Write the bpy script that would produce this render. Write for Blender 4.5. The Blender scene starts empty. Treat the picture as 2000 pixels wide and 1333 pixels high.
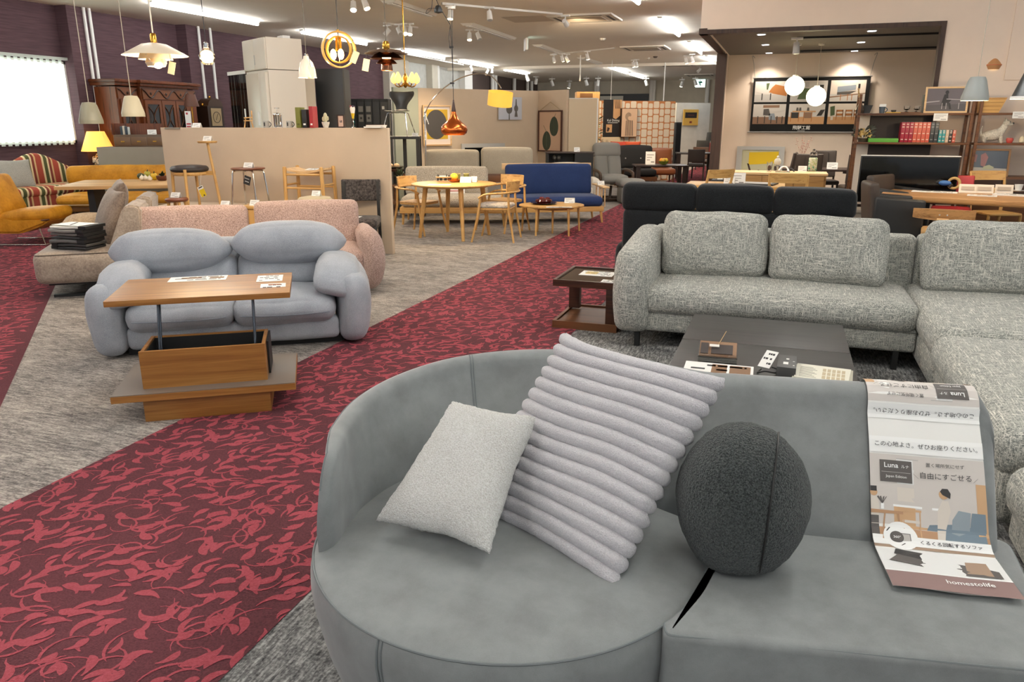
import bpy, bmesh, math, random
from mathutils import Vector, Matrix, noise
R = math.radians
PI = math.pi
col = bpy.context.scene.collection
rnd = random.Random(7)
# ---------------------------------------------------------------- objects
def B():
 return bmesh.new()
def link(o, parent=None):
 col.objects.link(o)
 if parent is not None:
  o.parent = parent
 return o
def P(name, bm, m, parent=None, loc=(0, 0, 0), rot=(0, 0, 0), smooth=38, sub=0, label=None):
 """one mesh object out of a bmesh (a part when it has a parent)"""
 bmesh.ops.recalc_face_normals(bm, faces=bm.faces)
 me = bpy.data.meshes.new(name)
 bm.to_mesh(me)
 bm.free()
 for mm in (m if isinstance(m, (list, tuple)) else [m]):
  me.materials.append(mm)
 if smooth:
  me.polygons.foreach_set('use_smooth', [True] * len(me.polygons))
  me.set_sharp_from_angle(angle=R(smooth))
 o = bpy.data.objects.new(name, me)
 link(o, parent)
 o.location = loc
 o.rotation_euler = rot
 if sub:
  s = o.modifiers.new('s', 'SUBSURF')
  s.levels = s.render_levels = sub
 if label:
  o['label'] = label
 return o
def tag(o, label, cat, group=None):
 o['label'] = label
 o['category'] = cat
 if group:
  o['group'] = group
 return o
def T(name, label, cat, loc=(0, 0, 0), rz=0.0, group=None):
 """a thing: an Empty at its base that carries its parts; rz in degrees"""
 o = bpy.data.objects.new(name, None)
 o.empty_display_size = 0.1
 link(o)
 o.location = loc
 o.rotation_euler = (0, 0, R(rz))
 return tag(o, label, cat, group)
def S(name, bm, m, label, cat, loc=(0, 0, 0), rz=0.0, group=None, **k):
 """a thing that is one mesh"""
 o = P(name, bm, m, None, loc, (0, 0, R(rz)), **k)
 return tag(o, label, cat, group)
def ST(name, bm, m, parent=None, **k):
 o = P(name, bm, m, parent, **k)
 o['kind'] = 'structure'
 return o
def dup(root, label, loc=None, rz=None, group=None):
 def cp(o, par):
  c = o.copy()
  link(c, par)
  for ch in o.children:
   cp(ch, c)
  return c
 r = cp(root, None)
 r['label'] = label
 if loc is not None:
  r.location = loc
 if rz is not None:
  r.rotation_euler = (0, 0, R(rz))
 if group:
  r['group'] = group
 return r
def at(root, x, y, z=0.0):
 """a point given in a thing's own axes, in the room"""
 a = root.rotation_euler.z
 l = root.location
 return (l.x + x * math.cos(a) - y * math.sin(a), l.y + x * math.sin(a) + y * math.cos(a), l.z + z)
# ---------------------------------------------------------------- shapes
def mtx(c=(0, 0, 0), rot=(0, 0, 0)):
 from mathutils import Euler
 return Matrix.Translation(c) @ Euler([R(a) for a in rot]).to_matrix().to_4x4()
def box(bm, c, s, rot=(0, 0, 0), bev=0.0, seg=2):
 """box with centre c, size s"""
 r = bmesh.ops.create_cube(bm, size=1.0, matrix=mtx(c, rot) @ Matrix.Diagonal((s[0], s[1], s[2], 1)))
 if bev > 0:
  es = list({e for v in r['verts'] for e in v.link_edges})
  bmesh.ops.bevel(bm, geom=es, offset=bev, segments=seg, affect='EDGES', profile=0.6)
 return bm
def bx(bm, x0, x1, y0, y1, z0, z1, bev=0.0, seg=2):
 return box(bm, ((x0 + x1) / 2, (y0 + y1) / 2, (z0 + z1) / 2), (abs(x1 - x0), abs(y1 - y0), abs(z1 - z0)), (0, 0, 0), bev, seg)
def rod(bm, p0, p1, r0, r1=None, n=12):
 p0, p1 = Vector(p0), Vector(p1)
 d = p1 - p0
 q = d.to_track_quat('Z', 'Y').to_matrix().to_4x4()
 m = Matrix.Translation((p0 + p1) / 2) @ q
 bmesh.ops.create_cone(bm, cap_ends=True, segments=n, radius1=r0, radius2=r0 if r1 is None else r1, depth=d.length, matrix=m)
 return bm
def bar(bm, p0, p1, w, h, bev=0.0, up=(0, 0, 1)):
 """rectangular bar from p0 to p1, w across, h along up"""
 p0, p1 = Vector(p0), Vector(p1)
 d = (p1 - p0)
 z = d.normalized()
 x = Vector(up).cross(z)
 if x.length < 1e-4:
  x = Vector((1, 0, 0)).cross(z)
 x.normalize()
 y = z.cross(x)
 m = Matrix.Identity(4)
 for i in range(3):
  m[i][0], m[i][1], m[i][2] = x[i] * w, y[i] * h, z[i] * d.length
  m[i][3] = (p0[i] + p1[i]) / 2
 r = bmesh.ops.create_cube(bm, size=1.0, matrix=m)
 if bev > 0:
  es = list({e for v in r['verts'] for e in v.link_edges})
  bmesh.ops.bevel(bm, geom=es, offset=bev, segments=2, affect='EDGES', profile=0.6)
 return bm
def rings(bm, rs, cap0=True, cap1=True, closed=True):
 """skin a list of rings (each a list of points)"""
 vs = [[bm.verts.new(p) for p in r] for r in rs]
 n = len(rs[0])
 for a, b in zip(vs, vs[1:]):
  for i in range(n if closed else n - 1):
   j = (i + 1) % n
   try:
    bm.faces.new((a[i], a[j], b[j], b[i]))
   except ValueError:
    pass
 if cap0:
  bm.faces.new(list(reversed(vs[0])))
 if cap1:
  bm.faces.new(vs[-1])
 return bm
def tube(bm, pts, r, n=8, closed=False, flat=1.0):
 """round tube along points; r a number or one per point; flat squeezes it"""
 pts = [Vector(p) for p in pts]
 N = len(pts)
 rr = r if isinstance(r, (list, tuple)) else [r] * N
 t0 = (pts[1] - pts[0]).normalized()
 u = t0.orthogonal().normalized()
 if abs(t0.z) < 0.9:
  u = t0.cross(Vector((0, 0, 1))).normalized()
 rs = []
 for i, p in enumerate(pts):
  if closed:
   t = pts[(i + 1) % N] - pts[i - 1]
  else:
   t = pts[min(i + 1, N - 1)] - pts[max(i - 1, 0)]
  if t.length < 1e-9:
   t = t0
  t = t.normalized()
  u = (u - t * u.dot(t))
  u = u.normalized() if u.length > 1e-6 else t.orthogonal().normalized()
  v = t.cross(u)
  rs.append([p + u * (math.cos(a) * rr[i]) + v * (math.sin(a) * rr[i] * flat) for a in [2 * PI * k / n for k in range(n)]])
 if closed:
  rs.append(rs[0])
  vs = [[bm.verts.new(q) for q in ring] for ring in rs[:-1]]
  for i in range(N):
   a, b = vs[i], vs[(i + 1) % N]
   for k in range(n):
    bm.faces.new((a[k], a[(k + 1) % n], b[(k + 1) % n], b[k]))
  return bm
 return rings(bm, rs)
def curve(pts, n=8, closed=False):
 """Catmull-Rom through the points"""
 pts = [Vector(p) for p in pts]
 N = len(pts)
 out = []
 m = N if closed else N - 1
 for i in range(m):
  a = pts[(i - 1) % N] if closed else pts[max(i - 1, 0)]
  b, c = pts[i], pts[(i + 1) % N]
  d = pts[(i + 2) % N] if closed else pts[min(i + 2, N - 1)]
  for k in range(n):
   t = k / n
   out.append(0.5 * ((2 * b) + (c - a) * t + (2 * a - 5 * b + 4 * c - d) * t * t + (3 * b - a - 3 * c + d) * t ** 3))
 if not closed:
  out.append(pts[-1])
 return out
def lathe(bm, prof, n=32, c=(0, 0, 0), squash=1.0, cap=True):
 """turn a profile of (r, z) round the z axis"""
 rs = []
 for r, z in prof:
  rs.append([(c[0] + max(r, 1e-4) * math.cos(2 * PI * k / n), c[1] + squash * max(r, 1e-4) * math.sin(2 * PI * k / n), c[2] + z) for k in range(n)])
 return rings(bm, rs, cap, cap)
def ball(bm, c, r, n=16, sc=(1, 1, 1)):
 bmesh.ops.create_uvsphere(bm, u_segments=n, v_segments=max(6, n // 2), radius=r, matrix=Matrix.Translation(c) @ Matrix.Diagonal((sc[0], sc[1], sc[2], 1)))
 return bm
def rpoly(pts, rad, n=6):
 """polygon with rounded corners (2-D, counter-clockwise)"""
 out = []
 N = len(pts)
 for i in range(N):
  p = Vector(pts[i])
  a = Vector(pts[i - 1]) - p
  b = Vector(pts[(i + 1) % N]) - p
  r = rad[i] if isinstance(rad, (list, tuple)) else rad
  if r <= 0:
   out.append(p.copy())
   continue
  la, lb = a.length, b.length
  a.normalize()
  b.normalize()
  ang = math.acos(max(-1, min(1, a.dot(b))))
  d = min(r / max(math.tan(ang / 2), 1e-3), la * 0.49, lb * 0.49)
  p0, p1 = p + a * d, p + b * d
  for k in range(n + 1):
   t = k / n
   out.append((1 - t) ** 2 * p0 + 2 * t * (1 - t) * p + t * t * p1)
 return out
def rrect(w, d, r, n=6):
 return rpoly([(-w / 2, -d / 2), (w / 2, -d / 2), (w / 2, d / 2), (-w / 2, d / 2)], r, n)
def ellipse(a, b, n=48):
 return [Vector((a * math.cos(2 * PI * k / n), b * math.sin(2 * PI * k / n))) for k in range(n)]
def inset(pts, d):
 N = len(pts)
 out = []
 for i in range(N):
  t = (pts[(i + 1) % N] - pts[i - 1])
  if t.length < 1e-9:
   t = Vector((1, 0))
  t.normalize()
  out.append(pts[i] + Vector((-t.y, t.x)) * d)
 return out
def slab(bm, outline, z0, z1, rt=0.0, rb=0.0, crown=0.0, f=None, n=4):
 """plate or cushion with the given outline (ccw), rounded upper / lower rim, crowned top"""
 pts = [Vector(p[:2]) for p in outline]
 rs = []
 def ring(d, z):
  rs.append([(p.x, p.y, z) for p in inset(pts, d)])
 if rb > 0:
  for k in range(n + 1):
   a = PI / 2 * k / n
   ring(rb * (1 - math.sin(a)), z0 + rb * (1 - math.cos(a)))
 else:
  ring(0, z0)
 if rt > 0:
  for k in range(n + 1):
   a = PI / 2 * k / n
   ring(rt * (1 - math.cos(a)), z1 - rt + rt * math.sin(a))
 else:
  ring(0, z1)
 cap = True
 if crown > 0:
  last = [Vector(p) for p in rs[-1]]
  c = sum(last, Vector()) / len(last)
  for s in (0.9, 0.75, 0.55, 0.3, 0.02):
   rs.append([(c.x + (p.x - c.x) * s, c.y + (p.y - c.y) * s, z1 + crown * (1 - s ** 2.5)) for p in last])
 if f:
  rs = [[f(Vector(p)) for p in r] for r in rs]
 return rings(bm, rs, True, True)
def spread(h, r, k=3, n=5):
 """stations along one side of a rounded cushion"""
 a = [-h + r * (1 - math.cos(PI / 2 * i / k)) for i in range(k + 1)]
 m = [(-h + r) + (2 * h - 2 * r) * i / n for i in range(1, n)]
 return a + m + [-q for q in reversed(a)]
def cush(bm, c, s, r, bulge=(0, 0, 0), rot=(0, 0, 0), n=(6, 5, 3), f=None, pinch=0.0):
 """upholstered block: rounded edges of radius r, faces swelling by bulge along x, y, z"""
 hx, hy, hz = s[0] / 2, s[1] / 2, s[2] / 2
 r = min(r, hx, hy, hz)
 ax = [spread(h, r, 3, k) for h, k in zip((hx, hy, hz), n)]
 M = mtx(c, rot)
 cache = {}
 def vert(p):
  key = (round(p[0], 5), round(p[1], 5), round(p[2], 5))
  if key in cache:
   return cache[key]
  q = Vector(p)
  core = Vector([max(-(h - r), min(h - r, v)) for v, h in zip(p, (hx, hy, hz))])
  d = q - core
  if d.length > 1e-9:
   q = core + d.normalized() * r
  u, v, w = p[0] / hx, p[1] / hy, p[2] / hz
  fu, fv, fw = 1 - u * u, 1 - v * v, 1 - w * w
  q.x += bulge[0] * u * fv * fw
  q.y += bulge[1] * v * fu * fw
  q.z += bulge[2] * w * fu * fv
  if pinch:
   e = pinch * (abs(u) * abs(v)) ** 3
   q.z *= 1 - e
  if f:
   q = f(q)
  o = bm.verts.new(M @ q)
  cache[key] = o
  return o
 def face(fix, val, A, Bx, flip):
  for i in range(len(A) - 1):
   for j in range(len(Bx) - 1):
    quad = [(A[i], Bx[j]), (A[i + 1], Bx[j]), (A[i + 1], Bx[j + 1]), (A[i], Bx[j + 1])]
    ps = []
    for a, b in quad:
     p = [0, 0, 0]
     oth = [k for k in range(3) if k != fix]
     p[fix] = val
     p[oth[0]], p[oth[1]] = a, b
     ps.append(vert(p))
    if len(set(ps)) >= 3:
     try:
      bm.faces.new(ps if not flip else ps[::-1])
     except ValueError:
      pass
 for fix, h in enumerate((hx, hy, hz)):
  oth = [k for k in range(3) if k != fix]
  for sg in (-1, 1):
   face(fix, sg * h, ax[oth[0]], ax[oth[1]], sg < 0)
 return bm
def pillow(bm, w, h, t, M=None, n=24, pin=0.06, pw=2.6, edge=0.012, f=None):
 """throw pillow in the xz plane (w across, h up, t thick), corners drawn out, seam all round"""
 M = M or Matrix.Identity(4)
 g = {}
 for sg in (1, -1):
  for i in range(n + 1):
   for j in range(n + 1):
    rim = i in (0, n) or j in (0, n)
    if rim and sg < 0:
     g[(sg, i, j)] = g[(1, i, j)]
     continue
    u = -math.cos(PI * i / n) * 0.6 + (2 * i / n - 1) * 0.4
    v = -math.cos(PI * j / n) * 0.6 + (2 * j / n - 1) * 0.4
    x = w / 2 * u * (1 - pin * (1 - v * v))
    z = h / 2 * v * (1 - pin * (1 - u * u))
    th = (max(0, 1 - abs(u) ** pw) * max(0, 1 - abs(v) ** pw)) ** 0.5
    y = -sg * (t / 2 * th + (0 if rim else edge * 0.3))
    p = Vector((x, y, z))
    if f:
     p = f(p, u, v, sg)
    g[(sg, i, j)] = bm.verts.new(M @ p)
  for i in range(n):
   for j in range(n):
    q = [g[(sg, i, j)], g[(sg, i + 1, j)], g[(sg, i + 1, j + 1)], g[(sg, i, j + 1)]]
    bm.faces.new(q if sg > 0 else q[::-1])
 return bm
def poly(bm, pts):
 return bm.faces.new([bm.verts.new(p) for p in pts])
def prism(bm, pts, y0, y1):
 """outline given in (x, z), extruded along y"""
 return rings(bm, [[(p[0], y0, p[1]) for p in pts], [(p[0], y1, p[1]) for p in pts]])
_txt = {}
def text(bm, s, size, M, align='CENTER', mat=0, f=None, bold=False):
 """lettering laid into a bmesh; local x runs with the writing, y up"""
 key = (s, align, bold)
 if key not in _txt:
  cu = bpy.data.curves.new('t', 'FONT')
  cu.body = s
  cu.size = 1.0
  cu.align_x = align
  cu.align_y = 'CENTER'
  cu.resolution_u = 2
  if bold:
   cu.offset = 0.012
  o = bpy.data.objects.new('t', cu)
  col.objects.link(o)
  dg = bpy.context.evaluated_depsgraph_get()
  me = o.evaluated_get(dg).to_mesh()
  _txt[key] = ([tuple(v.co) for v in me.vertices], [tuple(p.vertices) for p in me.polygons])
  o.evaluated_get(dg).to_mesh_clear()
  bpy.data.objects.remove(o)
  bpy.data.curves.remove(cu)
 vs, fs = _txt[key]
 nv = [bm.verts.new(f(v[0] * size, v[1] * size) if f else M @ Vector((v[0] * size, v[1] * size, 0))) for v in vs]
 for q in fs:
  try:
   fc = bm.faces.new([nv[i] for i in q])
   fc.material_index = mat
  except ValueError:
   pass
 return bm
# ---------------------------------------------------------------- materials
def hexc(h):
 v = [int(h[i:i + 2], 16) / 255 for i in (0, 2, 4)]
 return tuple((c / 12.92 if c <= 0.04045 else ((c + 0.055) / 1.055) ** 2.4) for c in v) + (1,)
class NT:
 def __init__(s, name):
  s.m = bpy.data.materials.new(name)
  s.m.use_nodes = True
  s.t = s.m.node_tree
  s.b = s.t.nodes['Principled BSDF']
 def n(s, typ, **k):
  o = s.t.nodes.new(typ)
  for a, v in k.items():
   setattr(o, a, v)
  return o
 def l(s, a, b):
  s.t.links.new(a, b)
 def co(s, scale=(1, 1, 1), rot=(0, 0, 0), obj=True):
  tc = s.n('ShaderNodeTexCoord')
  mp = s.n('ShaderNodeMapping')
  mp.inputs['Scale'].default_value = scale
  mp.inputs['Rotation'].default_value = [R(a) for a in rot]
  s.l(tc.outputs['Object'], mp.inputs[0])
  return mp.outputs[0]
 def noise(s, co, scale=1, detail=3, rough=0.55, dist=0.0):
  o = s.n('ShaderNodeTexNoise')
  s.l(co, o.inputs['Vector'])
  o.inputs['Scale'].default_value = scale
  o.inputs['Detail'].default_value = detail
  o.inputs['Roughness'].default_value = rough
  o.inputs['Distortion'].default_value = dist
  return o.outputs['Fac']
 def ramp(s, fac, stops):
  o = s.n('ShaderNodeValToRGB')
  el = o.color_ramp.elements
  while len(el) < len(stops):
   el.new(0.5)
  for e, (p, c) in zip(el, stops):
   e.position = p
   e.color = hexc(c) if isinstance(c, str) else (c, c, c, 1)
  s.l(fac, o.inputs[0])
  return o.outputs[0]
 def math(s, op, a, b):
  o = s.n('ShaderNodeMath', operation=op)
  for i, v in enumerate((a, b)):
   if isinstance(v, (int, float)):
    o.inputs[i].default_value = v
   else:
    s.l(v, o.inputs[i])
  return o.outputs[0]
 def mix(s, f, a, b):
  o = s.n('ShaderNodeMix', data_type='RGBA')
  for i, v in ((0, f), (6, a), (7, b)):
   if isinstance(v, str):
    o.inputs[i].default_value = hexc(v)
   elif isinstance(v, (int, float)):
    o.inputs[i].default_value = v
   else:
    s.l(v, o.inputs[i])
  return o.outputs[2]
 def bump(s, h, strength=0.3, dist=0.01):
  o = s.n('ShaderNodeBump')
  o.inputs['Strength'].default_value = strength
  o.inputs['Distance'].default_value = dist
  s.l(h, o.inputs['Height'])
  s.l(o.outputs[0], s.b.inputs['Normal'])
 def color(s, c):
  if isinstance(c, str):
   s.b.inputs['Base Color'].default_value = hexc(c)
  else:
   s.l(c, s.b.inputs['Base Color'])
 def done(s, rough=0.6, metal=0.0, spec=0.5, coat=0.0, sheen=0.0, trans=0.0, alpha=1.0, emit=None, es=0.0):
  i = s.b.inputs
  i['Roughness'].default_value = rough
  i['Metallic'].default_value = metal
  i['Specular IOR Level'].default_value = spec
  i['Coat Weight'].default_value = coat
  i['Sheen Weight'].default_value = sheen
  i['Sheen Roughness'].default_value = 0.4
  i['Transmission Weight'].default_value = trans
  i['Alpha'].default_value = alpha
  if emit:
   i['Emission Color'].default_value = hexc(emit)
   i['Emission Strength'].default_value = es
  return s.m
def plain(name, c, rough=0.55, var=0.0, scale=8, bump=0.0, bscale=200, **k):
 m = NT(name)
 if var:
  f = m.noise(m.co(), scale, 4)
  d = m.n('ShaderNodeHueSaturation')
  d.inputs['Color'].default_value = hexc(c)
  m.l(m.math('ADD', m.math('MULTIPLY', m.math('SUBTRACT', f, 0.5), var * 2), 1.0), d.inputs['Value'])
  m.color(d.outputs[0])
 else:
  m.color(c)
 if bump:
  m.bump(m.noise(m.co(), bscale, 2), bump, 0.004)
 return m.done(rough, **k)
def fabric(name, c1, c2, scale=220, bump=0.4, rough=0.9, sheen=0.15, big=0.15, dist=0.004):
 """plain woven or fleecy upholstery"""
 m = NT(name)
 co = m.co()
 f = m.noise(co, scale, 2, 0.7)
 g = m.noise(co, 5, 3)
 h = m.math('ADD', m.math('MULTIPLY', f, 1 - big), m.math('MULTIPLY', g, big))
 m.color(m.ramp(h, [(0.36, c1), (0.62, c2)]))
 m.bump(f, bump, dist)
 return m.done(rough, spec=0.2, sheen=sheen)
def tweed(name, c1, c2, c3, fine=260, lng=26, bump=0.4):
 """slubby weave: short streaks along and across"""
 m = NT(name)
 a = m.noise(m.co((lng, fine, fine)), 1, 2, 0.6)
 b = m.noise(m.co((fine, fine, lng)), 1, 2, 0.6)
 c = m.noise(m.co((fine, lng, fine)), 1, 2, 0.6)
 h = m.math('MAXIMUM', m.math('MAXIMUM', a, b), c)
 d = m.noise(m.co(), 400, 2)
 h2 = m.math('ADD', m.math('MULTIPLY', h, 0.75), m.math('MULTIPLY', d, 0.25))
 m.color(m.ramp(h2, [(0.44, c1), (0.54, c2), (0.66, c3)]))
 m.bump(h2, bump, 0.004)
 return m.done(0.92, spec=0.15, sheen=0.1)
def wood(name, c1, c2, axis='x', rough=0.42, k=1.0, c3=None):
 m = NT(name)
 sc = {'x': (1.2, 26, 26), 'y': (26, 1.2, 26), 'z': (26, 26, 1.2)}[axis]
 a = m.noise(m.co([v * k for v in sc]), 1, 5, 0.6, 0.6)
 sc2 = {'x': (3, 200, 200), 'y': (200, 3, 200), 'z': (200, 200, 3)}[axis]
 b = m.noise(m.co([v * k for v in sc2]), 1, 2)
 h = m.math('ADD', m.math('MULTIPLY', a, 0.75), m.math('MULTIPLY', b, 0.25))
 m.color(m.ramp(h, [(0.34, c1), (0.5, c3 or c2), (0.68, c2)]))
 m.bump(b, 0.08, 0.002)
 return m.done(rough, spec=0.4)
def lamp(name, c, s):
 m = NT(name)
 m.color(c)
 return m.done(0.5, emit=c, es=s)
def carpet_grey():
 m = NT('carpet_grey')
 co = m.co()
 sep = m.n('ShaderNodeSeparateXYZ')
 m.l(co, sep.inputs[0])
 right = m.math('GREATER_THAN', sep.outputs[0], -2.0)
 ax = m.noise(m.co((11, 62, 1)), 1, 6, 0.75)
 ay = m.noise(m.co((75, 12, 1)), 1, 6, 0.75)
 bx_ = m.noise(m.co((2.2, 6, 1)), 1, 5, 0.7)
 f = m.mix(right, ax, ay)
 g = m.math('ADD', m.math('MULTIPLY', f, 0.7), m.math('MULTIPLY', bx_, 0.3))
 pile = m.noise(m.co((90, 90, 90)), 1, 2)
 h = m.math('ADD', m.math('MULTIPLY', g, 0.78), m.math('MULTIPLY', pile, 0.22))
 light = m.ramp(h, [(0.38, '403C3B'), (0.48, '7E7874'), (0.60, 'BCB3A9')])
 dark = m.ramp(h, [(0.40, '303132'), (0.49, '6B6B6B'), (0.60, 'AFAFAC')])
 m.color(m.mix(right, light, dark))
 m.bump(h, 0.6, 0.01)
 return m.done(0.95, spec=0.1)
def carpet_red(name, c1, c2):
 m = NT(name)
 rib = m.n('ShaderNodeTexWave', wave_type='BANDS', bands_direction='X')
 m.l(m.co((70, 70, 70), (0, 0, 20)), rib.inputs['Vector'])
 rib.inputs['Scale'].default_value = 1.0
 rib.inputs['Distortion'].default_value = 1.0
 f = m.noise(m.co(), 160, 2)
 g = m.noise(m.co(), 1.1, 3)
 h = m.math('ADD', m.math('ADD', m.math('MULTIPLY', f, 0.5), m.math('MULTIPLY', rib.outputs['Fac'], 0.14)), m.math('MULTIPLY', g, 0.36))
 m.color(m.ramp(h, [(0.33, c1), (0.68, c2)]))
 m.bump(m.math('ADD', f, rib.outputs['Fac']), 0.35, 0.006)
 return m.done(0.95, spec=0.1)
def stripes():
 """camelback sofa's striped cloth: stripes run up the back and forward over the seat"""
 m = NT('striped_cloth')
 co = m.co()
 sep = m.n('ShaderNodeSeparateXYZ')
 m.l(co, sep.inputs[0])
 w = m.math('FRACT', m.math('MULTIPLY', m.math('ADD', sep.outputs[0], 10.02), 3.6), 0)
 r = m.n('ShaderNodeValToRGB')
 r.color_ramp.interpolation = 'CONSTANT'
 el = r.color_ramp.elements
 st = [(0, '9A4636'), (0.34, 'D8C49A'), (0.46, '4F5232'), (0.66, 'D8C49A'), (0.76, '7A3A30'), (0.9, 'C9A878')]
 while len(el) < len(st):
  el.new(0.5)
 for e, (p, c) in zip(el, st):
  e.position = p
  e.color = hexc(c)
 m.l(w, r.inputs[0])
 m.color(r.outputs[0])
 m.bump(m.noise(co, 200, 2), 0.2, 0.003)
 return m.done(0.85, spec=0.2)
M = {}
M['grey_suede'] = NT('grey_suede')
_m = M['grey_suede']
_f = _m.noise(_m.co(), 9, 5, 0.6)
_h = _m.noise(_m.co(), 420, 2)
_m.color(_m.ramp(_m.math('ADD', _m.math('MULTIPLY', _f, 0.8), _m.math('MULTIPLY', _h, 0.2)), [(0.34, '757879'), (0.66, '868A8B')]))
_m.bump(_h, 0.10, 0.002)
M['grey_suede'] = _m.done(0.62, spec=0.3, sheen=0.25)
M['grey_seam'] = plain('grey_seam', '6C7274', 0.7)
M['boucle_white'] = fabric('boucle_white', 'DEDCD6', 'FFFFFC', 260, 1.0, 0.95, dist=0.012)
M['plush'] = fabric('plush', 'CFCCD1', 'E6E3E7', 260, 0.8, 0.95, 0.5, 0.3, 0.012)
M['charcoal_boucle'] = fabric('charcoal_boucle', '23282A', '565C5B', 220, 1.0, 0.95, 0.2, 0.1, 0.012)
M['tweed'] = tweed('tweed_grey', '5D605F', '94958F', 'DDDAD0', 170, 13)
M['tweed_beige'] = tweed('tweed_beige', '6E675E', 'A59B8C', 'D9CFBE', 200, 60)
M['black_fabric'] = fabric('black_fabric', '0E0F11', '26282B', 260, 0.4)
M['blue_grey'] = fabric('blue_grey', '8E939B', 'B6BAC0', 300, 0.35, 0.9, 0.2, 0.35)
M['pink'] = fabric('pink_boucle', '8A726A', 'C8AEA4', 120, 0.8, 0.95, 0.2, 0.1, 0.008)
M['taupe'] = fabric('taupe_velour', '7E7065', 'A99B8C', 60, 0.25, 0.85, 0.3, 0.5)
M['taupe_dark'] = fabric('taupe_dark', '5E5047', '86766A', 60, 0.25, 0.85, 0.3, 0.5)
M['yellow'] = fabric('yellow_leather', 'A8701A', 'C98C28', 30, 0.1, 0.5, 0.0, 0.7)
M['brown_pipe'] = plain('brown_leather', '54301A', 0.5)
M['navy'] = fabric('navy_fabric', '1C2A4E', '2E416E', 300, 0.3)
M['cream_fabric'] = fabric('cream_fabric', '9A907F', 'B9AF9C', 200, 0.2)
M['stone_fabric'] = fabric('stone_fabric', '928C84', 'BDB7AE', 200, 0.3)
M['grey_cushion'] = fabric('grey_cushion', '86837C', 'A8A49B', 160, 0.3)
M['stripes'] = stripes()
M['dark_pattern'] = fabric('dark_pattern', '2A2624', '5C5552', 40, 0.2, 0.8, 0.1, 0.1)
M['flower_cloth'] = fabric('flower_cloth', '97918A', 'D4CCC0', 22, 0.2)
M['carpet_grey'] = carpet_grey()
M['carpet_dark'] = carpet_red('carpet_dark', '45292D', '6E3F46')
M['carpet_red'] = carpet_red('carpet_red', '8A3B44', 'AA545E')
M['oak'] = wood('oak', 'A9793F', 'D2A666')
M['oak_z'] = wood('oak_upright', 'A9793F', 'D0A465', 'z')
M['oak_y'] = wood('oak_deep', 'A9793F', 'D2A666', 'y')
M['lift_oak'] = wood('lift_oak', '7A4E22', 'AE7B40', 'x', 0.4, 1.0, '966632')
M['pale_wood'] = wood('pale_wood', 'BF9463', 'E2BE8E')
M['rustic'] = wood('rustic_wood', '8A6238', 'C79E68', 'x', 0.5, 0.6)
M['walnut'] = wood('walnut', '3E2314', '6A4327', 'x')
M['dark_wood'] = wood('dark_wood', '22130C', '44281A', 'x', 0.35)
M['antique'] = wood('antique_wood', '35180C', '70391B', 'z', 0.3)
M['antique_x'] = wood('antique_rail', '2E150B', '64331A', 'y', 0.3)
M['espresso'] = wood('espresso', '2B2928', '3C3A39', 'x', 0.45)
M['black'] = plain('black', '141414', 0.5)
M['black_gloss'] = plain('black_gloss', '08090A', 0.08)
M['black_metal'] = plain('black_metal', '17181A', 0.45, metal=0.4)
M['gun_metal'] = plain('gun_metal', '3E434B', 0.3, metal=0.9)
M['chrome'] = plain('chrome', 'D8D8D8', 0.12, metal=1.0)
M['brass'] = plain('brass', 'B98A3A', 0.22, metal=1.0)
M['copper'] = plain('copper', 'C46A35', 0.25, metal=1.0)
M['dark_copper'] = plain('dark_copper', '5A3A28', 0.25, metal=0.9)
M['white'] = plain('white', 'E8E6E2', 0.45)
M['white_paint'] = plain('white_paint', 'D6CDBF', 0.45)
M['off_white'] = plain('off_white', 'D9D3C8', 0.5)
M['paper'] = plain('paper', 'EDECE8', 0.6)
M['ink'] = plain('ink', '2E2E30', 0.7)
M['red_ink'] = plain('red_ink', 'B03340', 0.7)
M['print_brown'] = plain('print_brown', '7B5B40', 0.6)
M['print_grey'] = plain('print_grey', '9B9A98', 0.6)
M['yellow_ink'] = plain('yellow_ink', 'E8C81E', 0.6)
M['wall_purple'] = NT('wall_purple')
_m = M['wall_purple']
_f = _m.noise(_m.co((1, 2.2, 60)), 1, 3)
_m.color(_m.ramp(_f, [(0.35, '4C383D'), (0.65, '5E464C')]))
_m.bump(_f, 0.3, 0.004)
M['wall_purple'] = _m.done(0.8, spec=0.25)
M['wall_grey'] = plain('wall_grey', 'C4BDAE', 0.85, 0.12, 3)
M['wall_silver'] = plain('wall_silver', 'BDBDB8', 0.8, 0.18, 6)
M['wall_brown'] = plain('wall_brown', '4A3C37', 0.85, 0.1, 3)
M['wall_green'] = plain('wall_green', '4A4C42', 0.85, 0.1, 3)
M['wall_cream'] = plain('wall_cream', 'EBD8C6', 0.85, 0.05, 4, 0.1, 150)
M['beige_panel'] = plain('beige_panel', 'C8B49C', 0.9, 0.06, 5, 0.15, 300)
M['sage_panel'] = plain('sage_panel', 'A3A898', 0.85, 0.05, 5)
M['grey_panel'] = plain('grey_panel', '8C8478', 0.85, 0.08, 5)
M['concrete'] = plain('concrete', 'B5B5B0', 0.8, 0.15, 5)
M['ceiling'] = plain('ceiling', 'EFE6D8', 0.9, 0.04, 2, 0.1, 120)
M['alcove_ceiling'] = plain('alcove_ceiling', '6A625A', 0.8)
M['brown_trim'] = wood('brown_trim', '2E211B', '453228', 'z', 0.5)
M['tube'] = lamp('tube_light', 'FAFCFA', 50.0)
M['warm'] = lamp('warm_bulb', 'FFCB80', 14.0)
M['warm_soft'] = lamp('warm_soft', 'FFDE98', 2.6)
M['globe'] = lamp('globe_light', 'FFF3C4', 6.0)
M['shade_lit'] = lamp('lit_shade', 'FFC45A', 0.75)
M['spot_glow'] = lamp('spot_glow', 'FFE2B0', 40.0)
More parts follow.
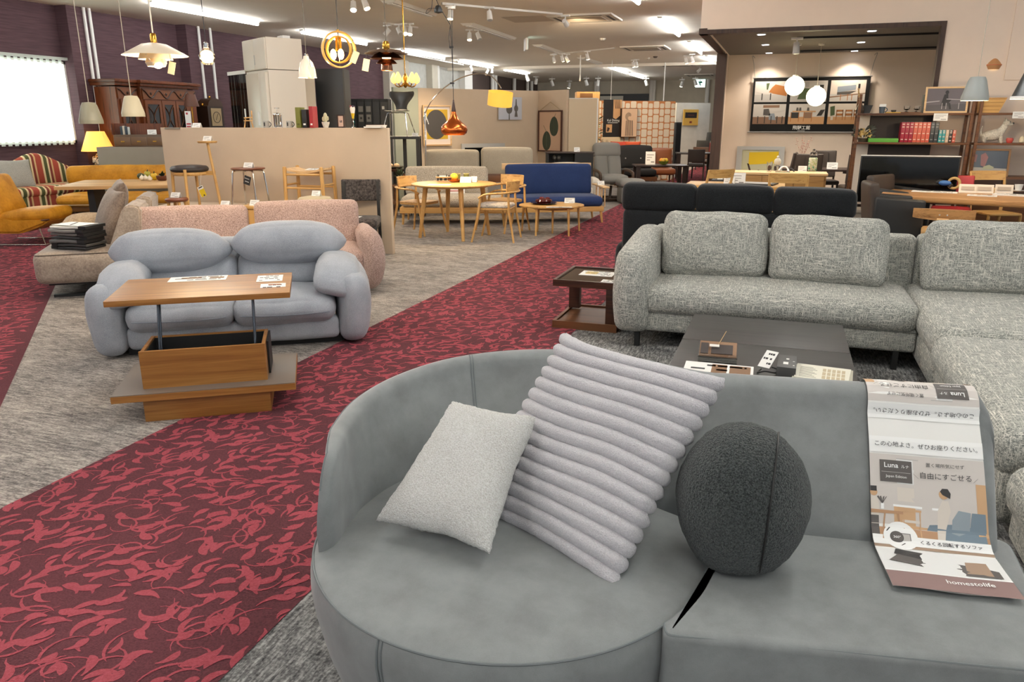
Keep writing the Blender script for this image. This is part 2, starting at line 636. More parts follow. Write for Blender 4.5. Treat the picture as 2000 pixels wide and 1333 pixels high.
M['downlight'] = lamp('downlight_glow', 'F2F6FF', 9.0)
M['daylight'] = lamp('window_daylight', 'F6FFF8', 2.6)
M['sign_lit'] = lamp('sign_lit', 'D8FFF4', 1.6)
M['glass'] = plain('glass', 'FFFFFF', 0.02, trans=1.0)
M['smoke_glass'] = plain('smoke_glass', '3B2E28', 0.05, spec=0.8)
M['cab_glass'] = plain('cabinet_glass', '2A2622', 0.06, spec=0.7)
M['grey_lamp'] = plain('grey_lamp', '9BA1A0', 0.4)
M['sage_lamp'] = plain('sage_lamp', '8F8C78', 0.4)
M['ivory_lamp'] = plain('ivory_lamp', 'C4BCA0', 0.4)
M['red'] = plain('red', 'A8242C', 0.5)
M['rust'] = plain('rust_leather', '7E4622', 0.45)
M['dark_leather'] = plain('dark_leather', '3B3029', 0.5, 0.1, 20)
M['black_leather'] = plain('black_leather', '1B1B1C', 0.45)
M['green'] = plain('green', '5FA83A', 0.5)
M['leaf'] = plain('leaf', '34402A', 0.6)
M['tan'] = plain('tan', 'B98C5C', 0.6)
M['silver'] = plain('silver_paint', 'B4B2AE', 0.4)
def C(h, rough=0.55, **k):
 """a plain colour, made once"""
 key = 'c_' + h + str(rough)
 if key not in M:
  M[key] = plain('colour_' + h, h, rough, **k)
 return M[key]
# ================================================================ the room
CEIL = 3.66
WL = -13.2
bm = B(); bx(bm, -18, 9, -6, 45, -0.06, 0)
ST('floor', bm, M['carpet_grey'])
def leaf_tile():
 """one square metre of the vine carpet: curved leaves and stalks, as flat outlines"""
 rn = random.Random(11)
 out = []
 cand = []
 tries = 0
 while len(cand) < 250 and tries < 30000:
  tries += 1
  p = (rn.random(), rn.random())
  if all(((min(abs(p[0] - q[0]), 1 - abs(p[0] - q[0]))) ** 2 + (min(abs(p[1] - q[1]), 1 - abs(p[1] - q[1]))) ** 2) > 0.0027 for q in cand):
   cand.append(p)
 for i, p in enumerate(cand):
  fl = math.sin(2 * PI * p[0] + 1.3 * math.sin(2 * PI * p[1])) * 40
  a = R(58 + fl + rn.uniform(-50, 50)) + (PI if rn.random() < 0.5 else 0)
  L = rn.uniform(0.065, 0.12) * (2.3 if i % 4 == 0 else 1)
  cur = rn.choice((-1, 1)) * (rn.uniform(0.9, 2.4) if i % 4 else rn.uniform(2.0, 4.2))
  w = rn.choice((0.0085, 0.011, 0.013, 0.015)) if i % 4 else 0.0042
  n = 9
  mid = []
  x, y, th = p[0], p[1], a - cur / 2
  for k in range(n + 1):
   mid.append((x, y, th))
   x += math.cos(th) * L / n
   y += math.sin(th) * L / n
   th += cur / n
  lft, rgt = [], []
  for k, (x, y, th) in enumerate(mid):
   t = k / n
   h = w * (0.25 + 1.05 * math.sin(PI * min(1, t ** 1.6)) if t < 0.97 else 0.15)
   lft.append((x - math.sin(th) * h, y + math.cos(th) * h))
   rgt.append((x + math.sin(th) * h, y - math.cos(th) * h))
  out.append((lft, rgt))
 return out
LEAF = leaf_tile()
def carpet(name, x0, x1, y0, y1, keep=None, clip=None):
 """red aisle: dark ground with the vine pattern woven in as a second colour"""
 bm = B()
 if clip:
  poly(bm, [(x, y, 0.002) for x, y in clip])
 else:
  poly(bm, [(x0, y0, 0.002), (x1, y0, 0.002), (x1, y1, 0.002), (x0, y1, 0.002)])
 for i in range(math.floor(x0), math.ceil(x1)):
  for j in range(math.floor(y0), math.ceil(y1)):
   for q, (lft, rgt) in enumerate(LEAF):
    cx, cy = i + lft[4][0], j + lft[4][1]
    if cx < x0 - 0.12 or cx > x1 + 0.12 or cy < y0 or cy > y1 or (keep and not keep(cx, cy)):
     continue
    cl = lambda v, a, b: max(a, min(b, v))
    A = [bm.verts.new((cl(i + x, x0, x1), j + y, 0.003 + q * 3e-6)) for x, y in lft]
    Bv = [bm.verts.new((cl(i + x, x0, x1), j + y, 0.003 + q * 3e-6)) for x, y in rgt]
    for k in range(len(A) - 1):
     f = bm.faces.new((Bv[k], Bv[k + 1], A[k + 1], A[k]))
     f.material_index = 1
 return ST(name, bm, [M['carpet_dark'], M['carpet_red']], smooth=0)
carpet('floor_aisle', -2.95, -1.4, -1, 40)
carpet('floor_left', -11.0, -2.95, 0, 9.0, keep=lambda x, y: x + y < -1.32 and x < -3.0 and x + y > -5.5,
       clip=[(-2.95, 0), (-2.95, 1.75), (-10.2, 9.0), (-13.2, 9.0), (-13.2, 0)])
bm = B()
bx(bm, -18, 9, -6, 45, CEIL, CEIL + 0.1)
ST('ceiling', bm, M['ceiling'])
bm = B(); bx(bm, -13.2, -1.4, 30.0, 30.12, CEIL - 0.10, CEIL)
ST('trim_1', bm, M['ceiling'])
# left wall: purple cloth, then silver-grey, then brown
Ya = 24.523
Yb = 31.854
bm = B(); bx(bm, WL - 0.1, WL, -6, Ya, 0, CEIL); ST('wall_left', bm, M['wall_purple'])
bm = B(); bx(bm, WL - 0.1, WL, Ya, Yb, 0, CEIL); ST('wall_left.001', bm, M['wall_silver'])
bm = B(); bx(bm, WL - 0.1, WL, Yb, 42.4, 0, CEIL); ST('wall_left.002', bm, M['wall_brown'])
bm = B(); bx(bm, WL, 9, 42.3, 42.4, 0, CEIL); ST('wall_back', bm, M['wall_grey'])
# columns on the left wall, white pipes at their edges
k = 2
for y in (12.18, 15.30):
 bm = B(); bx(bm, WL, WL + 0.28, y - 0.40, y - 0.06, 0, CEIL); ST('wall_column', bm, M['wall_purple'])
 for yy in ((y - 0.03, y + 0.10) if y < 14 else (y - 0.03, y + 0.36)):
  bm = B(); rod(bm, (WL + 0.31, yy, 0), (WL + 0.31, yy, CEIL), 0.03); ST('trim_%d' % k, bm, M['white']); k += 1
for y0, y1, mt in ((Ya, Ya + 1.5, 'wall_grey'), (27.996, 28.501, 'wall_grey'), (31.239, 32.084, 'white')):
 bm = B(); bx(bm, WL, WL + 0.25, y0, y1, 0, CEIL); ST('wall_column', bm, M[mt])
for px_ in (28.738, 34.875, 35.281, 37.985, 40.117, 40.817):
 bm = B(); rod(bm, (WL + 0.12, px_, 0), (WL + 0.12, px_, CEIL), 0.09); ST('trim_%d' % k, bm, M['white']); k += 1
# columns on the back wall
for x in (-9.884, -9.771, -6.898, -6.763, -4.018):
 bm = B(); rod(bm, (x, 42.15, 0), (x, 42.15, CEIL), 0.10); ST('trim_%d' % k, bm, M['white']); k += 1
# window with its vertical blind
wy0, wy1, wz0, wz1 = 7.6, 11.791, 1.164, 2.662
bm = B()
bx(bm, WL - 0.02, WL + 0.06, wy0, wy1, wz0, wz0 + 0.05); bx(bm, WL - 0.02, WL + 0.06, wy0, wy1, wz1 - 0.05, wz1)
bx(bm, WL - 0.02, WL + 0.06, wy1 - 0.05, wy1, wz0, wz1)
w = ST('window_1', bm, M['white'])
bm = B(); bx(bm, WL + 0.0, WL + 0.01, wy0, wy1 - 0.05, wz0 + 0.05, wz1 - 0.05)
P('pane', bm, M['daylight'], w)
bm = B()
y = wy0
while y < wy1 - 0.05:
 box(bm, (WL + 0.10, y, (wz0 + wz1) / 2 + 0.02), (0.002, 0.115, wz1 - wz0 + 0.10), (0, 0, 20)); y += 0.13
bx(bm, WL + 0.06, WL + 0.14, wy0, wy1, wz1 + 0.02, wz1 + 0.07)
M['blind'] = plain('blind', 'ECEEEA', 0.7)
_b = M['blind'].node_tree
_b.nodes['Principled BSDF'].inputs['Transmission Weight'].default_value = 0.0
_tr = _b.nodes.new('ShaderNodeBsdfTranslucent'); _tr.inputs[0].default_value = hexc('FBFFFC')
_mx = _b.nodes.new('ShaderNodeMixShader'); _mx.inputs[0].default_value = 0.75
_b.links.new(_b.nodes['Principled BSDF'].outputs[0], _mx.inputs[1]); _b.links.new(_tr.outputs[0], _mx.inputs[2])
_b.links.new(_mx.outputs[0], _b.nodes['Material Output'].inputs[0])
S('vertical_blind', bm, M['blind'], 'white vertical blind hanging in the bright window on the purple wall', 'blind', smooth=0)
# alcove on the right: bulkhead over its front, dark ceiling, frame of brown boards
AZ = 2.85
AY0, AY1 = 12.5, 17.1
AX0 = -1.35
AXR = 1.92
bm = B(); bx(bm, AX0, 9, AY0, AY0 + 0.12, AZ, CEIL); bx(bm, AXR, 9, AY0, AY0 + 0.12, 0, AZ)
ST('wall_right', bm, M['wall_cream'])
bm = B(); bx(bm, AX0, AX0 + 0.12, AY0 + 0.12, AY1, AZ, CEIL); ST('wall_right.001', bm, M['wall_cream'])
bm = B(); bx(bm, AX0, 9, AY1, AY1 + 0.1, 0, AZ + 0.1); bx(bm, AX0, AX0 + 0.1, 16.25, AY1, 0, AZ); ST('wall_right.002', bm, M['wall_cream'])
bm = B(); bx(bm, AX0, 9, AY0 + 0.12, AY1, AZ + 0.02, AZ + 0.1); ST('ceiling.001', bm, M['alcove_ceiling'])
bm = B(); bx(bm, AX0 - 0.01, AXR + 0.02, AY0 - 0.02, AY0 + 0.16, AZ - 0.03, AZ + 0.03)
bx(bm, AX0 - 0.02, AX0 + 0.10, AY0 - 0.02, 16.2, AZ - 0.03, AZ + 0.05)
bx(bm, AXR - 0.04, AXR + 0.02, AY0 - 0.02, AY0 + 0.16, 0, AZ - 0.03)
ST('trim_%d' % k, bm, M['brown_trim']); k += 1
bm = B(); bx(bm, AX0 - 0.04, AX0 + 0.14, 16.02, 16.25, 0, AZ - 0.03); ST('trim_%d' % k, bm, M['brown_trim']); k += 1
# raised wall panel at the far right
bm = B(); bx(bm, 2.729, 4.5, AY0 - 0.02, AY0, 2.102, CEIL); ST('wall_panel', bm, M['wall_cream'])
# ---------------------------------------------------------------- world, camera
wd = bpy.data.worlds.new('world'); bpy.context.scene.world = wd
wd.use_nodes = True
wd.node_tree.nodes['Background'].inputs[0].default_value = (0.92, 0.96, 1.0, 1)
wd.node_tree.nodes['Background'].inputs[1].default_value = 0.5
cam = bpy.data.cameras.new('camera')
cam.sensor_width = 36.0
cam.lens = 36.0 * 1485 / 2000
cam.clip_start = 0.05
cam.clip_end = 200
co = bpy.data.objects.new('camera', cam); col.objects.link(co)
co.location = (0, 0, 1.55)
co.rotation_euler = (R(90 - 16.06), 0, R(19.1625))
sc = bpy.context.scene
sc.camera = co
sc.view_settings.view_transform = 'Standard'
sc.view_settings.look = 'None'
sc.view_settings.gamma = 1
sc.view_settings.use_curve_mapping = False
sc.view_settings.exposure = 0.36
sc.cycles.use_denoising = True
sc.cycles.use_light_tree = True
sc.cycles.max_bounces = 6
sc.cycles.diffuse_bounces = 4
sc.cycles.sample_clamp_indirect = 6
sc.cycles.caustics_reflective = False
sc.cycles.caustics_refractive = False
# ================================================================ front: round swivel sofa
CX, CY = -0.646, 1.843
sofa = T('swivel_sofa', 'grey suede sofa with a round left seat and curved back, nearest the camera', 'sofa', (CX, CY, 0))
bm = B()
lathe(bm, [(0.40, 0.03), (0.47, 0.04), (0.505, 0.08), (0.535, 0.18), (0.555, 0.28), (0.562, 0.34), (0.560, 0.38), (0.551, 0.408), (0.535, 0.418), (0.50, 0.424), (0.42, 0.43), (0.30, 0.434), (0.15, 0.436), (0.01, 0.437)], 96)
P('round_seat', bm, M['grey_suede'], sofa)
bm = B()
ring = [(0.5515 * math.cos(2 * PI * k / 120), 0.5515 * math.sin(2 * PI * k / 120), 0.409) for k in range(120)]
tube(bm, ring, 0.0035, 6, True)
for a in (-104, -20, 176):
 tube(bm, [(r * math.cos(R(a)), r * math.sin(R(a)), z) for r, z in ((0.507, 0.08), (0.537, 0.18), (0.557, 0.28), (0.564, 0.34), (0.561, 0.38), (0.552, 0.408))], 0.003, 6)
 tube(bm, [(r * math.cos(R(a + 1.2)), r * math.sin(R(a + 1.2)), z) for r, z in ((0.507, 0.08), (0.537, 0.18), (0.557, 0.28), (0.564, 0.34), (0.561, 0.38), (0.552, 0.408))], 0.002, 6)
P('piping', bm, M['grey_seam'], sofa)
bm = B(); lathe(bm, [(0.36, 0), (0.36, 0.05)], 48); P('swivel_base', bm, M['black'], sofa)
# straight seat, its left side hollowed to take the round one
def sl(x, y):
 return Vector((x - CX, y - CY))
arc = [Vector((0.549 * math.cos(R(a)), 0.549 * math.sin(R(a)))) for a in range(30, -31, -3)]
out = [sl(0.62, 1.615)] + rpoly([sl(0.66, 1.62), sl(0.70, 2.26), sl(0.0, 2.25)], [0.07, 0.07, 0.05])
out = rpoly([sl(0.685, 1.60), sl(0.70, 2.26), sl(-0.06, 2.18)], [0.05, 0.05, 0.02]) + arc
fr = arc[-1]
out += rpoly([fr + Vector((0.0, -0.002)), Vector((fr.x + 0.012, 1.522 - CY)), Vector((fr.x + 0.16, 1.545 - CY))], [0, 0.022, 0])[1:]
bm = B()
slab(bm, out, 0.04, 0.425, 0.022, 0.02, 0, None, 5)
P('straight_seat', bm, M['grey_suede'], sofa, smooth=50)
bm = B()
tube(bm, [(p.x, p.y, 0.4155) for p in inset([Vector(q) for q in out], 0.0055)][:-1], 0.0032, 6, True)
P('piping', bm, M['grey_seam'], sofa)
bm = B(); bx(bm, 0.62, 1.22, -0.2, 0.36, 0, 0.05); P('plinth', bm, M['black'], sofa)
# backrest: (base x, base y, top height, outward drift of the top)
BK = [(-1.096, 1.655, 0.682, 0.004), (-1.104, 1.69, 0.690, 0.012), (-1.112, 1.74, 0.697, 0.025), (-1.12, 1.82, 0.698, 0.05), (-1.10, 1.97, 0.712, 0.10), (-1.025, 2.12, 0.724, 0.165),
      (-0.90, 2.235, 0.742, 0.22), (-0.74, 2.275, 0.762, 0.25), (-0.56, 2.24, 0.778, 0.265), (-0.38, 2.15, 0.785, 0.27), (-0.20, 2.08, 0.795, 0.27),
      (-0.02, 2.068, 0.80, 0.275), (0.16, 2.085, 0.80, 0.28), (0.36, 2.11, 0.80, 0.28), (0.625, 2.145, 0.795, 0.28)]
base = curve([(a, b, 0) for a, b, c, d in BK], 6)
tops = curve([(c, d, 0) for a, b, c, d in BK], 6)
def back_section(i, sx=1.0, grow=0.0, zs=1.0):
 p = base[i]
 t = (base[min(i + 1, len(base) - 1)] - base[max(i - 1, 0)]).normalized()
 n = Vector((-t.y, t.x, 0))
 zt, d = tops[i].x, tops[i].y
 th = 0.018 + 0.046 * min(1, i / 56) ** 1.0
 z0 = 0.40
 w_ = max(0, min(1, (i - 12) / 40))
 ob, zb = 0.012 + 0.063 * w_, 0.385 - 0.145 * w_
 prof = []
 for k in range(5):
  q = k / 5
  prof.append((-0.012 + (d - th + 0.012) * (q ** 1.15), z0 + (zt - th - z0) * q))
 for k in range(7):
  a = PI - PI * k / 6
  prof.append((d + th * math.cos(a), zt - th + th * math.sin(a)))
 for k in range(1, 6):
  q = 1 - k / 5
  prof.append((ob + (d + th - ob) * q, zb + (zt - th - zb) * q))
 prof.append((ob * 0.66, zb + 0.01))
 prof.append((0.0, min(zb + 0.12, 0.385)))
 cz = (z0 + zt) / 2 + 0.02
 cn = d * 0.5 + 0.03
 out = []
 for a, z in prof:
  a2, z2 = cn + (a - cn) * sx, (z0 + (z - z0) * zs if z > z0 else z0 + (z - z0) * min(1, zs * sx))
  q = p + n * a2 + t * grow
  out.append(Vector((q.x - CX, q.y - CY, z2)))
 return out
rs = [back_section(0, *a) for a in ((0.2, -0.086, 0.30), (0.5, -0.080, 0.50), (0.8, -0.066, 0.70), (0.92, -0.046, 0.86), (1, -0.022, 0.96))]
N = len(base)
rs += [back_section(i) for i in range(N)]
rs += [back_section(N - 1, *a) for a in ((0.97, 0.014, 0.97), (0.85, 0.030, 0.9), (0.6, 0.042, 0.8), (0.2, 0.046, 0.6))]
bm = B(); rings(bm, rs)
P('backrest', bm, M['grey_suede'], sofa, smooth=60)
bm = B()
tube(bm, [r[9] * 0.5 + r[10] * 0.5 for r in rs[2:N + 7]], 0.003, 6)
i5 = 5 + 6 * 6
tube(bm, [q for q in rs[i5][0:9]], 0.0028, 6)
tube(bm, [q + Vector((0.008, 0.004, 0)) for q in rs[i5][0:9]], 0.002, 6)
P('seam', bm, M['grey_seam'], sofa)
# ---- cushions on it
def frame(o, ux, uz):
 """matrix whose x runs along ux and z along uz"""
 x = Vector(ux).normalized()
 z = Vector(uz)
 z = (z - x * z.dot(x)).normalized()
 y = z.cross(x)
 m = Matrix.Identity(4)
 for i in range(3):
  m[i][0], m[i][1], m[i][2], m[i][3] = x[i], y[i], z[i], o[i]
 return m
def lump(p, k, a):
 return p + Vector((noise.noise(p * k), noise.noise(p * k + Vector((5, 5, 5))), noise.noise(p * k + Vector((9, 2, 7))))) * a
A_, B_ = Vector((-0.955, 1.695, 0.447)), Vector((-0.655, 1.655, 0.447))
up = Vector((0.05, 0.345, 0.235))
mid = (A_ + B_) / 2 + up * 0.5 + Vector((0, -0.02, 0.035))
bm = B()
pillow(bm, 0.335, 0.435, 0.125, frame(mid, B_ - A_, up), 44, 0.07, 2.6, 0.01, lambda p, u, v, s: lump(lump(Vector((p.x * (0.97 - 0.12 * v), p.y, p.z)), 9, 0.006), 120, 0.0035))
S('throw_pillow', bm, M['boucle_white'], 'small cream boucle pillow leaning at the left end of the grey round sofa', 'pillow', smooth=80)
# ribbed plush pillow
A_, B_ = Vector((-0.715, 1.955, 0.440)), Vector((-0.205, 1.650, 0.430))
up = Vector((0.0, 0.40, 0.42))
mid = (A_ + B_) / 2 + up * 0.5 + Vector((-0.005, -0.02, 0.0))
nr = 15
def ribs(p, u, v, s):
 ph = (v * 0.5 + 0.5) * nr
 k = abs(math.sin(PI * ph))
 w = k ** 0.55
 p.y -= s * (0.017 * w - 0.004)
 p.x += math.copysign(1, u) * 0.008 * w * abs(u) ** 6
 p.z += 0.010 * math.sin(u * 2.0 + 0.5) + 0.010 * u * u
 return lump(lump(p, 5, 0.005), 60, 0.0025)
bm = B()
def ribbed(bm, w, h, t, M4):
 nu, nv = 40, 150
 g = {}
 for sg in (1, -1):
  for i in range(nu + 1):
   for j in range(nv + 1):
    rim = i in (0, nu) or j in (0, nv)
    if rim and sg < 0:
     g[(sg, i, j)] = g[(1, i, j)]
     continue
    u = -math.cos(PI * i / nu) * 0.6 + (2 * i / nu - 1) * 0.4
    v = 2 * j / nv - 1
    x = w / 2 * u * (1 - 0.05 * (1 - v * v))
    z = h / 2 * v * (1 - 0.05 * (1 - u * u))
    th = (max(0, 1 - abs(u) ** 3) * max(0, 1 - abs(v) ** 3)) ** 0.5
    p = ribs(Vector((x, -sg * (t / 2 * th), z)), u, v, 0 if rim else sg)
    g[(sg, i, j)] = bm.verts.new(M4 @ p)
  for i in range(nu):
   for j in range(nv):
    q = [g[(sg, i, j)], g[(sg, i + 1, j)], g[(sg, i + 1, j + 1)], g[(sg, i, j + 1)]]
    bm.faces.new(q if sg > 0 else q[::-1])
ribbed(bm, 0.60, 0.63, 0.13, frame(mid, B_ - A_, up))
S('ribbed_pillow', bm, M['plush'], 'large pale grey plush pillow with thick ribs, leaning on the grey sofa back', 'pillow', smooth=80)
# charcoal ball pillow
bp = T('ball_pillow', 'dark charcoal boucle ball pillow in the middle of the grey sofa', 'pillow', (-0.022, 1.868, 0.425))
bm = B()
ball(bm, (0, 0, 0.18), 1.0, 64, (0.168, 0.142, 0.202))
for v in bm.verts:
 if v.co.z < 0.02:
  v.co.z = 0.02 + (v.co.z - 0.02) * 0.4
 v.co.y += (v.co.z - 0.02) * 0.12
 v.co = lump(lump(v.co, 8, 0.007), 90, 0.003)
P('cover', bm, M['charcoal_boucle'], bp, smooth=80)
bm = B()
pts = []
for k in range(21):
 a = R(-55 + 145 * k / 20)
 x, y, z = 0.066 + 0.008 * math.sin(a), -0.146 * math.cos(a) * 0.93, 0.185 + 0.198 * math.sin(a) * 0.93
 pts.append((x, y + max(0, z - 0.02) * 0.12, max(z, 0.012)))
tube(bm, pts, 0.0028, 6)
P('seam', bm, M['black'], bp)
# ---- paper banner over the right end of the sofa
pn = Vector((-0.125, 0.992, 0))
pt = Vector((0.992, 0.125, 0))
po = Vector((0.325, 2.106, 0))
prof = [(0.405, 0.46), (0.38, 0.60)]
d0, zt0, th0 = 0.28, 0.80, 0.066
for k in range(9):
 a = PI * k / 8
 prof.append((d0 + (th0 + 0.006) * math.cos(a), zt0 - th0 + (th0 + 0.006) * math.sin(a)))
for k in range(4, -1, -1):
 q = k / 5
 prof.append((-0.012 + (d0 - th0 + 0.012) * (q ** 1.15) - 0.010, 0.40 + (zt0 - th0 - 0.40) * q + 0.004 if k else 0.445))
prof += [(-0.055, 0.4375), (-0.10, 0.4365), (-0.16, 0.437), (-0.235, 0.437)]
prof = [Vector((a, b)) for a, b in prof]
plen = [0.0]
for a, b in zip(prof, prof[1:]):
 plen.append(plen[-1] + (b - a).length)
def bann(u, v, h=0.0):
 """u across the banner (m), v along it from the lower end of its front (m)"""
 s = plen[-1] - v
 k = 0
 while k < len(prof) - 2 and plen[k + 1] < s:
  k += 1
 f = max(0, min(1, (s - plen[k]) / (plen[k + 1] - plen[k])))
 def sm(j):
  a, b = prof[max(j - 1, 0)], prof[min(j + 1, len(prof) - 1)]
  t = (b - a).normalized()
  return Vector((t.y, -t.x))
 q = prof[k].lerp(prof[k + 1], f)
 nn = sm(k).lerp(sm(k + 1), f).normalized()
 nn = -nn if nn.y < 0 and v < 0.3 else nn
 q = q + nn * h
 w = po + pt * u + pn * q.x
 return Vector((w.x, w.y, q.y + 0.002 * math.sin(u * 30) * (1 if v < 0.16 else 0.4)))
PWID = 0.297
ban = T('paper_banner', 'long printed paper banner draped over the right end of the grey sofa', 'banner', (0.47, 2.12, 0.42))
bo = Vector((0.47, 2.12, 0.42))
LAY = [0]
def sheet(bm, u0, u1, v0, v1, h, mi=0, nu=8):
 nv = max(1, int((v1 - v0) / 0.012))
 g = [[bm.verts.new(bann(u0 + (u1 - u0) * i / nu, v0 + (v1 - v0) * j / nv, h) - bo) for i in range(nu + 1)] for j in range(nv + 1)]
 for j in range(nv):
  for i in range(nu):
   bm.faces.new((g[j][i], g[j][i + 1], g[j + 1][i + 1], g[j + 1][i])).material_index = mi
def blob(bm, pts, h, mi, flip=None):
 """flat printed shape; outline in (u, v), cut into thin rows so it follows the sheet"""
 pts = [(a, vm(b)) for a, b in pts]
 if flip:
  pts = [(flip[0] - a, flip[1] - b) for a, b in pts]
 ys = sorted({round(p[1], 4) for p in pts})
 lo, hi = ys[0], ys[-1]
 rows = sorted(set(ys + [lo + (hi - lo) * k / max(1, int((hi - lo) / 0.01)) for k in range(int((hi - lo) / 0.01) + 1)]))
 def span(y):
  xs = []
  for (a, b), (c, d) in zip(pts, pts[1:] + pts[:1]):
   if min(b, d) - 2e-4 <= y <= max(b, d) + 2e-4:
    xs += [a, c] if abs(d - b) < 2e-4 else [a + (c - a) * max(0, min(1, (y - b) / (d - b)))]
  return (min(xs), max(xs))
 prev = None
 for y in rows:
  a, b = span(y)
  cur = [bm.verts.new(bann(a + (b - a) * i / 3, y, h) - bo) for i in range(4)]
  if prev:
   for i in range(3):
    bm.faces.new((prev[i], prev[i + 1], cur[i + 1], cur[i])).material_index = mi
  prev = cur
def rc(a, b, c, d):
 return [(a, c), (b, c), (b, d), (a, d)]
def disc(u, v, r, n=20, sy=1.0):
 return [(u + r * math.cos(2 * PI * k / n), v + sy * r * math.sin(2 * PI * k / n)) for k in range(n)]
bm = B(); sheet(bm, 0, PWID, 0.0, plen[-1], 0.002, 0, 10)
P('sheet', bm, M['paper'], ban)
VC = 0.540
def vm(v):
 return v * 1.34 if v < 0.14 else v + 0.0476 + (v - 0.14) * 0.03                        # the line the print is mirrored about
PCOL = [C('CFC8C2'), C('E6E6E4'), M['ink'], C('55504E'), C('B28A68'), C('C9A27A'), C('6E7F8C'), C('8C98A0'), C('D8CFC4'), C('2C2A2A'), C('8A6F6C'), C('F4F4F2'), C('9F8570'), C('B9B4B0')]
bm = B()
def scene_print(fl, h):
 def b(pts, mi, k=0):
  blob(bm, pts, h + 0.00015 * k, mi, fl)
 W = PWID
 b(rc(0, W, 0.14, 0.405), 0, 0)                                     # room wall
 b(rc(0, W, 0.14, 0.205), 4, 1); b(rc(0, W, 0.14, 0.165), 12, 2)    # floor
 b(rc(0.06, 0.175, 0.205, 0.265), 5, 1)                             # counter front
 b(rc(0.058, 0.18, 0.262, 0.268), 11, 2); b(rc(0.07, 0.19, 0.278, 0.315), 8, 1)
 b(rc(0.272, W, 0.20, 0.34), 5, 1)
 b(rc(0.07, 0.165, 0.325, 0.395), 1, 1); b(rc(0.07, 0.165, 0.392, 0.395), 13, 2)
 # seated woman on a blue round sofa
 b([(0.135, 0.19), (0.15, 0.177), (0.20, 0.173), (0.29, 0.18), (0.29, 0.22), (0.205, 0.228), (0.15, 0.222)], 6, 3)
 b([(0.205, 0.205), (0.222, 0.198), (0.25, 0.212), (0.255, 0.262), (0.225, 0.266), (0.208, 0.24)], 7, 4)
 b([(0.25, 0.21), (0.292, 0.212), (0.292, 0.262), (0.258, 0.262)], 6, 4)
 b([(0.165, 0.162), (0.182, 0.162), (0.192, 0.215), (0.205, 0.262), (0.2, 0.29), (0.185, 0.29), (0.172, 0.262), (0.17, 0.215)], 8, 5)
 b(disc(0.189, 0.306, 0.0125, 14), 5, 6); b([(0.186, 0.305), (0.205, 0.296), (0.207, 0.31), (0.2, 0.322), (0.186, 0.322), (0.180, 0.314)], 9, 7)
 # seated man at a round table, chair
 b([(0, 0.185), (0.018, 0.185), (0.022, 0.26), (0.018, 0.285), (0, 0.287)], 8, 4); b(rc(0, 0.02, 0.17, 0.235), 3, 5)
 b(disc(0.008, 0.297, 0.010, 12), 5, 6); b(rc(0.0, 0.016, 0.30, 0.314), 9, 7)
 b([(0, 0.241), (0.085, 0.243), (0.083, 0.25), (0, 0.251)], 4, 6); b([(0.026, 0.17), (0.03, 0.17), (0.038, 0.243), (0.034, 0.243)], 4, 6)
 b([(0.074, 0.175), (0.078, 0.175), (0.073, 0.243), (0.068, 0.243)], 4, 6)
 b(rc(0.082, 0.126, 0.222, 0.229), 8, 6); b(rc(0.085, 0.13, 0.252, 0.258), 5, 6); b(rc(0.083, 0.086, 0.182, 0.252), 5, 6); b(rc(0.125, 0.128, 0.182, 0.255), 5, 6)
 b([(0.026, 0.253), (0.034, 0.253), (0.034, 0.268), (0.026, 0.268)], 11, 6)
 for a in (-0.012, -0.005, 0.004, 0.011):
  b([(0.029, 0.268), (0.031, 0.268), (0.032 + a, 0.288), (0.028 + a, 0.285)], 3, 7)
 # white bands, name plate, swivel badge
 b(rc(0, W, 0.15, 0.182), 11, 8)
 b(rc(0, W, 0.41, 0.455), 11, 8)
 b(rc(0.026, 0.11, 0.328, 0.388), 3, 8)
 b(rc(0.03, 0.106, 0.3545, 0.3555), 13, 9)
 b(disc(0.072, 0.178, 0.044, 28), 11, 9)
 b(rc(0.066, 0.098, 0.165, 0.19), 3, 10); b(rc(0.068, 0.096, 0.167, 0.188), 13, 11)
 b(disc(0.062, 0.177, 0.0175, 22), 9, 12); b(disc(0.062, 0.177, 0.016, 22), 3, 13)
 b([(0.036, 0.193), (0.039, 0.193), (0.048, 0.204), (0.045, 0.205)], 2, 12)
 b([(0.068, 0.149), (0.071, 0.149), (0.082, 0.158), (0.079, 0.159)], 2, 12)
 # foot of the sheet: second photograph and the mauve strip
 b(rc(0, W, 0.0, 0.055), 10, 8)
 b(rc(0, W, 0.055, 0.135), 1, 8); b([(0.02, 0.09), (0.2, 0.06), (0.28, 0.06), (0.28, 0.085), (0.2, 0.1), (0.05, 0.115)], 3, 9)
 b([(0.04, 0.115), (0.13, 0.1), (0.15, 0.125), (0.05, 0.135)], 9, 10); b([(0.2, 0.07), (0.26, 0.065), (0.26, 0.11), (0.21, 0.11)], 12, 10); b(rc(0.0, W, 0.053, 0.057), 11, 11)
 def tx(s, u, v, size, mi, k=14, al='CENTER', bold=False):
  def f(x, y):
   a, c = u + x, vm(v) + y
   if fl:
    a, c = fl[0] - a, fl[1] - c
   return bann(a, c, h + 0.0014 + 0.00015 * k) - bo
  text(bm, s, size, None, al, mi, f, bold)
 tx('この心地よさ。ぜひお座りください。', W / 2 + 0.004, 0.432, 0.0165, 2)
 tx('Luna', 0.055, 0.373, 0.020, 11, 15, bold=True); tx('ルナ', 0.092, 0.371, 0.011, 11, 15)
 tx('Japan Edition', 0.068, 0.343, 0.0105, 11, 15)
 tx('置く場所気にせず', 0.196, 0.382, 0.0125, 2)
 tx('自由にすごせる', 0.196, 0.352, 0.0195, 2)
 tx('＼', 0.119, 0.348, 0.014, 2); tx('／', 0.272, 0.348, 0.014, 2)
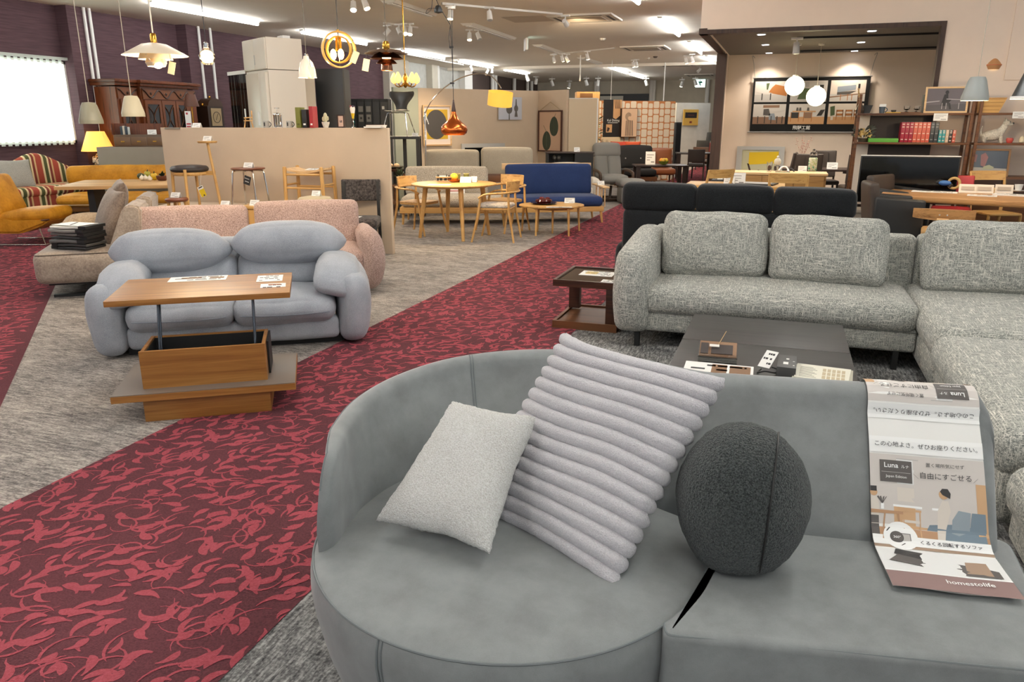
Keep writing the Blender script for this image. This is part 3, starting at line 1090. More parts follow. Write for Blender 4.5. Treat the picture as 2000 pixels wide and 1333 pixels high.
 tx('くるくる回転するソファ', 0.196, 0.166, 0.0142, 2, bold=True)
 tx('360°', 0.062, 0.176, 0.0105, 11, 16, bold=True)
 tx('homestolife', 0.19, 0.032, 0.0235, 11, 14, bold=True)
scene_print(None, 0.0026)
scene_print((PWID, 2 * VC), 0.0026)
P('printing', bm, PCOL, ban, smooth=0)
# ================================================================ tweed corner sofa, black sofa, black coffee table, end table
g = T('corner_sofa', 'grey tweed sofa with two loose back cushions, behind the low black table', 'sofa', (0, 5.65, 0))
TW = M['tweed']
bm = B(); cush(bm, (0.02, -0.02, 0.345), (1.78, 0.82, 0.20), 0.075, (0.0, 0.02, 0.025), n=(14, 6, 3))
for v in bm.verts:
 v.co.z -= 0.012 * math.exp(-((v.co.x + 0.03) / 0.05) ** 2) if v.co.z > 0.4 else 0
P('seat_cushion', bm, TW, g, smooth=60)
bm = B(); cush(bm, (0.0, 0.0, 0.20), (1.82, 0.80, 0.16), 0.03, n=(8, 4, 2)); P('seat_base', bm, TW, g)
bm = B(); cush(bm, (0.02, 0.41, 0.47), (1.86, 0.17, 0.62), 0.05, (0, 0.0, 0.0), n=(8, 2, 4)); P('backrest', bm, TW, g, smooth=60)
# sloping arm
def armf(q):
 t = (q.y + 0.45) / 0.9
 k = 0.60 + 0.08 * max(0, min(1, t * 1.15))
 z = q.z + 0.33
 z = z * k / 0.66 if z > 0 else z
 dx = 0.045 * math.cos(min(1, z / k) * PI / 2) if q.x > 0 else -0.03 * math.sin(min(1, max(0, z / k)) * PI)
 return Vector((q.x + dx * 0.6, q.y - 0.04 * math.sin(max(0, min(1, z / k)) * PI), z - 0.33))
bm = B(); cush(bm, (-0.935, 0.0, 0.43), (0.21, 0.90, 0.66), 0.08, (0.012, 0.02, 0.0), n=(3, 8, 6), f=armf)
for v in bm.verts: v.co.z = max(0.115, v.co.z - 0.0)
P('arm', bm, TW, g, smooth=60)
for x, y in ((-0.88, -0.37), (0.80, -0.37), (-0.88, 0.40), (0.80, 0.40)):
 bm = B(); bx(bm, x - 0.018, x + 0.018, y - 0.02, y + 0.02, 0, 0.13); P('leg', bm, M['black'], g)
bm = B(); tube(bm, [(-0.87, -0.405, 0.262), (0.9, -0.405, 0.262)], 0.004, 6); P('piping', bm, C('6A6B67'), g)
def loose(name, label, c, w, h, t, yaw=0, lean=-14, mat=None, z0=None, seed=0):
 bm = B()
 cush(bm, (0, 0, 0), (w, t, h), min(0.07, t / 2 - 0.005), (0.012, 0.055, 0.012), n=(7, 2, 7), f=lambda q: lump(q + Vector((seed, 0, 0)), 5, 0.016) - Vector((seed, 0, 0)))
 o = S(name, bm, mat or TW, label, 'cushion', c, smooth=70)
 o.rotation_euler = (R(lean), 0, R(yaw))
 return o
loose('back_cushion', 'square tweed cushion at the left end of the grey tweed sofa', (-0.43, 5.82, 0.672), 0.74, 0.47, 0.17, 2, -15, seed=1)
loose('back_cushion', 'square tweed cushion next to the right end of the two-seat grey tweed sofa', (0.355, 5.80, 0.672), 0.76, 0.47, 0.18, -3, -14, seed=4)
g = T('sectional_sofa', 'wide grey tweed corner seat beside the two-seat tweed sofa, at the right edge', 'sofa', (1.5, 5.4, 0))
bm = B(); cush(bm, (0.03, -0.04, 0.335), (1.28, 1.42, 0.22), 0.09, (0, 0.01, 0.03), n=(8, 8, 3)); P('seat_cushion', bm, TW, g, smooth=60)
bm = B(); cush(bm, (0.04, 0.0, 0.17), (1.26, 1.36, 0.22), 0.05, n=(6, 6, 2)); P('seat_base', bm, TW, g, smooth=60)
bm = B(); cush(bm, (0.05, 0.66, 0.48), (1.20, 0.17, 0.62), 0.05, n=(6, 2, 4)); P('backrest', bm, TW, g, smooth=60)
for x in (-0.5, 0.5):
 bm = B(); bx(bm, x - 0.02, x + 0.02, -0.6, -0.56, 0, 0.1); P('leg', bm, M['black'], g)
loose('back_cushion', 'wide tweed cushion on the grey tweed corner seat at the right edge', (1.45, 5.80, 0.668), 0.98, 0.48, 0.19, -2, -14, seed=8)
def ottoman(label, x0, x1, y0, y1, z):
 g = T('ottoman', label, 'ottoman', ((x0 + x1) / 2, (y0 + y1) / 2, 0))
 w, d = x1 - x0, y1 - y0
 bm = B(); cush(bm, (0, 0, z - 0.105), (w, d, 0.21), 0.09, (0, 0.0, 0.03), n=(8, 8, 3)); P('cushion', bm, TW, g, smooth=60)
 bm = B(); cush(bm, (0.015, 0, z / 2 - 0.06), (w - 0.05, d - 0.05, z - 0.20), 0.04, n=(5, 5, 2)); P('base', bm, TW, g, smooth=60)
 for sx in (-1, 1):
  bm = B(); bx(bm, sx * (w / 2 - 0.1) - 0.02, sx * (w / 2 - 0.1) + 0.02, -0.02, 0.02, 0, 0.06); P('leg', bm, M['black'], g)
ottoman('square grey tweed ottoman in front of the tweed corner seat', 0.86, 1.96, 3.10, 4.60, 0.44)
ottoman('low grey tweed ottoman at the right edge, beside the grey round sofa', 0.88, 1.96, 2.15, 3.06, 0.36)
# black sofa with its back to the viewer
g = T('black_sofa', 'black fabric sofa turned with its tall back to the grey tweed sofa', 'sofa', (-0.34, 6.95, 0))
BK_ = M['black_fabric']
bm = B(); cush(bm, (0, -0.52, 0.46), (1.78, 0.18, 0.80), 0.05, (0, 0.01, 0), n=(8, 2, 6)); P('back_panel', bm, BK_, g, smooth=60)
for i, (x, w, dz) in enumerate(((-0.60, 0.605, 0.0), (-0.0, 0.60, 0.0), (0.60, 0.605, -0.01))):
 bm = B(); cush(bm, (x, -0.50, 0.955 + dz), (w, 0.22, 0.22), 0.05, (0.002, 0.012, 0.008), n=(8, 3, 3), f=lambda q: lump(q, 4, 0.01)); P('headrest', bm, BK_, g, smooth=60)
bm = B(); cush(bm, (0, 0.05, 0.32), (1.56, 0.95, 0.26), 0.07, n=(8, 5, 3)); P('seat', bm, BK_, g, smooth=60)
for sx in (-1, 1):
 bm = B(); cush(bm, (sx * 0.875, 0.0, 0.31), (0.19, 0.98, 0.50), 0.08, (0.02, 0.01, 0), n=(3, 6, 5)); P('arm', bm, BK_, g, smooth=60)
bm = B(); bx(bm, -0.85, 0.85, -0.45, 0.4, 0.0, 0.12); P('plinth', bm, M['black'], g)
# low black coffee table with a glass inset, brochures
g = T('coffee_table', 'low wide black wooden coffee table in front of the tweed sofa', 'table', (0, 4.38, 0))
ZT = 0.33
bm = B(); bx(bm, -0.465, 0.445, -0.68, 0.0, ZT - 0.05, ZT, 0.003); bx(bm, -0.465, 0.445, 0.004, 0.64, ZT - 0.05, ZT, 0.003); P('table_top', bm, M['espresso'], g)
bm = B(); bx(bm, -0.40, 0.38, -0.60, 0.58, 0.06, ZT - 0.05, 0.003); P('body', bm, M['espresso'], g)
bm = B(); bx(bm, -0.36, 0.34, -0.55, 0.52, 0.0, 0.06); P('plinth', bm, M['black'], g)
def printing(rows, w, h, m, seed=0, frac=0.8):
 """short bars of print on a sheet lying in xy, centred"""
 rn = random.Random(seed)
 bm = B()
 for i in range(rows):
  y = h / 2 - h * (i + 0.7) / (rows + 0.6)
  x = -w / 2 * frac
  while x < w / 2 * frac - 0.01:
   L = rn.uniform(0.06, 0.22) * w
   L = min(L, w / 2 * frac - x)
   if rn.random() < 0.75:
    bx(bm, x, x + L, y - h * 0.16 / rows, y + h * 0.16 / rows, 0.0008, 0.0011)
   x += L + w * 0.03
 return bm
def leaflet(name, label, loc, w, h, rz=0, rows=5, ink='ink', cat='leaflet', pic=None, m='paper', thick=0.0016, tilt=0, seed=0):
 """a sheet or card with print on it; tilt lifts its far edge"""
 g = T(name, label, cat, loc, rz)
 g.rotation_euler = (R(tilt), 0, R(rz))
 bm = B(); bx(bm, -w / 2, w / 2, -h / 2, h / 2, 0, thick); P('sheet', bm, M[m], g)
 o = P('printing', printing(rows, w, h, M[ink], seed), M[ink], g); o.location = (0, 0, thick - 0.0008 + 0.0003)
 if pic:
  bm = B()
  for x0, x1, y0, y1 in pic[1]:
   bx(bm, x0 * w, x1 * w, y0 * h, y1 * h, thick, thick + 0.0006)
  P('picture', bm, M[pic[0]] if pic[0] in M else C(pic[0]), g)
 return g
def price_card(label, loc, w=0.085, h=0.055, rz=0, tilt=62, group=None, fold=True):
 """white price card folded to a tent: sloping printed front, prop behind"""
 g = T('price_card', label, 'price card', loc, rz, group)
 t = R(tilt)
 bm = B()
 box(bm, (0, h / 2 * math.cos(t), h / 2 * math.sin(t)), (w, h, 0.0015), (tilt, 0, 0))
 P('card', bm, M['paper'], g)
 if fold:
  bm = B(); box(bm, (0, h * math.cos(t) + h * 0.22, h / 2 * math.sin(t)), (w, h, 0.0015), (-(tilt + 8), 0, 0)); P('prop', bm, M['paper'], g)
 bm = B()
 rn = random.Random(hash(label) % 1000 if False else len(label) * 7)
 for i, (y, L, k) in enumerate(((0.76, 0.7, 0.05), (0.56, 0.55, 0.04), (0.36, 0.34, 0.05), (0.2, 0.42, 0.08))):
  L *= rn.uniform(0.8, 1.1)
  x = (-0.38 + L / 2) * w if i < 3 else (0.40 - L / 2) * w
  yy = y * h
  box(bm, (x, yy * math.cos(t) - 0.0012 * math.sin(t), yy * math.sin(t) + 0.0012 * math.cos(t)), (L * w, k * h, 0.0006), (tilt, 0, 0))
 P('printing', bm, C('77706C'), g)
 return g
# things on the black table
g = T('brochure_holder', 'clear acrylic brochure holder with a brown photo on the low black table', 'holder', (-0.235, 4.00, ZT), 3)
bm = B(); bx(bm, -0.10, 0.10, -0.035, -0.032, 0, 0.045); bx(bm, -0.10, 0.10, -0.035, 0.05, 0, 0.003); box(bm, (0, 0.025, 0.055), (0.20, 0.003, 0.14), (-68, 0, 0)); P('acrylic', bm, M['glass'], g)
bm = B(); box(bm, (0, 0.024, 0.058), (0.19, 0.002, 0.13), (-68, 0, 0)); P('photo_sheet', bm, C('8A6A50'), g)
bm = B(); box(bm, (0.02, 0.018, 0.060), (0.11, 0.002, 0.08), (-68, 0, 0)); box(bm, (-0.07, 0.018, 0.062), (0.04, 0.002, 0.09), (-68, 0, 0)); P('picture', bm, C('3A3230'), g)
bm = B(); box(bm, (-0.02, 0.02, 0.078), (0.05, 0.002, 0.02), (-68, 0, 0)); P('name_plate', bm, C('E8E4DC'), g)
bm = B(); rod(bm, (-0.01, 0.03, 0.06), (0.035, 0.10, 0.14), 0.0018, n=6); P('wire', bm, C('C8A878'), g)
leaflet('catalogue', 'white catalogue with photos lying in front of the acrylic holder on the low black table', (-0.215, 3.80, ZT), 0.34, 0.23, 1, 3, pic=('print_brown', [(-0.1, 0.12, -0.3, 0.42), (0.16, 0.46, -0.35, 0.42)]), thick=0.012)
leaflet('hang_tag', 'white tag card propped beside the black sample box on the low black table', (0.02, 4.00, ZT + 0.035), 0.065, 0.115, -25, 3, tilt=35, cat='tag')
g = T('cord_loop', 'black cord lying between the tag and the sample box on the low black table', 'cord', (0.02, 3.88, ZT))
bm = B(); tube(bm, curve([(-0.03, 0.02, 0.01), (-0.045, -0.03, 0.006), (-0.01, -0.045, 0.02), (0.04, -0.03, 0.012), (0.06, 0.03, 0.008), (0.02, 0.04, 0.02)], 6), 0.004, 6)
P('cord', bm, M['black'], g)
g = T('sample_box', 'black box with white marks standing on the low black table', 'box', (0.112, 3.93, ZT), -2)
bm = B(); bx(bm, -0.045, 0.045, -0.11, 0.11, 0, 0.055, 0.002); P('box_body', bm, C('4A4A4A', 0.5), g)
bm = B(); bx(bm, -0.018, 0.006, -0.055, -0.015, 0.0552, 0.0558); bx(bm, -0.006, 0.008, 0.03, 0.05, 0.0552, 0.0558); bx(bm, 0.028, 0.036, -0.07, -0.062, 0.0552, 0.0558); bx(bm, 0.026, 0.036, 0.0, 0.006, 0.0552, 0.0558); P('printing', bm, M['paper'], g)
g = T('swatch_book', 'open cream swatch book with beige samples on the low black table', 'book', (0.285, 3.90, ZT), -5)
bm = B(); bx(bm, -0.14, 0.135, -0.13, 0.12, 0, 0.016, 0.003); P('cover', bm, C('B9B6A4'), g)
bm = B(); slab(bm, [(-0.13, -0.12), (0.115, -0.12), (0.125, 0.11), (-0.13, 0.115)], 0.016, 0.022); P('page', bm, C('DEDBCB'), g)
bm = B()
for i in range(5):
 for j in range(3):
  bx(bm, -0.005 + i * 0.022, 0.011 + i * 0.022, -0.1 + j * 0.06, -0.052 + j * 0.06, 0.022, 0.0226)
P('swatches', bm, C('B8A98A'), g)
bm = B()
for j in range(9):
 bx(bm, -0.11, -0.03 - (j % 3) * 0.01, -0.1 + j * 0.02, -0.096 + j * 0.02, 0.022, 0.0226)
P('printing', bm, C('6E6A60'), g)
# dark end table beside the tweed arm
g = T('end_table', 'dark brown C-shaped end table with a glass top, beside the arm of the tweed sofa', 'table', (-1.34, 5.86, 0))
DW = M['dark_wood']
def tray(bm, z, t=0.03):
 for a in ((-0.255, 0.255, -0.31, -0.285), (-0.255, 0.255, 0.285, 0.31), (-0.255, -0.23, -0.285, 0.285), (0.23, 0.255, -0.285, 0.285)):
  bx(bm, a[0], a[1], a[2], a[3], z - t, z)
bm = B(); tray(bm, 0.385, 0.05); P('top_frame', bm, DW, g)
bm = B(); bx(bm, -0.23, 0.23, -0.285, 0.285, 0.368, 0.376); P('glass_top', bm, M['smoke_glass'], g)
bm = B(); tray(bm, 0.06, 0.06); bx(bm, -0.23, 0.23, -0.285, 0.285, 0.02, 0.045); P('bottom_shelf', bm, M['walnut'], g)
bm = B(); bx(bm, -0.245, -0.155, 0.15, 0.21, 0.06, 0.335); bx(bm, 0.16, 0.24, -0.29, -0.25, 0.06, 0.335, 0.004); P('post', bm, DW, g)
leaflet('leaflet', 'printed leaflet with a yellow photo lying on the glass of the dark end table', (-1.33, 5.93, 0.3765), 0.27, 0.19, 0, 4, pic=('D9BE7C', [(-0.36, 0.0, -0.2, 0.35)]))
leaflet('leaflet', 'plain white sheet at the front corner of the dark end table', (-1.17, 5.66, 0.3765), 0.13, 0.10, 0, 2)
g = T('framed_board', 'white framed cork board lying on the floor behind the dark end table', 'board', (-0.93, 6.50, 0.012), 8)
bm = B(); bx(bm, -0.40, 0.40, -0.26, 0.26, 0.0, 0.018); P('board', bm, C('B39A82'), g)
bm = B()
for a in ((-0.40, 0.40, -0.26, -0.22), (-0.40, 0.40, 0.22, 0.26), (-0.40, -0.36, -0.22, 0.22), (0.36, 0.40, -0.22, 0.22)): bx(bm, a[0], a[1], a[2], a[3], 0.0, 0.03)
P('frame', bm, M['white'], g)
# ================================================================ lift-top table
g = T('lift_table', 'oak coffee table with its top lifted on metal arms, in front of the blue-grey sofa', 'table', (-3.11, 2.95, 0), 33.5)
LO = M['lift_oak']
bm = B(); bx(bm, 0, 0.65, 0, 0.42, 0, 0.128, 0.003); P('base', bm, LO, g)
bm = B(); bx(bm, -0.144, 0.79, -0.04, 0.55, 0.13, 0.166); P('shelf', bm, LO, g)
bm = B(); bx(bm, -0.142, 0.788, -0.037, 0.548, 0.166, 0.170); P('shelf_panel', bm, C('6E6259', 0.45), g)
ob = bpy.data.objects.new('storage_box', None); link(ob, g)
bm = B()
bx(bm, 0, 0.64, 0.05, 0.068, 0.17, 0.378); bx(bm, 0, 0.018, 0.068, 0.41, 0.17, 0.37); bx(bm, 0.622, 0.64, 0.068, 0.41, 0.17, 0.37); bx(bm, 0.018, 0.622, 0.392, 0.41, 0.17, 0.37)
bx(bm, 0.018, 0.622, 0.068, 0.392, 0.17, 0.185)
bpy.data.objects.remove(ob)
sb = P('storage_box', bm, LO, g)
bm = B(); bx(bm, 0.02, 0.62, 0.07, 0.39, 0.186, 0.19); bx(bm, 0.019, 0.023, 0.07, 0.39, 0.19, 0.36); bx(bm, 0.617, 0.621, 0.07, 0.39, 0.19, 0.36); bx(bm, 0.02, 0.62, 0.386, 0.391, 0.19, 0.362)
P('lining', bm, M['black'], sb)
bm = B(); bx(bm, 0.641, 0.652, 0.17, 0.41, 0.17, 0.36); P('side_panel', bm, M['black'], g)
bm = B(); bx(bm, -0.20, 0.785, 0.31, 0.94, 0.572, 0.605, 0.003); P('lifted_top', bm, LO, g)
for x in (0.07, 0.575):
 h = bm = B()
 rod(bm, (x, 0.335, 0.575), (x, 0.20, 0.26), 0.006, n=8); rod(bm, (x, 0.39, 0.575), (x, 0.255, 0.26), 0.006, n=8)
 lk = P('lift_arm', bm, M['gun_metal'], g)
 bm = B(); bx(bm, x - 0.004 - 0.02, x + 0.02, 0.16, 0.30, 0.20, 0.30, 0.004); rod(bm, (x - 0.03, 0.22, 0.27), (x + 0.03, 0.22, 0.27), 0.014); P('hinge', bm, M['gun_metal'], lk)
bm = B(); rod(bm, (0.07, 0.30, 0.30), (0.575, 0.30, 0.30), 0.008); P('cross_bar', bm, C('4C5A74', 0.4), g)
leaflet('leaflet', 'wide printed sheet with brown photos lying at the back of the lifted oak top', at(g, 0.22, 0.86, 0.6055), 0.34, 0.15, 33.5, 3, pic=('print_brown', [(-0.3, 0.05, 0.0, 0.3), (0.2, 0.45, -0.1, 0.2)]))
leaflet('price_sheet', 'white price sheet lying at the right end of the lifted oak top', at(g, 0.655, 0.76, 0.6055), 0.155, 0.20, 33.5, 4, cat='price card')
leaflet('price_card', 'white card with orange print at the front right corner of the lifted oak top', at(g, 0.685, 0.50, 0.6055), 0.145, 0.11, 33.5, 2, pic=('B0653A', [(-0.2, 0.3, 0.22, 0.38)]), cat='price card', tilt=6)
# ================================================================ blue-grey reclining sofa
g = T('recliner_sofa', 'pale blue-grey two-seat sofa with plump headrests, behind the lift-top oak table', 'sofa', (-3.5, 4.2, 0), 33.5)
BG = M['blue_grey']
def wr(a, k=6):
 return lambda q: lump(q, k, a)
bm = B(); cush(bm, (0.0, 0.10, 0.125), (1.42, 0.16, 0.17), 0.05, (0, 0.01, 0), n=(10, 2, 3), f=wr(0.006)); P('front_panel', bm, BG, g, smooth=60)
for sx in (-1, 1):
 bm = B(); cush(bm, (sx * 0.345, 0.30, 0.27), (0.70, 0.68, 0.19), 0.085, (0.0, 0.035, 0.03), n=(8, 6, 3), f=wr(0.010)); P('seat_cushion', bm, BG, g, smooth=70)
 bm = B(); tube(bm, [(sx * 0.345 + x, -0.062 - 0.012 * (1 - (x / 0.34) ** 2) , 0.268 - 0.01 * (1 - (x / 0.34) ** 2)) for x in [-0.3 + 0.05 * i for i in range(13)]], 0.003, 6); P('piping', bm, C('838A94'), g)
 bm = B(); cush(bm, (sx * 0.345, 0.58, 0.47), (0.69, 0.22, 0.28), 0.09, (0, 0.03, 0), (-10, 0, 0), n=(8, 3, 4), f=wr(0.012)); P('back_cushion', bm, BG, g, smooth=70)
 bm = B()
 cush(bm, (sx * 0.39 - (0.05 if sx < 0 else 0.0), 0.52, 0.665 + 0.015 * sx), (0.80, 0.32, 0.27), 0.12, (0.02, 0.01, 0.025), (-18, 0, 0), n=(10, 4, 4), f=lambda q: lump(Vector((q.x, q.y * (1 - 0.45 * (abs(q.x) / 0.40) ** 4), q.z * (1 - 0.40 * (abs(q.x) / 0.40) ** 4))), 5, 0.010))
 P('headrest', bm, BG, g, smooth=70)
 # arm: tall padded front, cushion pad folding over its top
 bm = B()
 cush(bm, (sx * 0.80, 0.40, 0.26), (0.20, 0.86, 0.50), 0.09, (0.03, 0.02, 0.0), n=(3, 8, 6), f=lambda q: lump(q + Vector((sx * 0.03 * math.sin((q.z + 0.25) * 5), 0, 0)), 8, 0.008))
 P('arm', bm, BG, g, smooth=70)
 bm = B()
 def fold(q):
  t = (q.y + 0.36) / 0.72
  q.z -= 0.10 * max(0, 0.25 - t) / 0.25
  q.x += -sx * 0.03 * (1 - t)
  return lump(q, 6, 0.010)
 cush(bm, (sx * 0.745, 0.34, 0.50), (0.32, 0.72, 0.16), 0.075, (0.0, 0.01, 0.03), (0, sx * 14, 0), n=(5, 8, 3), f=fold)
 P('arm_pad', bm, BG, g, smooth=70)
bm = B(); cush(bm, (0, 0.72, 0.40), (1.5, 0.16, 0.62), 0.06, n=(6, 2, 4)); P('back_panel', bm, BG, g, smooth=60)
bm = B(); bx(bm, -0.72, 0.72, 0.1, 0.75, 0, 0.05); P('plinth', bm, M['black'], g)
# ================================================================ pink sofa
g = T('pink_sofa', 'pink boucle sofa with two tufted backs and rounded arms, behind the blue-grey sofa', 'sofa', (-4.35, 5.61, 0), 33.5)
PK = M['pink']
def chan(w, n_):
 def f(q):
  if abs(q.y) > 0.02:
   s = abs(math.sin(PI * (q.x / w + 0.5) * n_))
   q.y += math.copysign(0.010 * (s ** 0.4 - 1), q.y)
  return q
 return f
for x, w, z, ly, nm in ((-0.61, 1.02, 0.535, -9, 4), (0.445, 0.98, 0.56, -8, 4)):
 bm = B(); cush(bm, (x, 0.62, z), (w, 0.15, 0.52), 0.06, (0.0, 0.02, 0.01), (ly, 0, 0), n=(28, 2, 6), f=chan(w, nm)); P('back_cushion', bm, PK, g, smooth=70)
for x in (-0.55, 0.45):
 bm = B(); cush(bm, (x, 0.34, 0.33), (1.0, 0.72, 0.19), 0.08, (0, 0.02, 0.02), n=(6, 5, 3)); P('seat_cushion', bm, PK, g, smooth=70)
bm = B(); cush(bm, (-0.05, 0.36, 0.17), (2.0, 0.66, 0.18), 0.04, n=(6, 4, 2)); P('base', bm, PK, g, smooth=60)
for sx, x in ((1, 0.97),):
 bm = B()
 def armr(q):
  t = (q.z + 0.29) / 0.58
  q.x += sx * 0.05 * math.sin(PI * max(0, min(1, t)))
  q.y += -0.05 * math.sin(PI * max(0, min(1, t)))
  q.z += -0.05 * ((q.y + 0.4) / 0.8) * (1 if t > 0.8 else 0)
  return q
 cush(bm, (x, 0.38, 0.33), (0.19, 0.80, 0.58), 0.09, (0.03, 0.03, 0.02), n=(4, 8, 7), f=armr); P('arm', bm, PK, g, smooth=70)
 bm = B(); tube(bm, [(x + 0.02 * sx, -0.06 + 0.02 * abs(k - 5) / 5, 0.12 + 0.05 * k) for k in range(10)], 0.004, 6); P('seam', bm, C('A58678'), g)
for x, y in ((-1.0, 0.08), (0.9, 0.08), (-1.0, 0.62), (0.9, 0.62)):
 bm = B(); rod(bm, (x, y, 0), (x, y, 0.1), 0.02); P('leg', bm, M['black'], g)
# ================================================================ taupe sofa on a dark plinth
g = T('taupe_sofa', 'low taupe velour sofa with a movable backrest, left of the blue-grey sofa', 'sofa', (-6.23, 4.92, 0), 38)
TP = M['taupe']
bm = B(); cush(bm, (0.45, 0.80, 0.285), (0.9, 1.65, 0.29), 0.07, (0.01, 0.02, 0.015), n=(6, 10, 3)); P('seat', bm, TP, g, smooth=70)
bm = B(); tube(bm, [(x, y, 0.408) for x, y in [(p.x + 0.45, p.y + 0.80) for p in rrect(0.865, 1.63, 0.07)]], 0.004, 6, True); P('piping', bm, C('4E4238'), g)
bm = B(); bx(bm, 0.08, 0.84, 0.10, 1.55, 0.115, 0.15); P('base_frame', bm, M['black'], g)
for y_ in (0.14, 1.48):
 bm = B(); bx(bm, 0.10, 0.82, y_ - 0.025, y_ + 0.025, 0, 0.025); bx(bm, 0.38, 0.54, y_ - 0.02, y_ + 0.02, 0.025, 0.115); P('leg', bm, M['black'], g)
bm = B()
prism(bm, [(0.62, 0.42), (0.90, 0.42), (0.94, 0.80), (0.89, 0.83), (0.82, 0.83), (0.78, 0.80)], -0.02, 0.60)
bmesh.ops.bevel(bm, geom=list(bm.edges), offset=0.02, segments=3, affect='EDGES')
P('backrest', bm, TP, g, smooth=50)
bm = B(); prism(bm, [(0.62, 0.42), (0.90, 0.42), (0.94, 0.80), (0.89, 0.83), (0.82, 0.83), (0.78, 0.80)], 0.90, 1.55)
bmesh.ops.bevel(bm, geom=list(bm.edges), offset=0.02, segments=3, affect='EDGES'); P('backrest', bm, TP, g, smooth=50)
def throw(name, label, c, w, h, t, yaw, lean, mat, pin=0.06, roll=0, n=20, seed=0, am=0.008):
 bm = B(); pillow(bm, w, h, t, None, n, pin, 2.6, 0.01, lambda p, u, v, s: lump(p + Vector((seed, 0, 0)), 6, am) - Vector((seed, 0, 0)))
 o = S(name, bm, mat, label, 'pillow', c, smooth=80)
 o.rotation_euler = (R(lean), R(roll), R(yaw))
 return o
throw('throw_pillow', 'dark taupe piped pillow leaning on the near side of the taupe sofa back', at(g, 0.58, 0.62, 0.67), 0.60, 0.54, 0.18, 38 - 70, -22, M['taupe_dark'], seed=2)
throw('throw_pillow', 'dark taupe velour pillow at the far end of the taupe sofa, one corner up', at(g, 0.56, 1.12, 0.70), 0.62, 0.58, 0.19, 38 - 80, -20, M['taupe_dark'], seed=5)
throw('throw_pillow', 'flat beige pillow lying on the seat of the taupe sofa behind the swatch stack', at(g, 0.28, 1.22, 0.53), 0.52, 0.46, 0.20, 38, -80, fabric('sand_velour', '9C8467', 'C2AA88', 60, 0.25), seed=8)
# stack of fabric swatch books on its seat
px0, py0 = 0.36, 0.17
z = 0.442
for i in range(7):
 th = 0.022 + 0.003 * (i % 3)
 s = T('swatch_book', ('black clipped swatch book at the bottom of the stack on the taupe sofa', 'black swatch book second from the bottom of the stack on the taupe sofa', 'dark swatch book third from the bottom of the stack on the taupe sofa', 'dark swatch book in the middle of the stack on the taupe sofa', 'dark swatch book third from the top of the stack on the taupe sofa', 'grey swatch book just under the topmost one on the taupe sofa', 'topmost swatch book of the stack on the taupe sofa, with a white cover sheet')[i], 'swatch book',
          at(g, px0 + 0.012 * math.sin(i * 2.3), py0 + 0.01 * math.cos(i * 1.7), z), 38 - 30 + (i * 37 % 7) - 3, 'fabric swatch books stacked on the taupe sofa')
 bm = B()
 cush(bm, (0, 0, th / 2), (0.36, 0.26, th), 0.008, (0, 0, 0.002), n=(6, 4, 1), f=lambda q: q + Vector((0, 0, 0.003 * math.sin(q.x * 22 + i))))
 P('swatches', bm, C(('2A2A2B', '3A3938', '555250', '302F2F', '6A6763', '7B7873', 'CFCDC4')[i]), s)
 bm = B(); bx(bm, 0.11 if i not in (0, 1) else -0.185, 0.185 if i not in (0, 1) else -0.12, -0.134, 0.134, -0.0005, th + 0.003); P('clip', bm, M['black'], s)
 z += th + 0.006
g2 = T('shop_card', 'white sheet with a black strap on top of the swatch stack', 'sheet', at(g, px0, py0, z), 0)
bm = B(); bx(bm, -0.17, 0.15, -0.11, 0.11, 0, 0.002); P('sheet', bm, M['paper'], g2)
bm = B(); box(bm, (-0.02, 0.0, 0.004), (0.012, 0.18, 0.003), (0, 0, 30)); P('strap', bm, M['black'], g2)
# ================================================================ beige low partition with stools in front
PA = 5.0
PX0, PY0 = -4.40, 8.23
def pw(l, d, z=0.0):
 """point by the partition: l metres to the left of its right end, d in front of its face"""
 c, s = math.cos(R(PA)), math.sin(R(PA))
 return (PX0 - l * c + d * s, PY0 - l * s - d * c, z)
PH = 1.487
PL = 3.08
bm = B(); bx(bm, -PL, 0, 0, 0.07, 0, PH, 0.003)
g = S('display_partition', bm, M['beige_panel'], 'low beige partition screen behind the pink sofa, small ornaments along its top', 'partition', (PX0, PY0, 0), PA)
bm = B()
bx(bm, -PL + 0.25, -0.62, -0.85, -0.02, 0, 0.575, 0.004);
S('display_platform', bm, M['beige_panel'], 'beige display platform in front of the low partition, carrying the stools', 'platform', (PX0, PY0, 0), PA)
bm = B(); bx(bm, -PL + 0.25, -0.62, -1.30, -0.86, 0, 0.36, 0.004)
S('display_step', bm, M['beige_panel'], 'lower beige display step behind the pink sofa', 'platform', (PX0, PY0, 0), PA)
def onp(px):  # noqa
 return px
def legs4(g, w, d, h, r0, r1, m, spl=0.0, name='leg', z0=0.0):
 for sx in (-1, 1):
  for sy in (-1, 1):
   bm = B(); rod(bm, (sx * (w / 2 + spl), sy * (d / 2 + spl), z0), (sx * w / 2, sy * d / 2, h), r0, r1); P(name, bm, m, g)
OK, OKZ = M['oak'], M['oak_z']
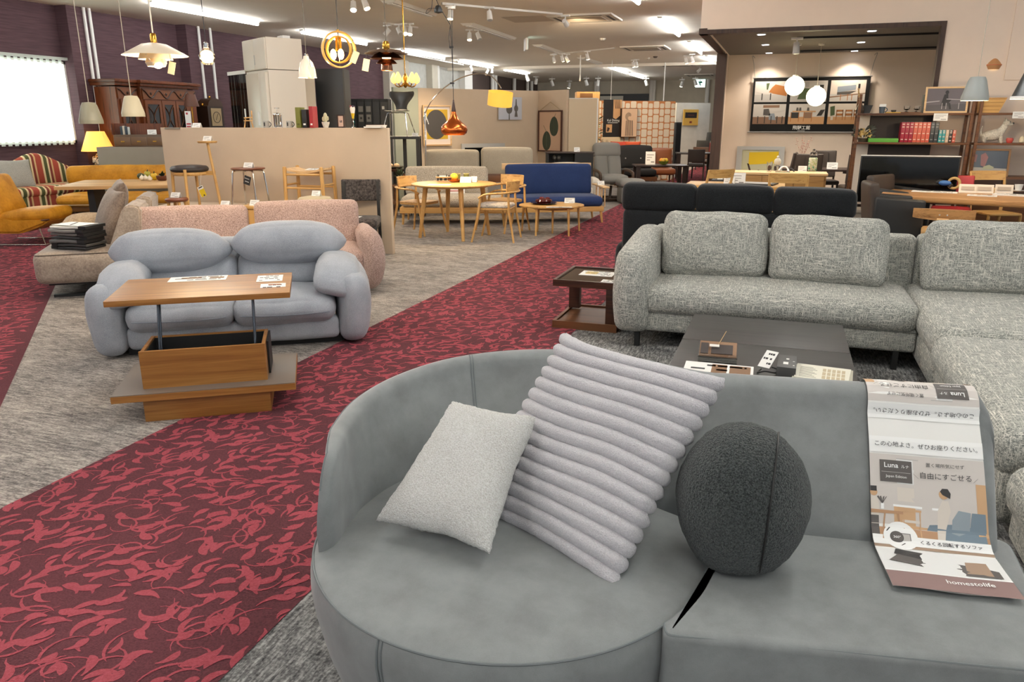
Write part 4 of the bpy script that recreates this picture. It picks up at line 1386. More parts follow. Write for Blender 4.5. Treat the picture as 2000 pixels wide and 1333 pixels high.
# stool with a tall side tray
p = (-6.594, 7.408, 1.023)
g = T('tray_stool', 'oak stool with a black round cushion and a tall little tray on one long leg', 'stool', (p[0], p[1], 0.575), PA + 4)
bm = B(); lathe(bm, [(0.01, 0.415), (0.17, 0.415), (0.205, 0.425), (0.215, 0.445), (0.21, 0.465), (0.19, 0.482), (0.12, 0.492), (0.01, 0.495)], 40); P('seat', bm, C('2E2624', 0.5), g)
bm = B(); lathe(bm, [(0.01, 0.375), (0.18, 0.375), (0.195, 0.39), (0.195, 0.415), (0.01, 0.415)], 40); P('seat_frame', bm, OK, g)
for a, b in ((-0.215, -0.02), (0.07, -0.205), (-0.05, 0.2)):
 bm = B(); rod(bm, (a * 1.08, b * 1.08, 0), (a, b, 0.45), 0.015, 0.019); P('leg', bm, OKZ, g)
bm = B(); rod(bm, (0.34, 0.03, 0.0), (0.23, 0.06, 0.75), 0.017, 0.016); P('tray_post', bm, OKZ, g)
bm = B(); bar(bm, (0.14, 0.05, 0.40), (0.29, 0.05, 0.40), 0.03, 0.05); P('rail', bm, OK, g)
bm = B(); lathe(bm, [(0.005, 0.742), (0.10, 0.742), (0.112, 0.755), (0.112, 0.765), (0.01, 0.765)], 40, (0.23, 0.06, 0)); P('tray', bm, OK, g)
price_card('white price card on the tall little tray of the oak stool', at(g, 0.23, 0.05, 0.766), 0.11, 0.06, PA)
s = T('yellow_tag', 'white and yellow swing tag hanging under the cushion of the oak tray stool', 'tag', at(g, 0.19, -0.10, 0.20), PA)
bm = B(); box(bm, (0, 0, 0), (0.075, 0.003, 0.12), (0, -22, 0)); P('tag_sheet', bm, M['paper'], s)
bm = B(); box(bm, (0.012, -0.0022, -0.018), (0.073, 0.001, 0.085), (0, -22, 0)); P('printing', bm, M['yellow_ink'], s)
bm = B(); box(bm, (-0.012, -0.0026, 0.044), (0.055, 0.001, 0.012), (0, -22, 0)); box(bm, (0.03, -0.003, -0.045), (0.018, 0.001, 0.016), (0, -22, 0)); P('lettering', bm, M['ink'], s)
bm = B(); rod(bm, (-0.02, 0.004, 0.055), (-0.005, 0.03, 0.19), 0.0012, n=5); P('string', bm, M['paper'], s)
# chrome three-leg stool
p = (-5.893, 7.57, 1.045)
g = T('chrome_stool', 'round brown leather stool on chrome tube legs in front of the beige partition', 'stool', (p[0], p[1], 0.575), PA)
bm = B(); lathe(bm, [(0.01, 0.44), (0.165, 0.44), (0.19, 0.45), (0.195, 0.458), (0.185, 0.466), (0.01, 0.468)], 40); P('seat', bm, C('6E3A20', 0.4), g)
for a in (-150, -40, 25, 140):
 bm = B()
 c, s_ = math.cos(R(a)), math.sin(R(a))
 tube(bm, [(0.02 * c, 0.02 * s_, 0.432)] + [(q * c, q * s_, z) for q, z in ((0.14, 0.432), (0.165, 0.425), (0.175, 0.40), (0.215, 0.0))], 0.0105, 8); P('leg', bm, M['chrome'], g)
price_card('white price card standing on the brown leather chrome-legged stool', at(g, 0.01, -0.02, 0.469), 0.115, 0.06, PA)
s = T('black_tag', 'black square tag hanging from the chrome-legged stool', 'tag', at(g, 0.06, -0.13, 0.33), PA)
bm = B(); box(bm, (0, 0, 0), (0.085, 0.003, 0.10), (0, 18, 0)); P('tag_sheet', bm, C('2B2A2A'), s)
bm = B(); box(bm, (-0.005, -0.0022, -0.015), (0.05, 0.001, 0.006), (0, 18, 0)); box(bm, (0.0, -0.0022, 0.02), (0.06, 0.001, 0.005), (0, 18, 0)); P('lettering', bm, M['paper'], s)
bm = B(); rod(bm, (-0.01, 0, 0.05), (-0.02, 0.02, 0.115), 0.0015, n=5); P('string', bm, M['black'], s)
# woven-seat bench stool
p = (-5.259, 7.863, 0.994)
g = T('rail_stool', 'oak stool with a dished seat between four tall posts and lower rails', 'stool', (p[0], p[1], 0.575), PA)
for sx in (-1, 1):
 for sy in (-1, 1):
  bm = B(); rod(bm, (sx * 0.245, sy * 0.155, 0), (sx * 0.235, sy * 0.15, 0.47), 0.021, 0.022); ball(bm, (sx * 0.235, sy * 0.15, 0.47), 0.022, 10, (1, 1, 0.5)); P('post', bm, OKZ, g)
bm = B()
nx = 10
def dish(x): return 0.405 + 0.035 * (x / 0.225) ** 2
rings(bm, [[(x, -0.14, dish(x)), (x, -0.14, dish(x) + 0.022), (x, 0.14, dish(x) + 0.022), (x, 0.14, dish(x))] for x in [-0.225 + 0.045 * k for k in range(11)]]); P('seat', bm, M['pale_wood'], g)
for sy in (-1, 1):
 bm = B(); rod(bm, (-0.23, sy * 0.15, 0.39), (0.23, sy * 0.15, 0.39), 0.014); P('rail', bm, OK, g)
 bm = B(); rod(bm, (-0.23, sy * 0.15, 0.235), (0.23, sy * 0.15, 0.235), 0.012); P('rail', bm, OK, g)
for sx in (-1, 1):
 bm = B(); rod(bm, (sx * 0.238, -0.15, 0.27), (sx * 0.238, 0.15, 0.27), 0.012); P('rail', bm, M['oak_y'], g)
leaflet('price_card', 'white price card lying on the dished oak stool', at(g, 0.06, -0.03, 0.446), 0.15, 0.10, PA, 3, cat='price card', tilt=8)
# front row on the lower step
p = (-6.442, 6.981, 0.715)
g = T('low_stool', 'little round brown leather stool with oak legs, low in front of the tray stool', 'stool', (p[0], p[1], 0.36), PA)
bm = B(); lathe(bm, [(0.01, 0.33), (0.11, 0.33), (0.125, 0.342), (0.125, 0.356), (0.11, 0.368), (0.01, 0.372)], 32); P('seat', bm, C('6E3A20', 0.4), g)
for a in (40, 140, 220, 320):
 bm = B(); c, s_ = math.cos(R(a)), math.sin(R(a)); rod(bm, (0.12 * c, 0.12 * s_, 0), (0.085 * c, 0.085 * s_, 0.33), 0.014, 0.018); P('leg', bm, OKZ, g)
price_card('white price card standing on the little low brown leather stool', at(g, 0.0, -0.03, 0.373), 0.115, 0.062, PA)
p = (-4.909, 7.412, 0.741)
g = T('pouf', 'cream round pouf partly hidden behind the right back of the pink sofa', 'pouf', (p[0], p[1], 0.36), PA)
bm = B(); lathe(bm, [(0.01, 0.0), (0.20, 0.02), (0.215, 0.18), (0.20, 0.35), (0.17, 0.385), (0.08, 0.40), (0.01, 0.402)], 40); P('cushion', bm, C('C6B696', 0.9), g)
bm = B(); tube(bm, [(0.207 * math.cos(2 * PI * k / 40), 0.207 * math.sin(2 * PI * k / 40), 0.33) for k in range(40)], 0.006, 6, True); P('piping', bm, C('A8977A'), g)
price_card('white price card standing on the cream round pouf', at(g, 0.03, -0.04, 0.402), 0.10, 0.062, PA)
p = (-5.538, 7.166, 0.653)
g = T('side_table', 'small oak side table showing between the two backs of the pink sofa', 'table', (p[0], p[1], 0.36), PA)
bm = B(); bx(bm, -0.13, 0.09, -0.12, 0.12, 0.27, 0.30, 0.004); P('table_top', bm, OK, g)
bm = B(); bx(bm, -0.11, 0.07, -0.10, 0.10, 0.0, 0.27); P('body', bm, OKZ, g)
price_card('white price card standing on the small oak side table', at(g, 0.03, -0.06, 0.301), 0.11, 0.065, PA)
price_card('white price card above the left back of the pink sofa', (lambda q: (q[0], q[1], 0.65))((-5.859, 7.061, 0.675)), 0.11, 0.06, PA)
bpy.context.view_layer.objects.active = None
# little display block under that card
q = (-5.859, 7.061, 0.675)
bm = B(); bx(bm, -0.10, 0.10, -0.05, 0.12, 0.0, 0.29, 0.003)
S('display_block', bm, M['beige_panel'], 'small beige block carrying a price card behind the left back of the pink sofa', 'block', (q[0], q[1], 0.36), PA)
# dark dining chair at the right end of the partition
g = T('dining_chair', 'black wooden dining chair with mottled grey upholstery at the end of the beige partition', 'chair', (-4.60, 7.83, 0), 22)
DP = M['dark_pattern']
bm = B(); cush(bm, (0, 0, 0.44), (0.45, 0.44, 0.09), 0.035, (0, 0, 0.012), n=(5, 5, 2)); P('seat', bm, DP, g, smooth=70)
bm = B(); cush(bm, (0, 0.235, 0.78), (0.46, 0.04, 0.25), 0.018, (0, 0.0, 0), (-8, 0, 0), n=(6, 1, 4), f=lambda q: q + Vector((0, 0.03 * (1 - (q.x / 0.23) ** 2), 0))); P('backrest', bm, DP, g, smooth=70)
for sx in (-1, 1):
 bm = B(); bar(bm, (sx * 0.205, -0.20, 0), (sx * 0.200, -0.18, 0.40), 0.034, 0.034, 0.004, (0, 1, 0)); P('leg', bm, M['black'], g)
 bm = B(); rings(bm, [[(sx * 0.2 + a * 0.017, y + b * 0.02, z) for a, b in ((-1, -1), (1, -1), (1, 1), (-1, 1))] for y, z in ((0.27, 0), (0.215, 0.42), (0.215, 0.66), (0.25, 0.88))]); P('leg', bm, M['black'], g)
bm = B(); bx(bm, -0.19, 0.19, -0.20, -0.18, 0.36, 0.40); bx(bm, -0.21, -0.19, -0.18, 0.2, 0.36, 0.40); bx(bm, 0.19, 0.21, -0.18, 0.2, 0.36, 0.40); P('seat_frame', bm, M['black'], g)
leaflet('leaflet', 'white leaflet lying on the seat of the black dining chair', at(g, -0.08, -0.06, 0.497), 0.21, 0.15, 15, 3)
# ---- ornaments on top of the partition
def top(px, d=0.035):
 """place on the partition's top edge at length l"""
 return pw(px, -d, PH)
price_card('white price card on the left part of the beige partition top', top(2.59), 0.115, 0.06, PA)
bm = B(); bx(bm, -0.11, 0.11, -0.012, 0.0, -0.02, 0.0); S('sign_strip', bm, M['grey_panel'], 'grey strip clipped to the top left corner of the beige partition', 'strip', pw(2.9, 0.0, PH), PA)
g = T('miniature_chair', 'miniature wooden chair standing on the beige partition', 'ornament', top(1.842), PA - 60)
bm = B(); bx(bm, -0.05, 0.05, -0.05, 0.05, 0.075, 0.088, 0.003); P('seat', bm, OK, g)
for a in (-1, 1):
 for b_ in (-1, 1):
  bm = B(); rod(bm, (a * 0.05, b_ * 0.05, 0), (a * 0.035, b_ * 0.035, 0.076), 0.006, n=8); P('leg', bm, OKZ, g)
bm = B(); bx(bm, -0.055, 0.055, 0.04, 0.052, 0.15, 0.20, 0.004); P('backrest', bm, OK, g)
for a in (-1, 1):
 bm = B(); rod(bm, (a * 0.03, 0.045, 0.085), (a * 0.03, 0.046, 0.155), 0.006, n=8); P('back_post', bm, OKZ, g)
 bm = B(); bar(bm, (a * 0.058, -0.045, 0.115), (a * 0.058, 0.05, 0.12), 0.014, 0.012); rod(bm, (a * 0.055, -0.03, 0.08), (a * 0.057, -0.035, 0.112), 0.005, n=8); P('armrest', bm, OK, g)
def mug(label, loc, rz):
 g = T('mug', label, 'mug', loc, rz)
 bm = B(); lathe(bm, [(0.02, 0.0), (0.036, 0.0), (0.038, 0.005), (0.038, 0.078), (0.034, 0.078), (0.034, 0.008), (0.01, 0.008)], 28, cap=False); P('cup', bm, M['silver'], g)
 bm = B(); tube(bm, [(0.036 + 0.026 * math.sin(PI * k / 10), 0, 0.04 + 0.026 * math.cos(PI * k / 10)) for k in range(11)], 0.005, 8); P('handle', bm, M['gun_metal'], g)
 bm = B(); bx(bm, -0.012, 0.004, -0.0395, -0.0375, 0.02, 0.062); P('emblem', bm, M['ink'], g)
mug('metal mug with a dark handle left of the glass coffee press', top(1.597), PA)
mug('metal mug with a dark handle right of the glass coffee press', top(1.285), PA)
g = T('coffee_press', 'glass coffee press with a metal frame standing on the beige partition', 'coffee press', top(1.444), PA)
bm = B(); lathe(bm, [(0.046, 0.01), (0.048, 0.14), (0.052, 0.15)], 28, cap=False); P('beaker', bm, M['glass'], g)
for a in (30, 150, 270):
 bm = B(); c, s_ = math.cos(R(a)), math.sin(R(a)); bar(bm, (0.05 * c, 0.05 * s_, 0), (0.05 * c, 0.05 * s_, 0.15), 0.012, 0.004); P('frame', bm, M['chrome'], g)
bm = B(); lathe(bm, [(0.01, 0.15), (0.052, 0.15), (0.05, 0.162), (0.02, 0.175), (0.01, 0.176)], 28); rod(bm, (0, 0, 0.17), (0, 0, 0.225), 0.003); lathe(bm, [(0.004, 0.222), (0.035, 0.224), (0.035, 0.23), (0.004, 0.232)], 20); P('plunger', bm, M['chrome'], g)
bm = B(); lathe(bm, [(0.01, 0.012), (0.044, 0.012), (0.044, 0.02), (0.01, 0.02)], 24); P('coffee_bed', bm, M['gun_metal'], g)
def binder(label, l, c, w=0.062, h=0.235):
 g = T('book', label, 'book', top(l, 0.05), PA)
 bm = B(); bx(bm, -w / 2, w / 2, -0.07, 0.05, 0, h, 0.003); P('cover', bm, C(c), g)
 bm = B(); bx(bm, -w / 2 + 0.006, w / 2 - 0.006, -0.066, 0.052, 0.004, h + 0.0005); P('page', bm, M['paper'], g)
 bm = B(); bx(bm, -w * 0.25, w * 0.25, -0.0715, -0.070, 0.03, 0.05); P('printing', bm, M['paper'] if c != '74762E' else C('55571F'), g)
binder('olive green book standing on the beige partition, left of the black one', 1.135, '74762E')
binder('black book standing between the olive and the red books on the beige partition', 1.053, '222122', 0.062, 0.21)
binder('red book standing on the beige partition beside the potted cactus', 0.962, 'A02A30', 0.05, 0.245)
g = T('potted_cactus', 'little pale cactus ornament in a marbled white pot on the beige partition', 'ornament', top(0.804), PA)
bm = B(); lathe(bm, [(0.01, 0.0), (0.028, 0.0), (0.045, 0.05), (0.046, 0.068), (0.01, 0.06)], 28); P('pot', bm, plain('marbled', 'D6D0C4', 0.4, 0.3, 40), g)
bm = B(); ball(bm, (0, 0, 0.115), 1.0, 20, (0.026, 0.024, 0.058)); ball(bm, (-0.03, 0, 0.10), 1.0, 14, (0.014, 0.014, 0.028)); ball(bm, (0.03, 0, 0.108), 1.0, 14, (0.013, 0.014, 0.026)); P('cactus', bm, C('C9C3A0', 0.7), g)
g = T('small_picture', 'small dark picture frame with a pale print on the beige partition', 'frame', top(0.604), PA - 14)
bm = B()
for a in ((-0.055, 0.055, 0, 0.014), (-0.055, 0.055, 0.136, 0.15), (-0.055, -0.041, 0.014, 0.136), (0.041, 0.055, 0.014, 0.136)): bx(bm, a[0], a[1], -0.008, 0.012, a[2], a[3])
P('frame', bm, C('33231E', 0.4), g)
bm = B(); bx(bm, -0.041, 0.041, 0.0, 0.004, 0.014, 0.136); P('print', bm, C('D9B9A8'), g)
bm = B(); bx(bm, -0.018, 0.018, -0.001, 0.0, 0.062, 0.07); bx(bm, -0.016, -0.008, -0.001, 0.0, 0.07, 0.088); bx(bm, 0.004, 0.016, -0.001, 0.0, 0.072, 0.086); P('lettering', bm, M['ink'], g)
bm = B(); box(bm, (0, 0.035, 0.05), (0.03, 0.003, 0.10), (25, 0, 0)); P('stand', bm, M['ink'], g)
g = T('parfait_glass', 'tall parfait glass filled with yellow and white layers and berries on the beige partition', 'ornament', top(0.446), PA)
bm = B(); lathe(bm, [(0.01, 0), (0.03, 0.0), (0.028, 0.006), (0.006, 0.012), (0.005, 0.085), (0.011, 0.10)], 28, cap=False); P('glass', bm, M['glass'], g)
bm = B(); lathe(bm, [(0.004, 0.10), (0.011, 0.104), (0.022, 0.165), (0.004, 0.166)], 24); P('jelly', bm, C('E0B81E'), g)
bm = B(); lathe(bm, [(0.004, 0.166), (0.0225, 0.166), (0.031, 0.215), (0.026, 0.24), (0.004, 0.25)], 24); P('cream', bm, C('EFE3D6'), g)
for k, (x, y, c) in enumerate(((-0.016, -0.012, '8E2030'), (0.012, -0.016, '3A2238'), (0.0, 0.012, '8E2030'), (0.018, 0.006, '3A2238'))):
 bm = B(); ball(bm, (x, y, 0.242), 0.013, 12); P('berry', bm, C(c), g)
z = PH
for i, (w, c, lb) in enumerate(((0.215, 'E9D8C6', 'pale magazine at the bottom of the pair on the right end of the beige partition'), (0.20, 'C99B7E', 'pinkish magazine on top of the pair on the right end of the beige partition'))):
 q = pw(0.165 - 0.02 * i, -0.02, z)
 g = T('magazine', lb, 'magazine', q, PA + 3 * i)
 bm = B(); bx(bm, -w / 2, w / 2, -0.08, 0.08, 0, 0.014, 0.002); P('pages', bm, M['paper'], g)
 bm = B(); bx(bm, -w / 2 - 0.001, w / 2 + 0.001, -0.081, 0.081, 0.0142, 0.0165); P('cover', bm, C(c), g)
 z += 0.0167
# positions of the fitted units
PXA = [((-8.349, 13.981), 0.185), ((-8.174, 14.042), 0.155), ((-8.028, 14.093), 0.155), ((-7.882, 14.144), 0.155), ((-7.736, 14.194), 0.165)]
# ================================================================ far left: yellow leather, striped camelback, antiques
YL = M['yellow']
g = T('lounge_chair', 'yellow leather lounge chair on a chrome sled base at the left edge', 'chair', (-9.44, 7.50, 0), 20)
g.scale = (0.80, 0.9, 0.94)
bm = B()
prism(bm, [(-0.60, 0.78), (-0.42, 0.30), (-0.30, 0.17), (0.10, 0.17), (0.50, 0.29), (0.60, 0.36), (0.45, 0.36), (0.0, 0.32), (-0.22, 0.36), (-0.38, 0.66), (-0.50, 0.86)], -0.38, 0.38)
bmesh.ops.bevel(bm, geom=list(bm.edges), offset=0.03, segments=2, affect='EDGES')
P('shell', bm, YL, g, smooth=50)
bm = B(); cush(bm, (0.17, 0, 0.40), (0.82, 0.70, 0.15), 0.07, (0, 0, 0.035), (0, -4, 0), n=(6, 6, 2)); P('seat_cushion', bm, YL, g, smooth=70)
bm = B(); cush(bm, (-0.36, 0, 0.66), (0.19, 0.70, 0.60), 0.08, (0.04, 0.0, 0.01), (0, -24, 0), n=(3, 6, 6)); P('back_cushion', bm, YL, g, smooth=70)
bm = B()
for sy in (-0.365, 0.365):
 tube(bm, curve([(-0.52, sy, 0.86), (-0.36, sy, 0.60), (-0.22, sy, 0.38), (0.05, sy, 0.325), (0.40, sy, 0.345), (0.60, sy, 0.365)], 4), 0.013, 6)
P('piping', bm, M['brown_pipe'], g)
for sy in (-0.34, 0.34):
 bm = B(); tube(bm, [(0.40, sy, 0.24), (0.46, sy, 0.015), (-0.46, sy, 0.015), (-0.36, sy, 0.30)], 0.011, 8); P('sled_frame', bm, M['chrome'], g)
bm = B(); rod(bm, (0.46, -0.34, 0.015), (0.46, 0.34, 0.015), 0.011); rod(bm, (-0.30, -0.34, 0.22), (-0.30, 0.34, 0.22), 0.011); P('cross_bar', bm, M['chrome'], g)
g = T('camelback_sofa', 'striped camelback sofa with scrolled arms under the bright window', 'sofa', (-12.35, 10.40, 0), 90)
g.scale = (1.22, 1, 1.0)
SP = M['stripes']
bm = B(); cush(bm, (0, -0.02, 0.40), (1.72, 0.72, 0.16), 0.06, (0, 0.02, 0.02), n=(8, 5, 2)); P('seat_cushion', bm, SP, g, smooth=70)
bm = B(); cush(bm, (0, 0.0, 0.22), (2.0, 0.72, 0.24), 0.03, n=(6, 4, 2)); P('skirt', bm, SP, g, smooth=60)
def hump(x): return 0.66 + 0.36 * math.exp(-(x / 0.52) ** 2) + 0.05 * math.exp(-((abs(x) - 0.95) / 0.15) ** 2)
bm = B()
rs = []
for k in range(33):
 x = -1.02 + 2.04 * k / 32
 h = hump(x)
 rs.append([(x, 0.24, 0.32), (x, 0.27, h - 0.06), (x, 0.30, h - 0.015), (x, 0.35, h), (x, 0.40, h - 0.02), (x, 0.42, h - 0.08), (x, 0.42, 0.2)])
rings(bm, rs); P('backrest', bm, SP, g, smooth=60)
for sx in (-1, 1):
 bm = B()
 rs = []
 for k in range(9):
  y = -0.40 + 0.75 * k / 8
  sc = 0.88 + 0.12 * math.sin(PI * min(1, k / 2))
  rs.append([(sx * (0.96 + 0.125 * sc * math.cos(a)), y, 0.565 + 0.125 * sc * math.sin(a)) for a in [2 * PI * q / 14 for q in range(14)]])
 rings(bm, rs); P('arm_scroll', bm, SP, g, smooth=60)
 bm = B(); cush(bm, (sx * 0.95, -0.02, 0.33), (0.17, 0.76, 0.42), 0.05, n=(2, 5, 3)); P('arm', bm, SP, g, smooth=60)
for x, y in ((-0.95, -0.3), (0.95, -0.3), (-0.95, 0.32), (0.95, 0.32)):
 bm = B(); bx(bm, x - 0.03, x + 0.03, y - 0.03, y + 0.03, 0, 0.11); P('leg', bm, M['walnut'], g)
throw('throw_pillow', 'square pale grey pillow leaning on the near end of the striped camelback sofa', at(g, -0.66, 0.0, 0.69), 0.54, 0.52, 0.16, 70, -20, M['grey_cushion'], seed=3)
leaflet('leaflet', 'white sheet lying on the far half of the striped sofa seat', at(g, 0.45, -0.15, 0.50), 0.30, 0.22, 90, 3)
g = T('yellow_sofa', 'long yellow leather sofa with a rolled back, behind the wooden table with peppers', 'sofa', (-10.49, 10.38, 0), 28)
bm = B(); cush(bm, (0, 0.34, 0.66), (2.26, 0.20, 0.34), 0.09, (0.02, 0.03, 0.01), (-6, 0, 0), n=(14, 3, 4), f=lambda q: lump(q, 4, 0.012)); P('backrest', bm, YL, g, smooth=70)
for i in range(3):
 bm = B(); cush(bm, (-0.72 + 0.72 * i, -0.08, 0.30), (0.74, 0.78, 0.17), 0.08, (0.0, 0.03, 0.03), n=(5, 5, 3)); P('seat_cushion', bm, YL, g, smooth=70)
bm = B(); cush(bm, (0, 0.0, 0.165), (2.16, 0.70, 0.12), 0.04, n=(6, 4, 2)); P('base', bm, C('7A5020'), g)
bm = B(); tube(bm, [(-1.1 + 0.1 * k, -0.455, 0.235) for k in range(23)], 0.01, 6); P('piping', bm, C('D9C39A'), g)
for x in (-0.95, 0.0, 0.95):
 bm = B(); bx(bm, x - 0.03, x + 0.03, -0.3, 0.3, 0, 0.11); P('leg', bm, M['black'], g)
# table with vegetables
g = T('dining_table', 'wooden slab table with vegetables on it, in front of the yellow sofa', 'table', (-8.55, 8.60, 0), 31)
bm = B(); bx(bm, -0.98, 0.98, -0.40, 0.90, 0.675, 0.72, 0.004); P('table_top', bm, M['rustic'], g)
for x in (-0.62, 0.62):
 bm = B(); rings(bm, [[(x - 0.03 * k, -0.12, z), (x + 0.03 * k, -0.12, z), (x + 0.03 * k, 0.40, z), (x - 0.03 * k, 0.40, z)] for z, k in ((0, 1.8), (0.675, 1.3))]); P('leg', bm, M['black'], g)
def onG(px, py, z):
 pass
def veg(label, cat, name, p, parts):
 g = T(name, label, cat, p)
 for nm, fn, mt in parts:
  bm = B(); fn(bm); P(nm, bm, mt, g, smooth=80)
def pepper(bm):
 lathe(bm, [(0.008, 0.0), (0.03, 0.0), (0.042, 0.02), (0.048, 0.055), (0.046, 0.085), (0.03, 0.10), (0.012, 0.094)], 30)
 for v in bm.verts:
  a = math.atan2(v.co.y, v.co.x); k = 1 + 0.10 * math.cos(4 * a); v.co.x *= k; v.co.y *= k
stalk = lambda bm: tube(bm, [(0, 0, 0.09), (0.003, 0, 0.11), (0.012, 0, 0.128)], [0.009, 0.006, 0.007], 8)
pz = 0.7205
yv = C('D9B01E', 0.35)
p0 = (-8.838, 9.18, 0.72); veg('yellow bell pepper on the wooden slab table', 'pepper', 'bell_pepper', (p0[0], p0[1], pz), (('fruit', pepper, yv), ('stem', stalk, M['leaf'])))
p0 = (-9.263, 9.491, 0.72); veg('greenish yellow pepper lying behind the white onions on the slab table', 'pepper', 'bell_pepper', (p0[0], p0[1], pz), (('fruit', pepper, C('A8A030', 0.35)), ('stem', stalk, M['leaf'])))
p0 = (-9.19, 9.283, 0.72); veg('dark green squash at the left end of the vegetables on the slab table', 'squash', 'squash', (p0[0], p0[1], pz), (('fruit', lambda bm: ball(bm, (0, 0, 0.045), 0.055, 24, (1, 1, 0.82)), C('3F4522', 0.5)), ('stem', lambda bm: rod(bm, (0, 0, 0.085), (0.005, 0, 0.108), 0.008, 0.006), M['tan'])))
onion = lambda bm: lathe(bm, [(0.004, 0.0), (0.02, 0.003), (0.036, 0.024), (0.036, 0.045), (0.02, 0.065), (0.006, 0.078), (0.004, 0.09)], 24)
for (a, b), lb in zip(((-8.932, 9.038), (-8.882, 9.055), (-8.747, 8.994)), ('left', 'middle', 'right')):
 veg({'left': 'small white onion nearest the dark squash on the slab table', 'middle': 'white onion between the other two on the slab table', 'right': 'white onion beside the yellow bell pepper on the slab table'}[lb], 'onion', 'onion', (a, b, pz), (('bulb', onion, C('E4D8C2', 0.4)), ('root', lambda bm: lathe(bm, [(0.002, -0.0), (0.006, 0.0), (0.004, 0.004)], 10), M['tan'])))
p0 = (-8.653, 9.135, 0.72)
g = T('potted_plant', 'small dark plant in a brown clay pot on the slab table', 'plant', (p0[0], p0[1], pz))
bm = B(); lathe(bm, [(0.005, 0.0), (0.05, 0.0), (0.075, 0.03), (0.08, 0.07), (0.07, 0.07), (0.005, 0.055)], 28); P('pot', bm, C('5A2E1C'), g)
bm = B()
rn = random.Random(5)
for k in range(26):
 a, e, L = rn.uniform(0, 2 * PI), rn.uniform(0.3, 1.3), rn.uniform(0.05, 0.10)
 d = Vector((math.cos(a) * math.cos(e), math.sin(a) * math.cos(e), math.sin(e)))
 s_ = d.cross(Vector((0, 0, 1))).normalized() * 0.022
 o = Vector((0, 0, 0.06))
 poly(bm, [o, o + d * L * 0.5 + s_, o + d * L, o + d * L * 0.5 - s_])
P('foliage', bm, C('2B3A22', 0.5), g)
# side table and lamp in the corner
g = T('side_table', 'dark side table carrying the yellow-shaded lamp by the purple wall', 'table', (-12.72, 11.86, 0), 0)
bm = B(); bx(bm, -0.17, 0.17, -0.17, 0.17, 0.62, 0.66, 0.004); P('table_top', bm, M['antique'], g)
legs4(g, 0.28, 0.28, 0.62, 0.02, 0.025, M['antique'])
g = T('table_lamp', 'table lamp with a glowing cream shade and a patterned china base', 'lamp', (-12.72, 11.86, 0.66))
bm = B(); lathe(bm, [(0.06, 0), (0.10, 0.01), (0.10, 0.03), (0.075, 0.04)], 28); P('foot', bm, M['antique'], g)
cm = NT('china'); cm.color(cm.ramp(cm.noise(cm.co(), 14, 2), [(0.47, 'E8DCC6'), (0.50, '1E2230'), (0.58, '1E2230'), (0.60, 'D8B890')])); china = cm.done(0.2)
bm = B(); lathe(bm, [(0.075, 0.04), (0.12, 0.10), (0.135, 0.17), (0.12, 0.23), (0.08, 0.27), (0.05, 0.285), (0.05, 0.30)], 32); P('base', bm, china, g)
bm = B(); lathe(bm, [(0.045, 0.30), (0.045, 0.32), (0.012, 0.33), (0.012, 0.42)], 20); P('neck', bm, M['brass'], g)
bm = B(); lathe(bm, [(0.30, 0.345), (0.155, 0.72)], 40, cap=False); P('shade', bm, M['shade_lit'], g)
bm = B(); ball(bm, (0, 0, 0.48), 0.04, 12); P('bulb', bm, M['warm_soft'], g)
# low grey screen behind the yellow sofa
bm = B(); bx(bm, 0, 1.5, 0, 0.06, 0, 1.12, 0.003); bx(bm, -0.0, 0.06, 0.06, 0.5, 0, 1.12)
S('low_screen', bm, M['grey_panel'], 'low grey partition screen behind the yellow sofa', 'partition', (-11.66, 10.84, 0), 18)
# antiques along the purple wall
g = T('breakfront_cabinet', 'large antique mahogany display cabinet with lattice glass doors against the purple wall', 'cabinet', (-12.55, 13.22, 0), 90)
g.scale = (0.90, 1, 1)
AN, AX = M['antique'], M['antique_x']
bm = B(); bx(bm, -1.22, -0.62, -0.20, 0.35, 0, 2.22); bx(bm, 0.85, 1.20, -0.20, 0.35, 0, 2.22); bx(bm, -0.62, 0.85, -0.10 - 0.18, 0.35, 0.0, 2.24)
P('carcass', bm, AN, g)
for x0, x1, y in ((-1.29, -0.60, -0.27), (-0.68, 0.90, -0.36), (0.84, 1.27, -0.27)):
 bm = B(); bx(bm, x0, x1, y, 0.36, 2.24, 2.30, 0.01); bx(bm, x0 - 0.03, x1 + 0.03, y - 0.04, 0.36, 2.30, 2.36, 0.01); P('cornice', bm, AX, g)
for x0, x1, y in ((-1.19, -0.66, -0.205), (-0.58, 0.81, -0.285), (0.88, 1.18, -0.205)):
 bm = B(); bx(bm, x0, x1, y - 0.02, y, 2.0, 2.20); P('frieze', bm, C('6A3D22', 0.4), g)
 n_ = max(1, round((x1 - x0) / 0.45))
 bm = B()
 for i in range(n_):
  a0, a1 = x0 + (x1 - x0) * i / n_, x0 + (x1 - x0) * (i + 1) / n_
  tube(bm, [(a0 + (a1 - a0) * k / 12, y - 0.028, 2.10 + 0.075 * math.cos(PI * 2 * k / 12)) for k in range(13)], 0.012, 6)
  lathe_c = ((a0 + a1) / 2, y - 0.028, 2.11)
  ball(bm, lathe_c, 0.028, 12, (1, 0.5, 1))
 P('carving', bm, C('2A130A', 0.4), g)
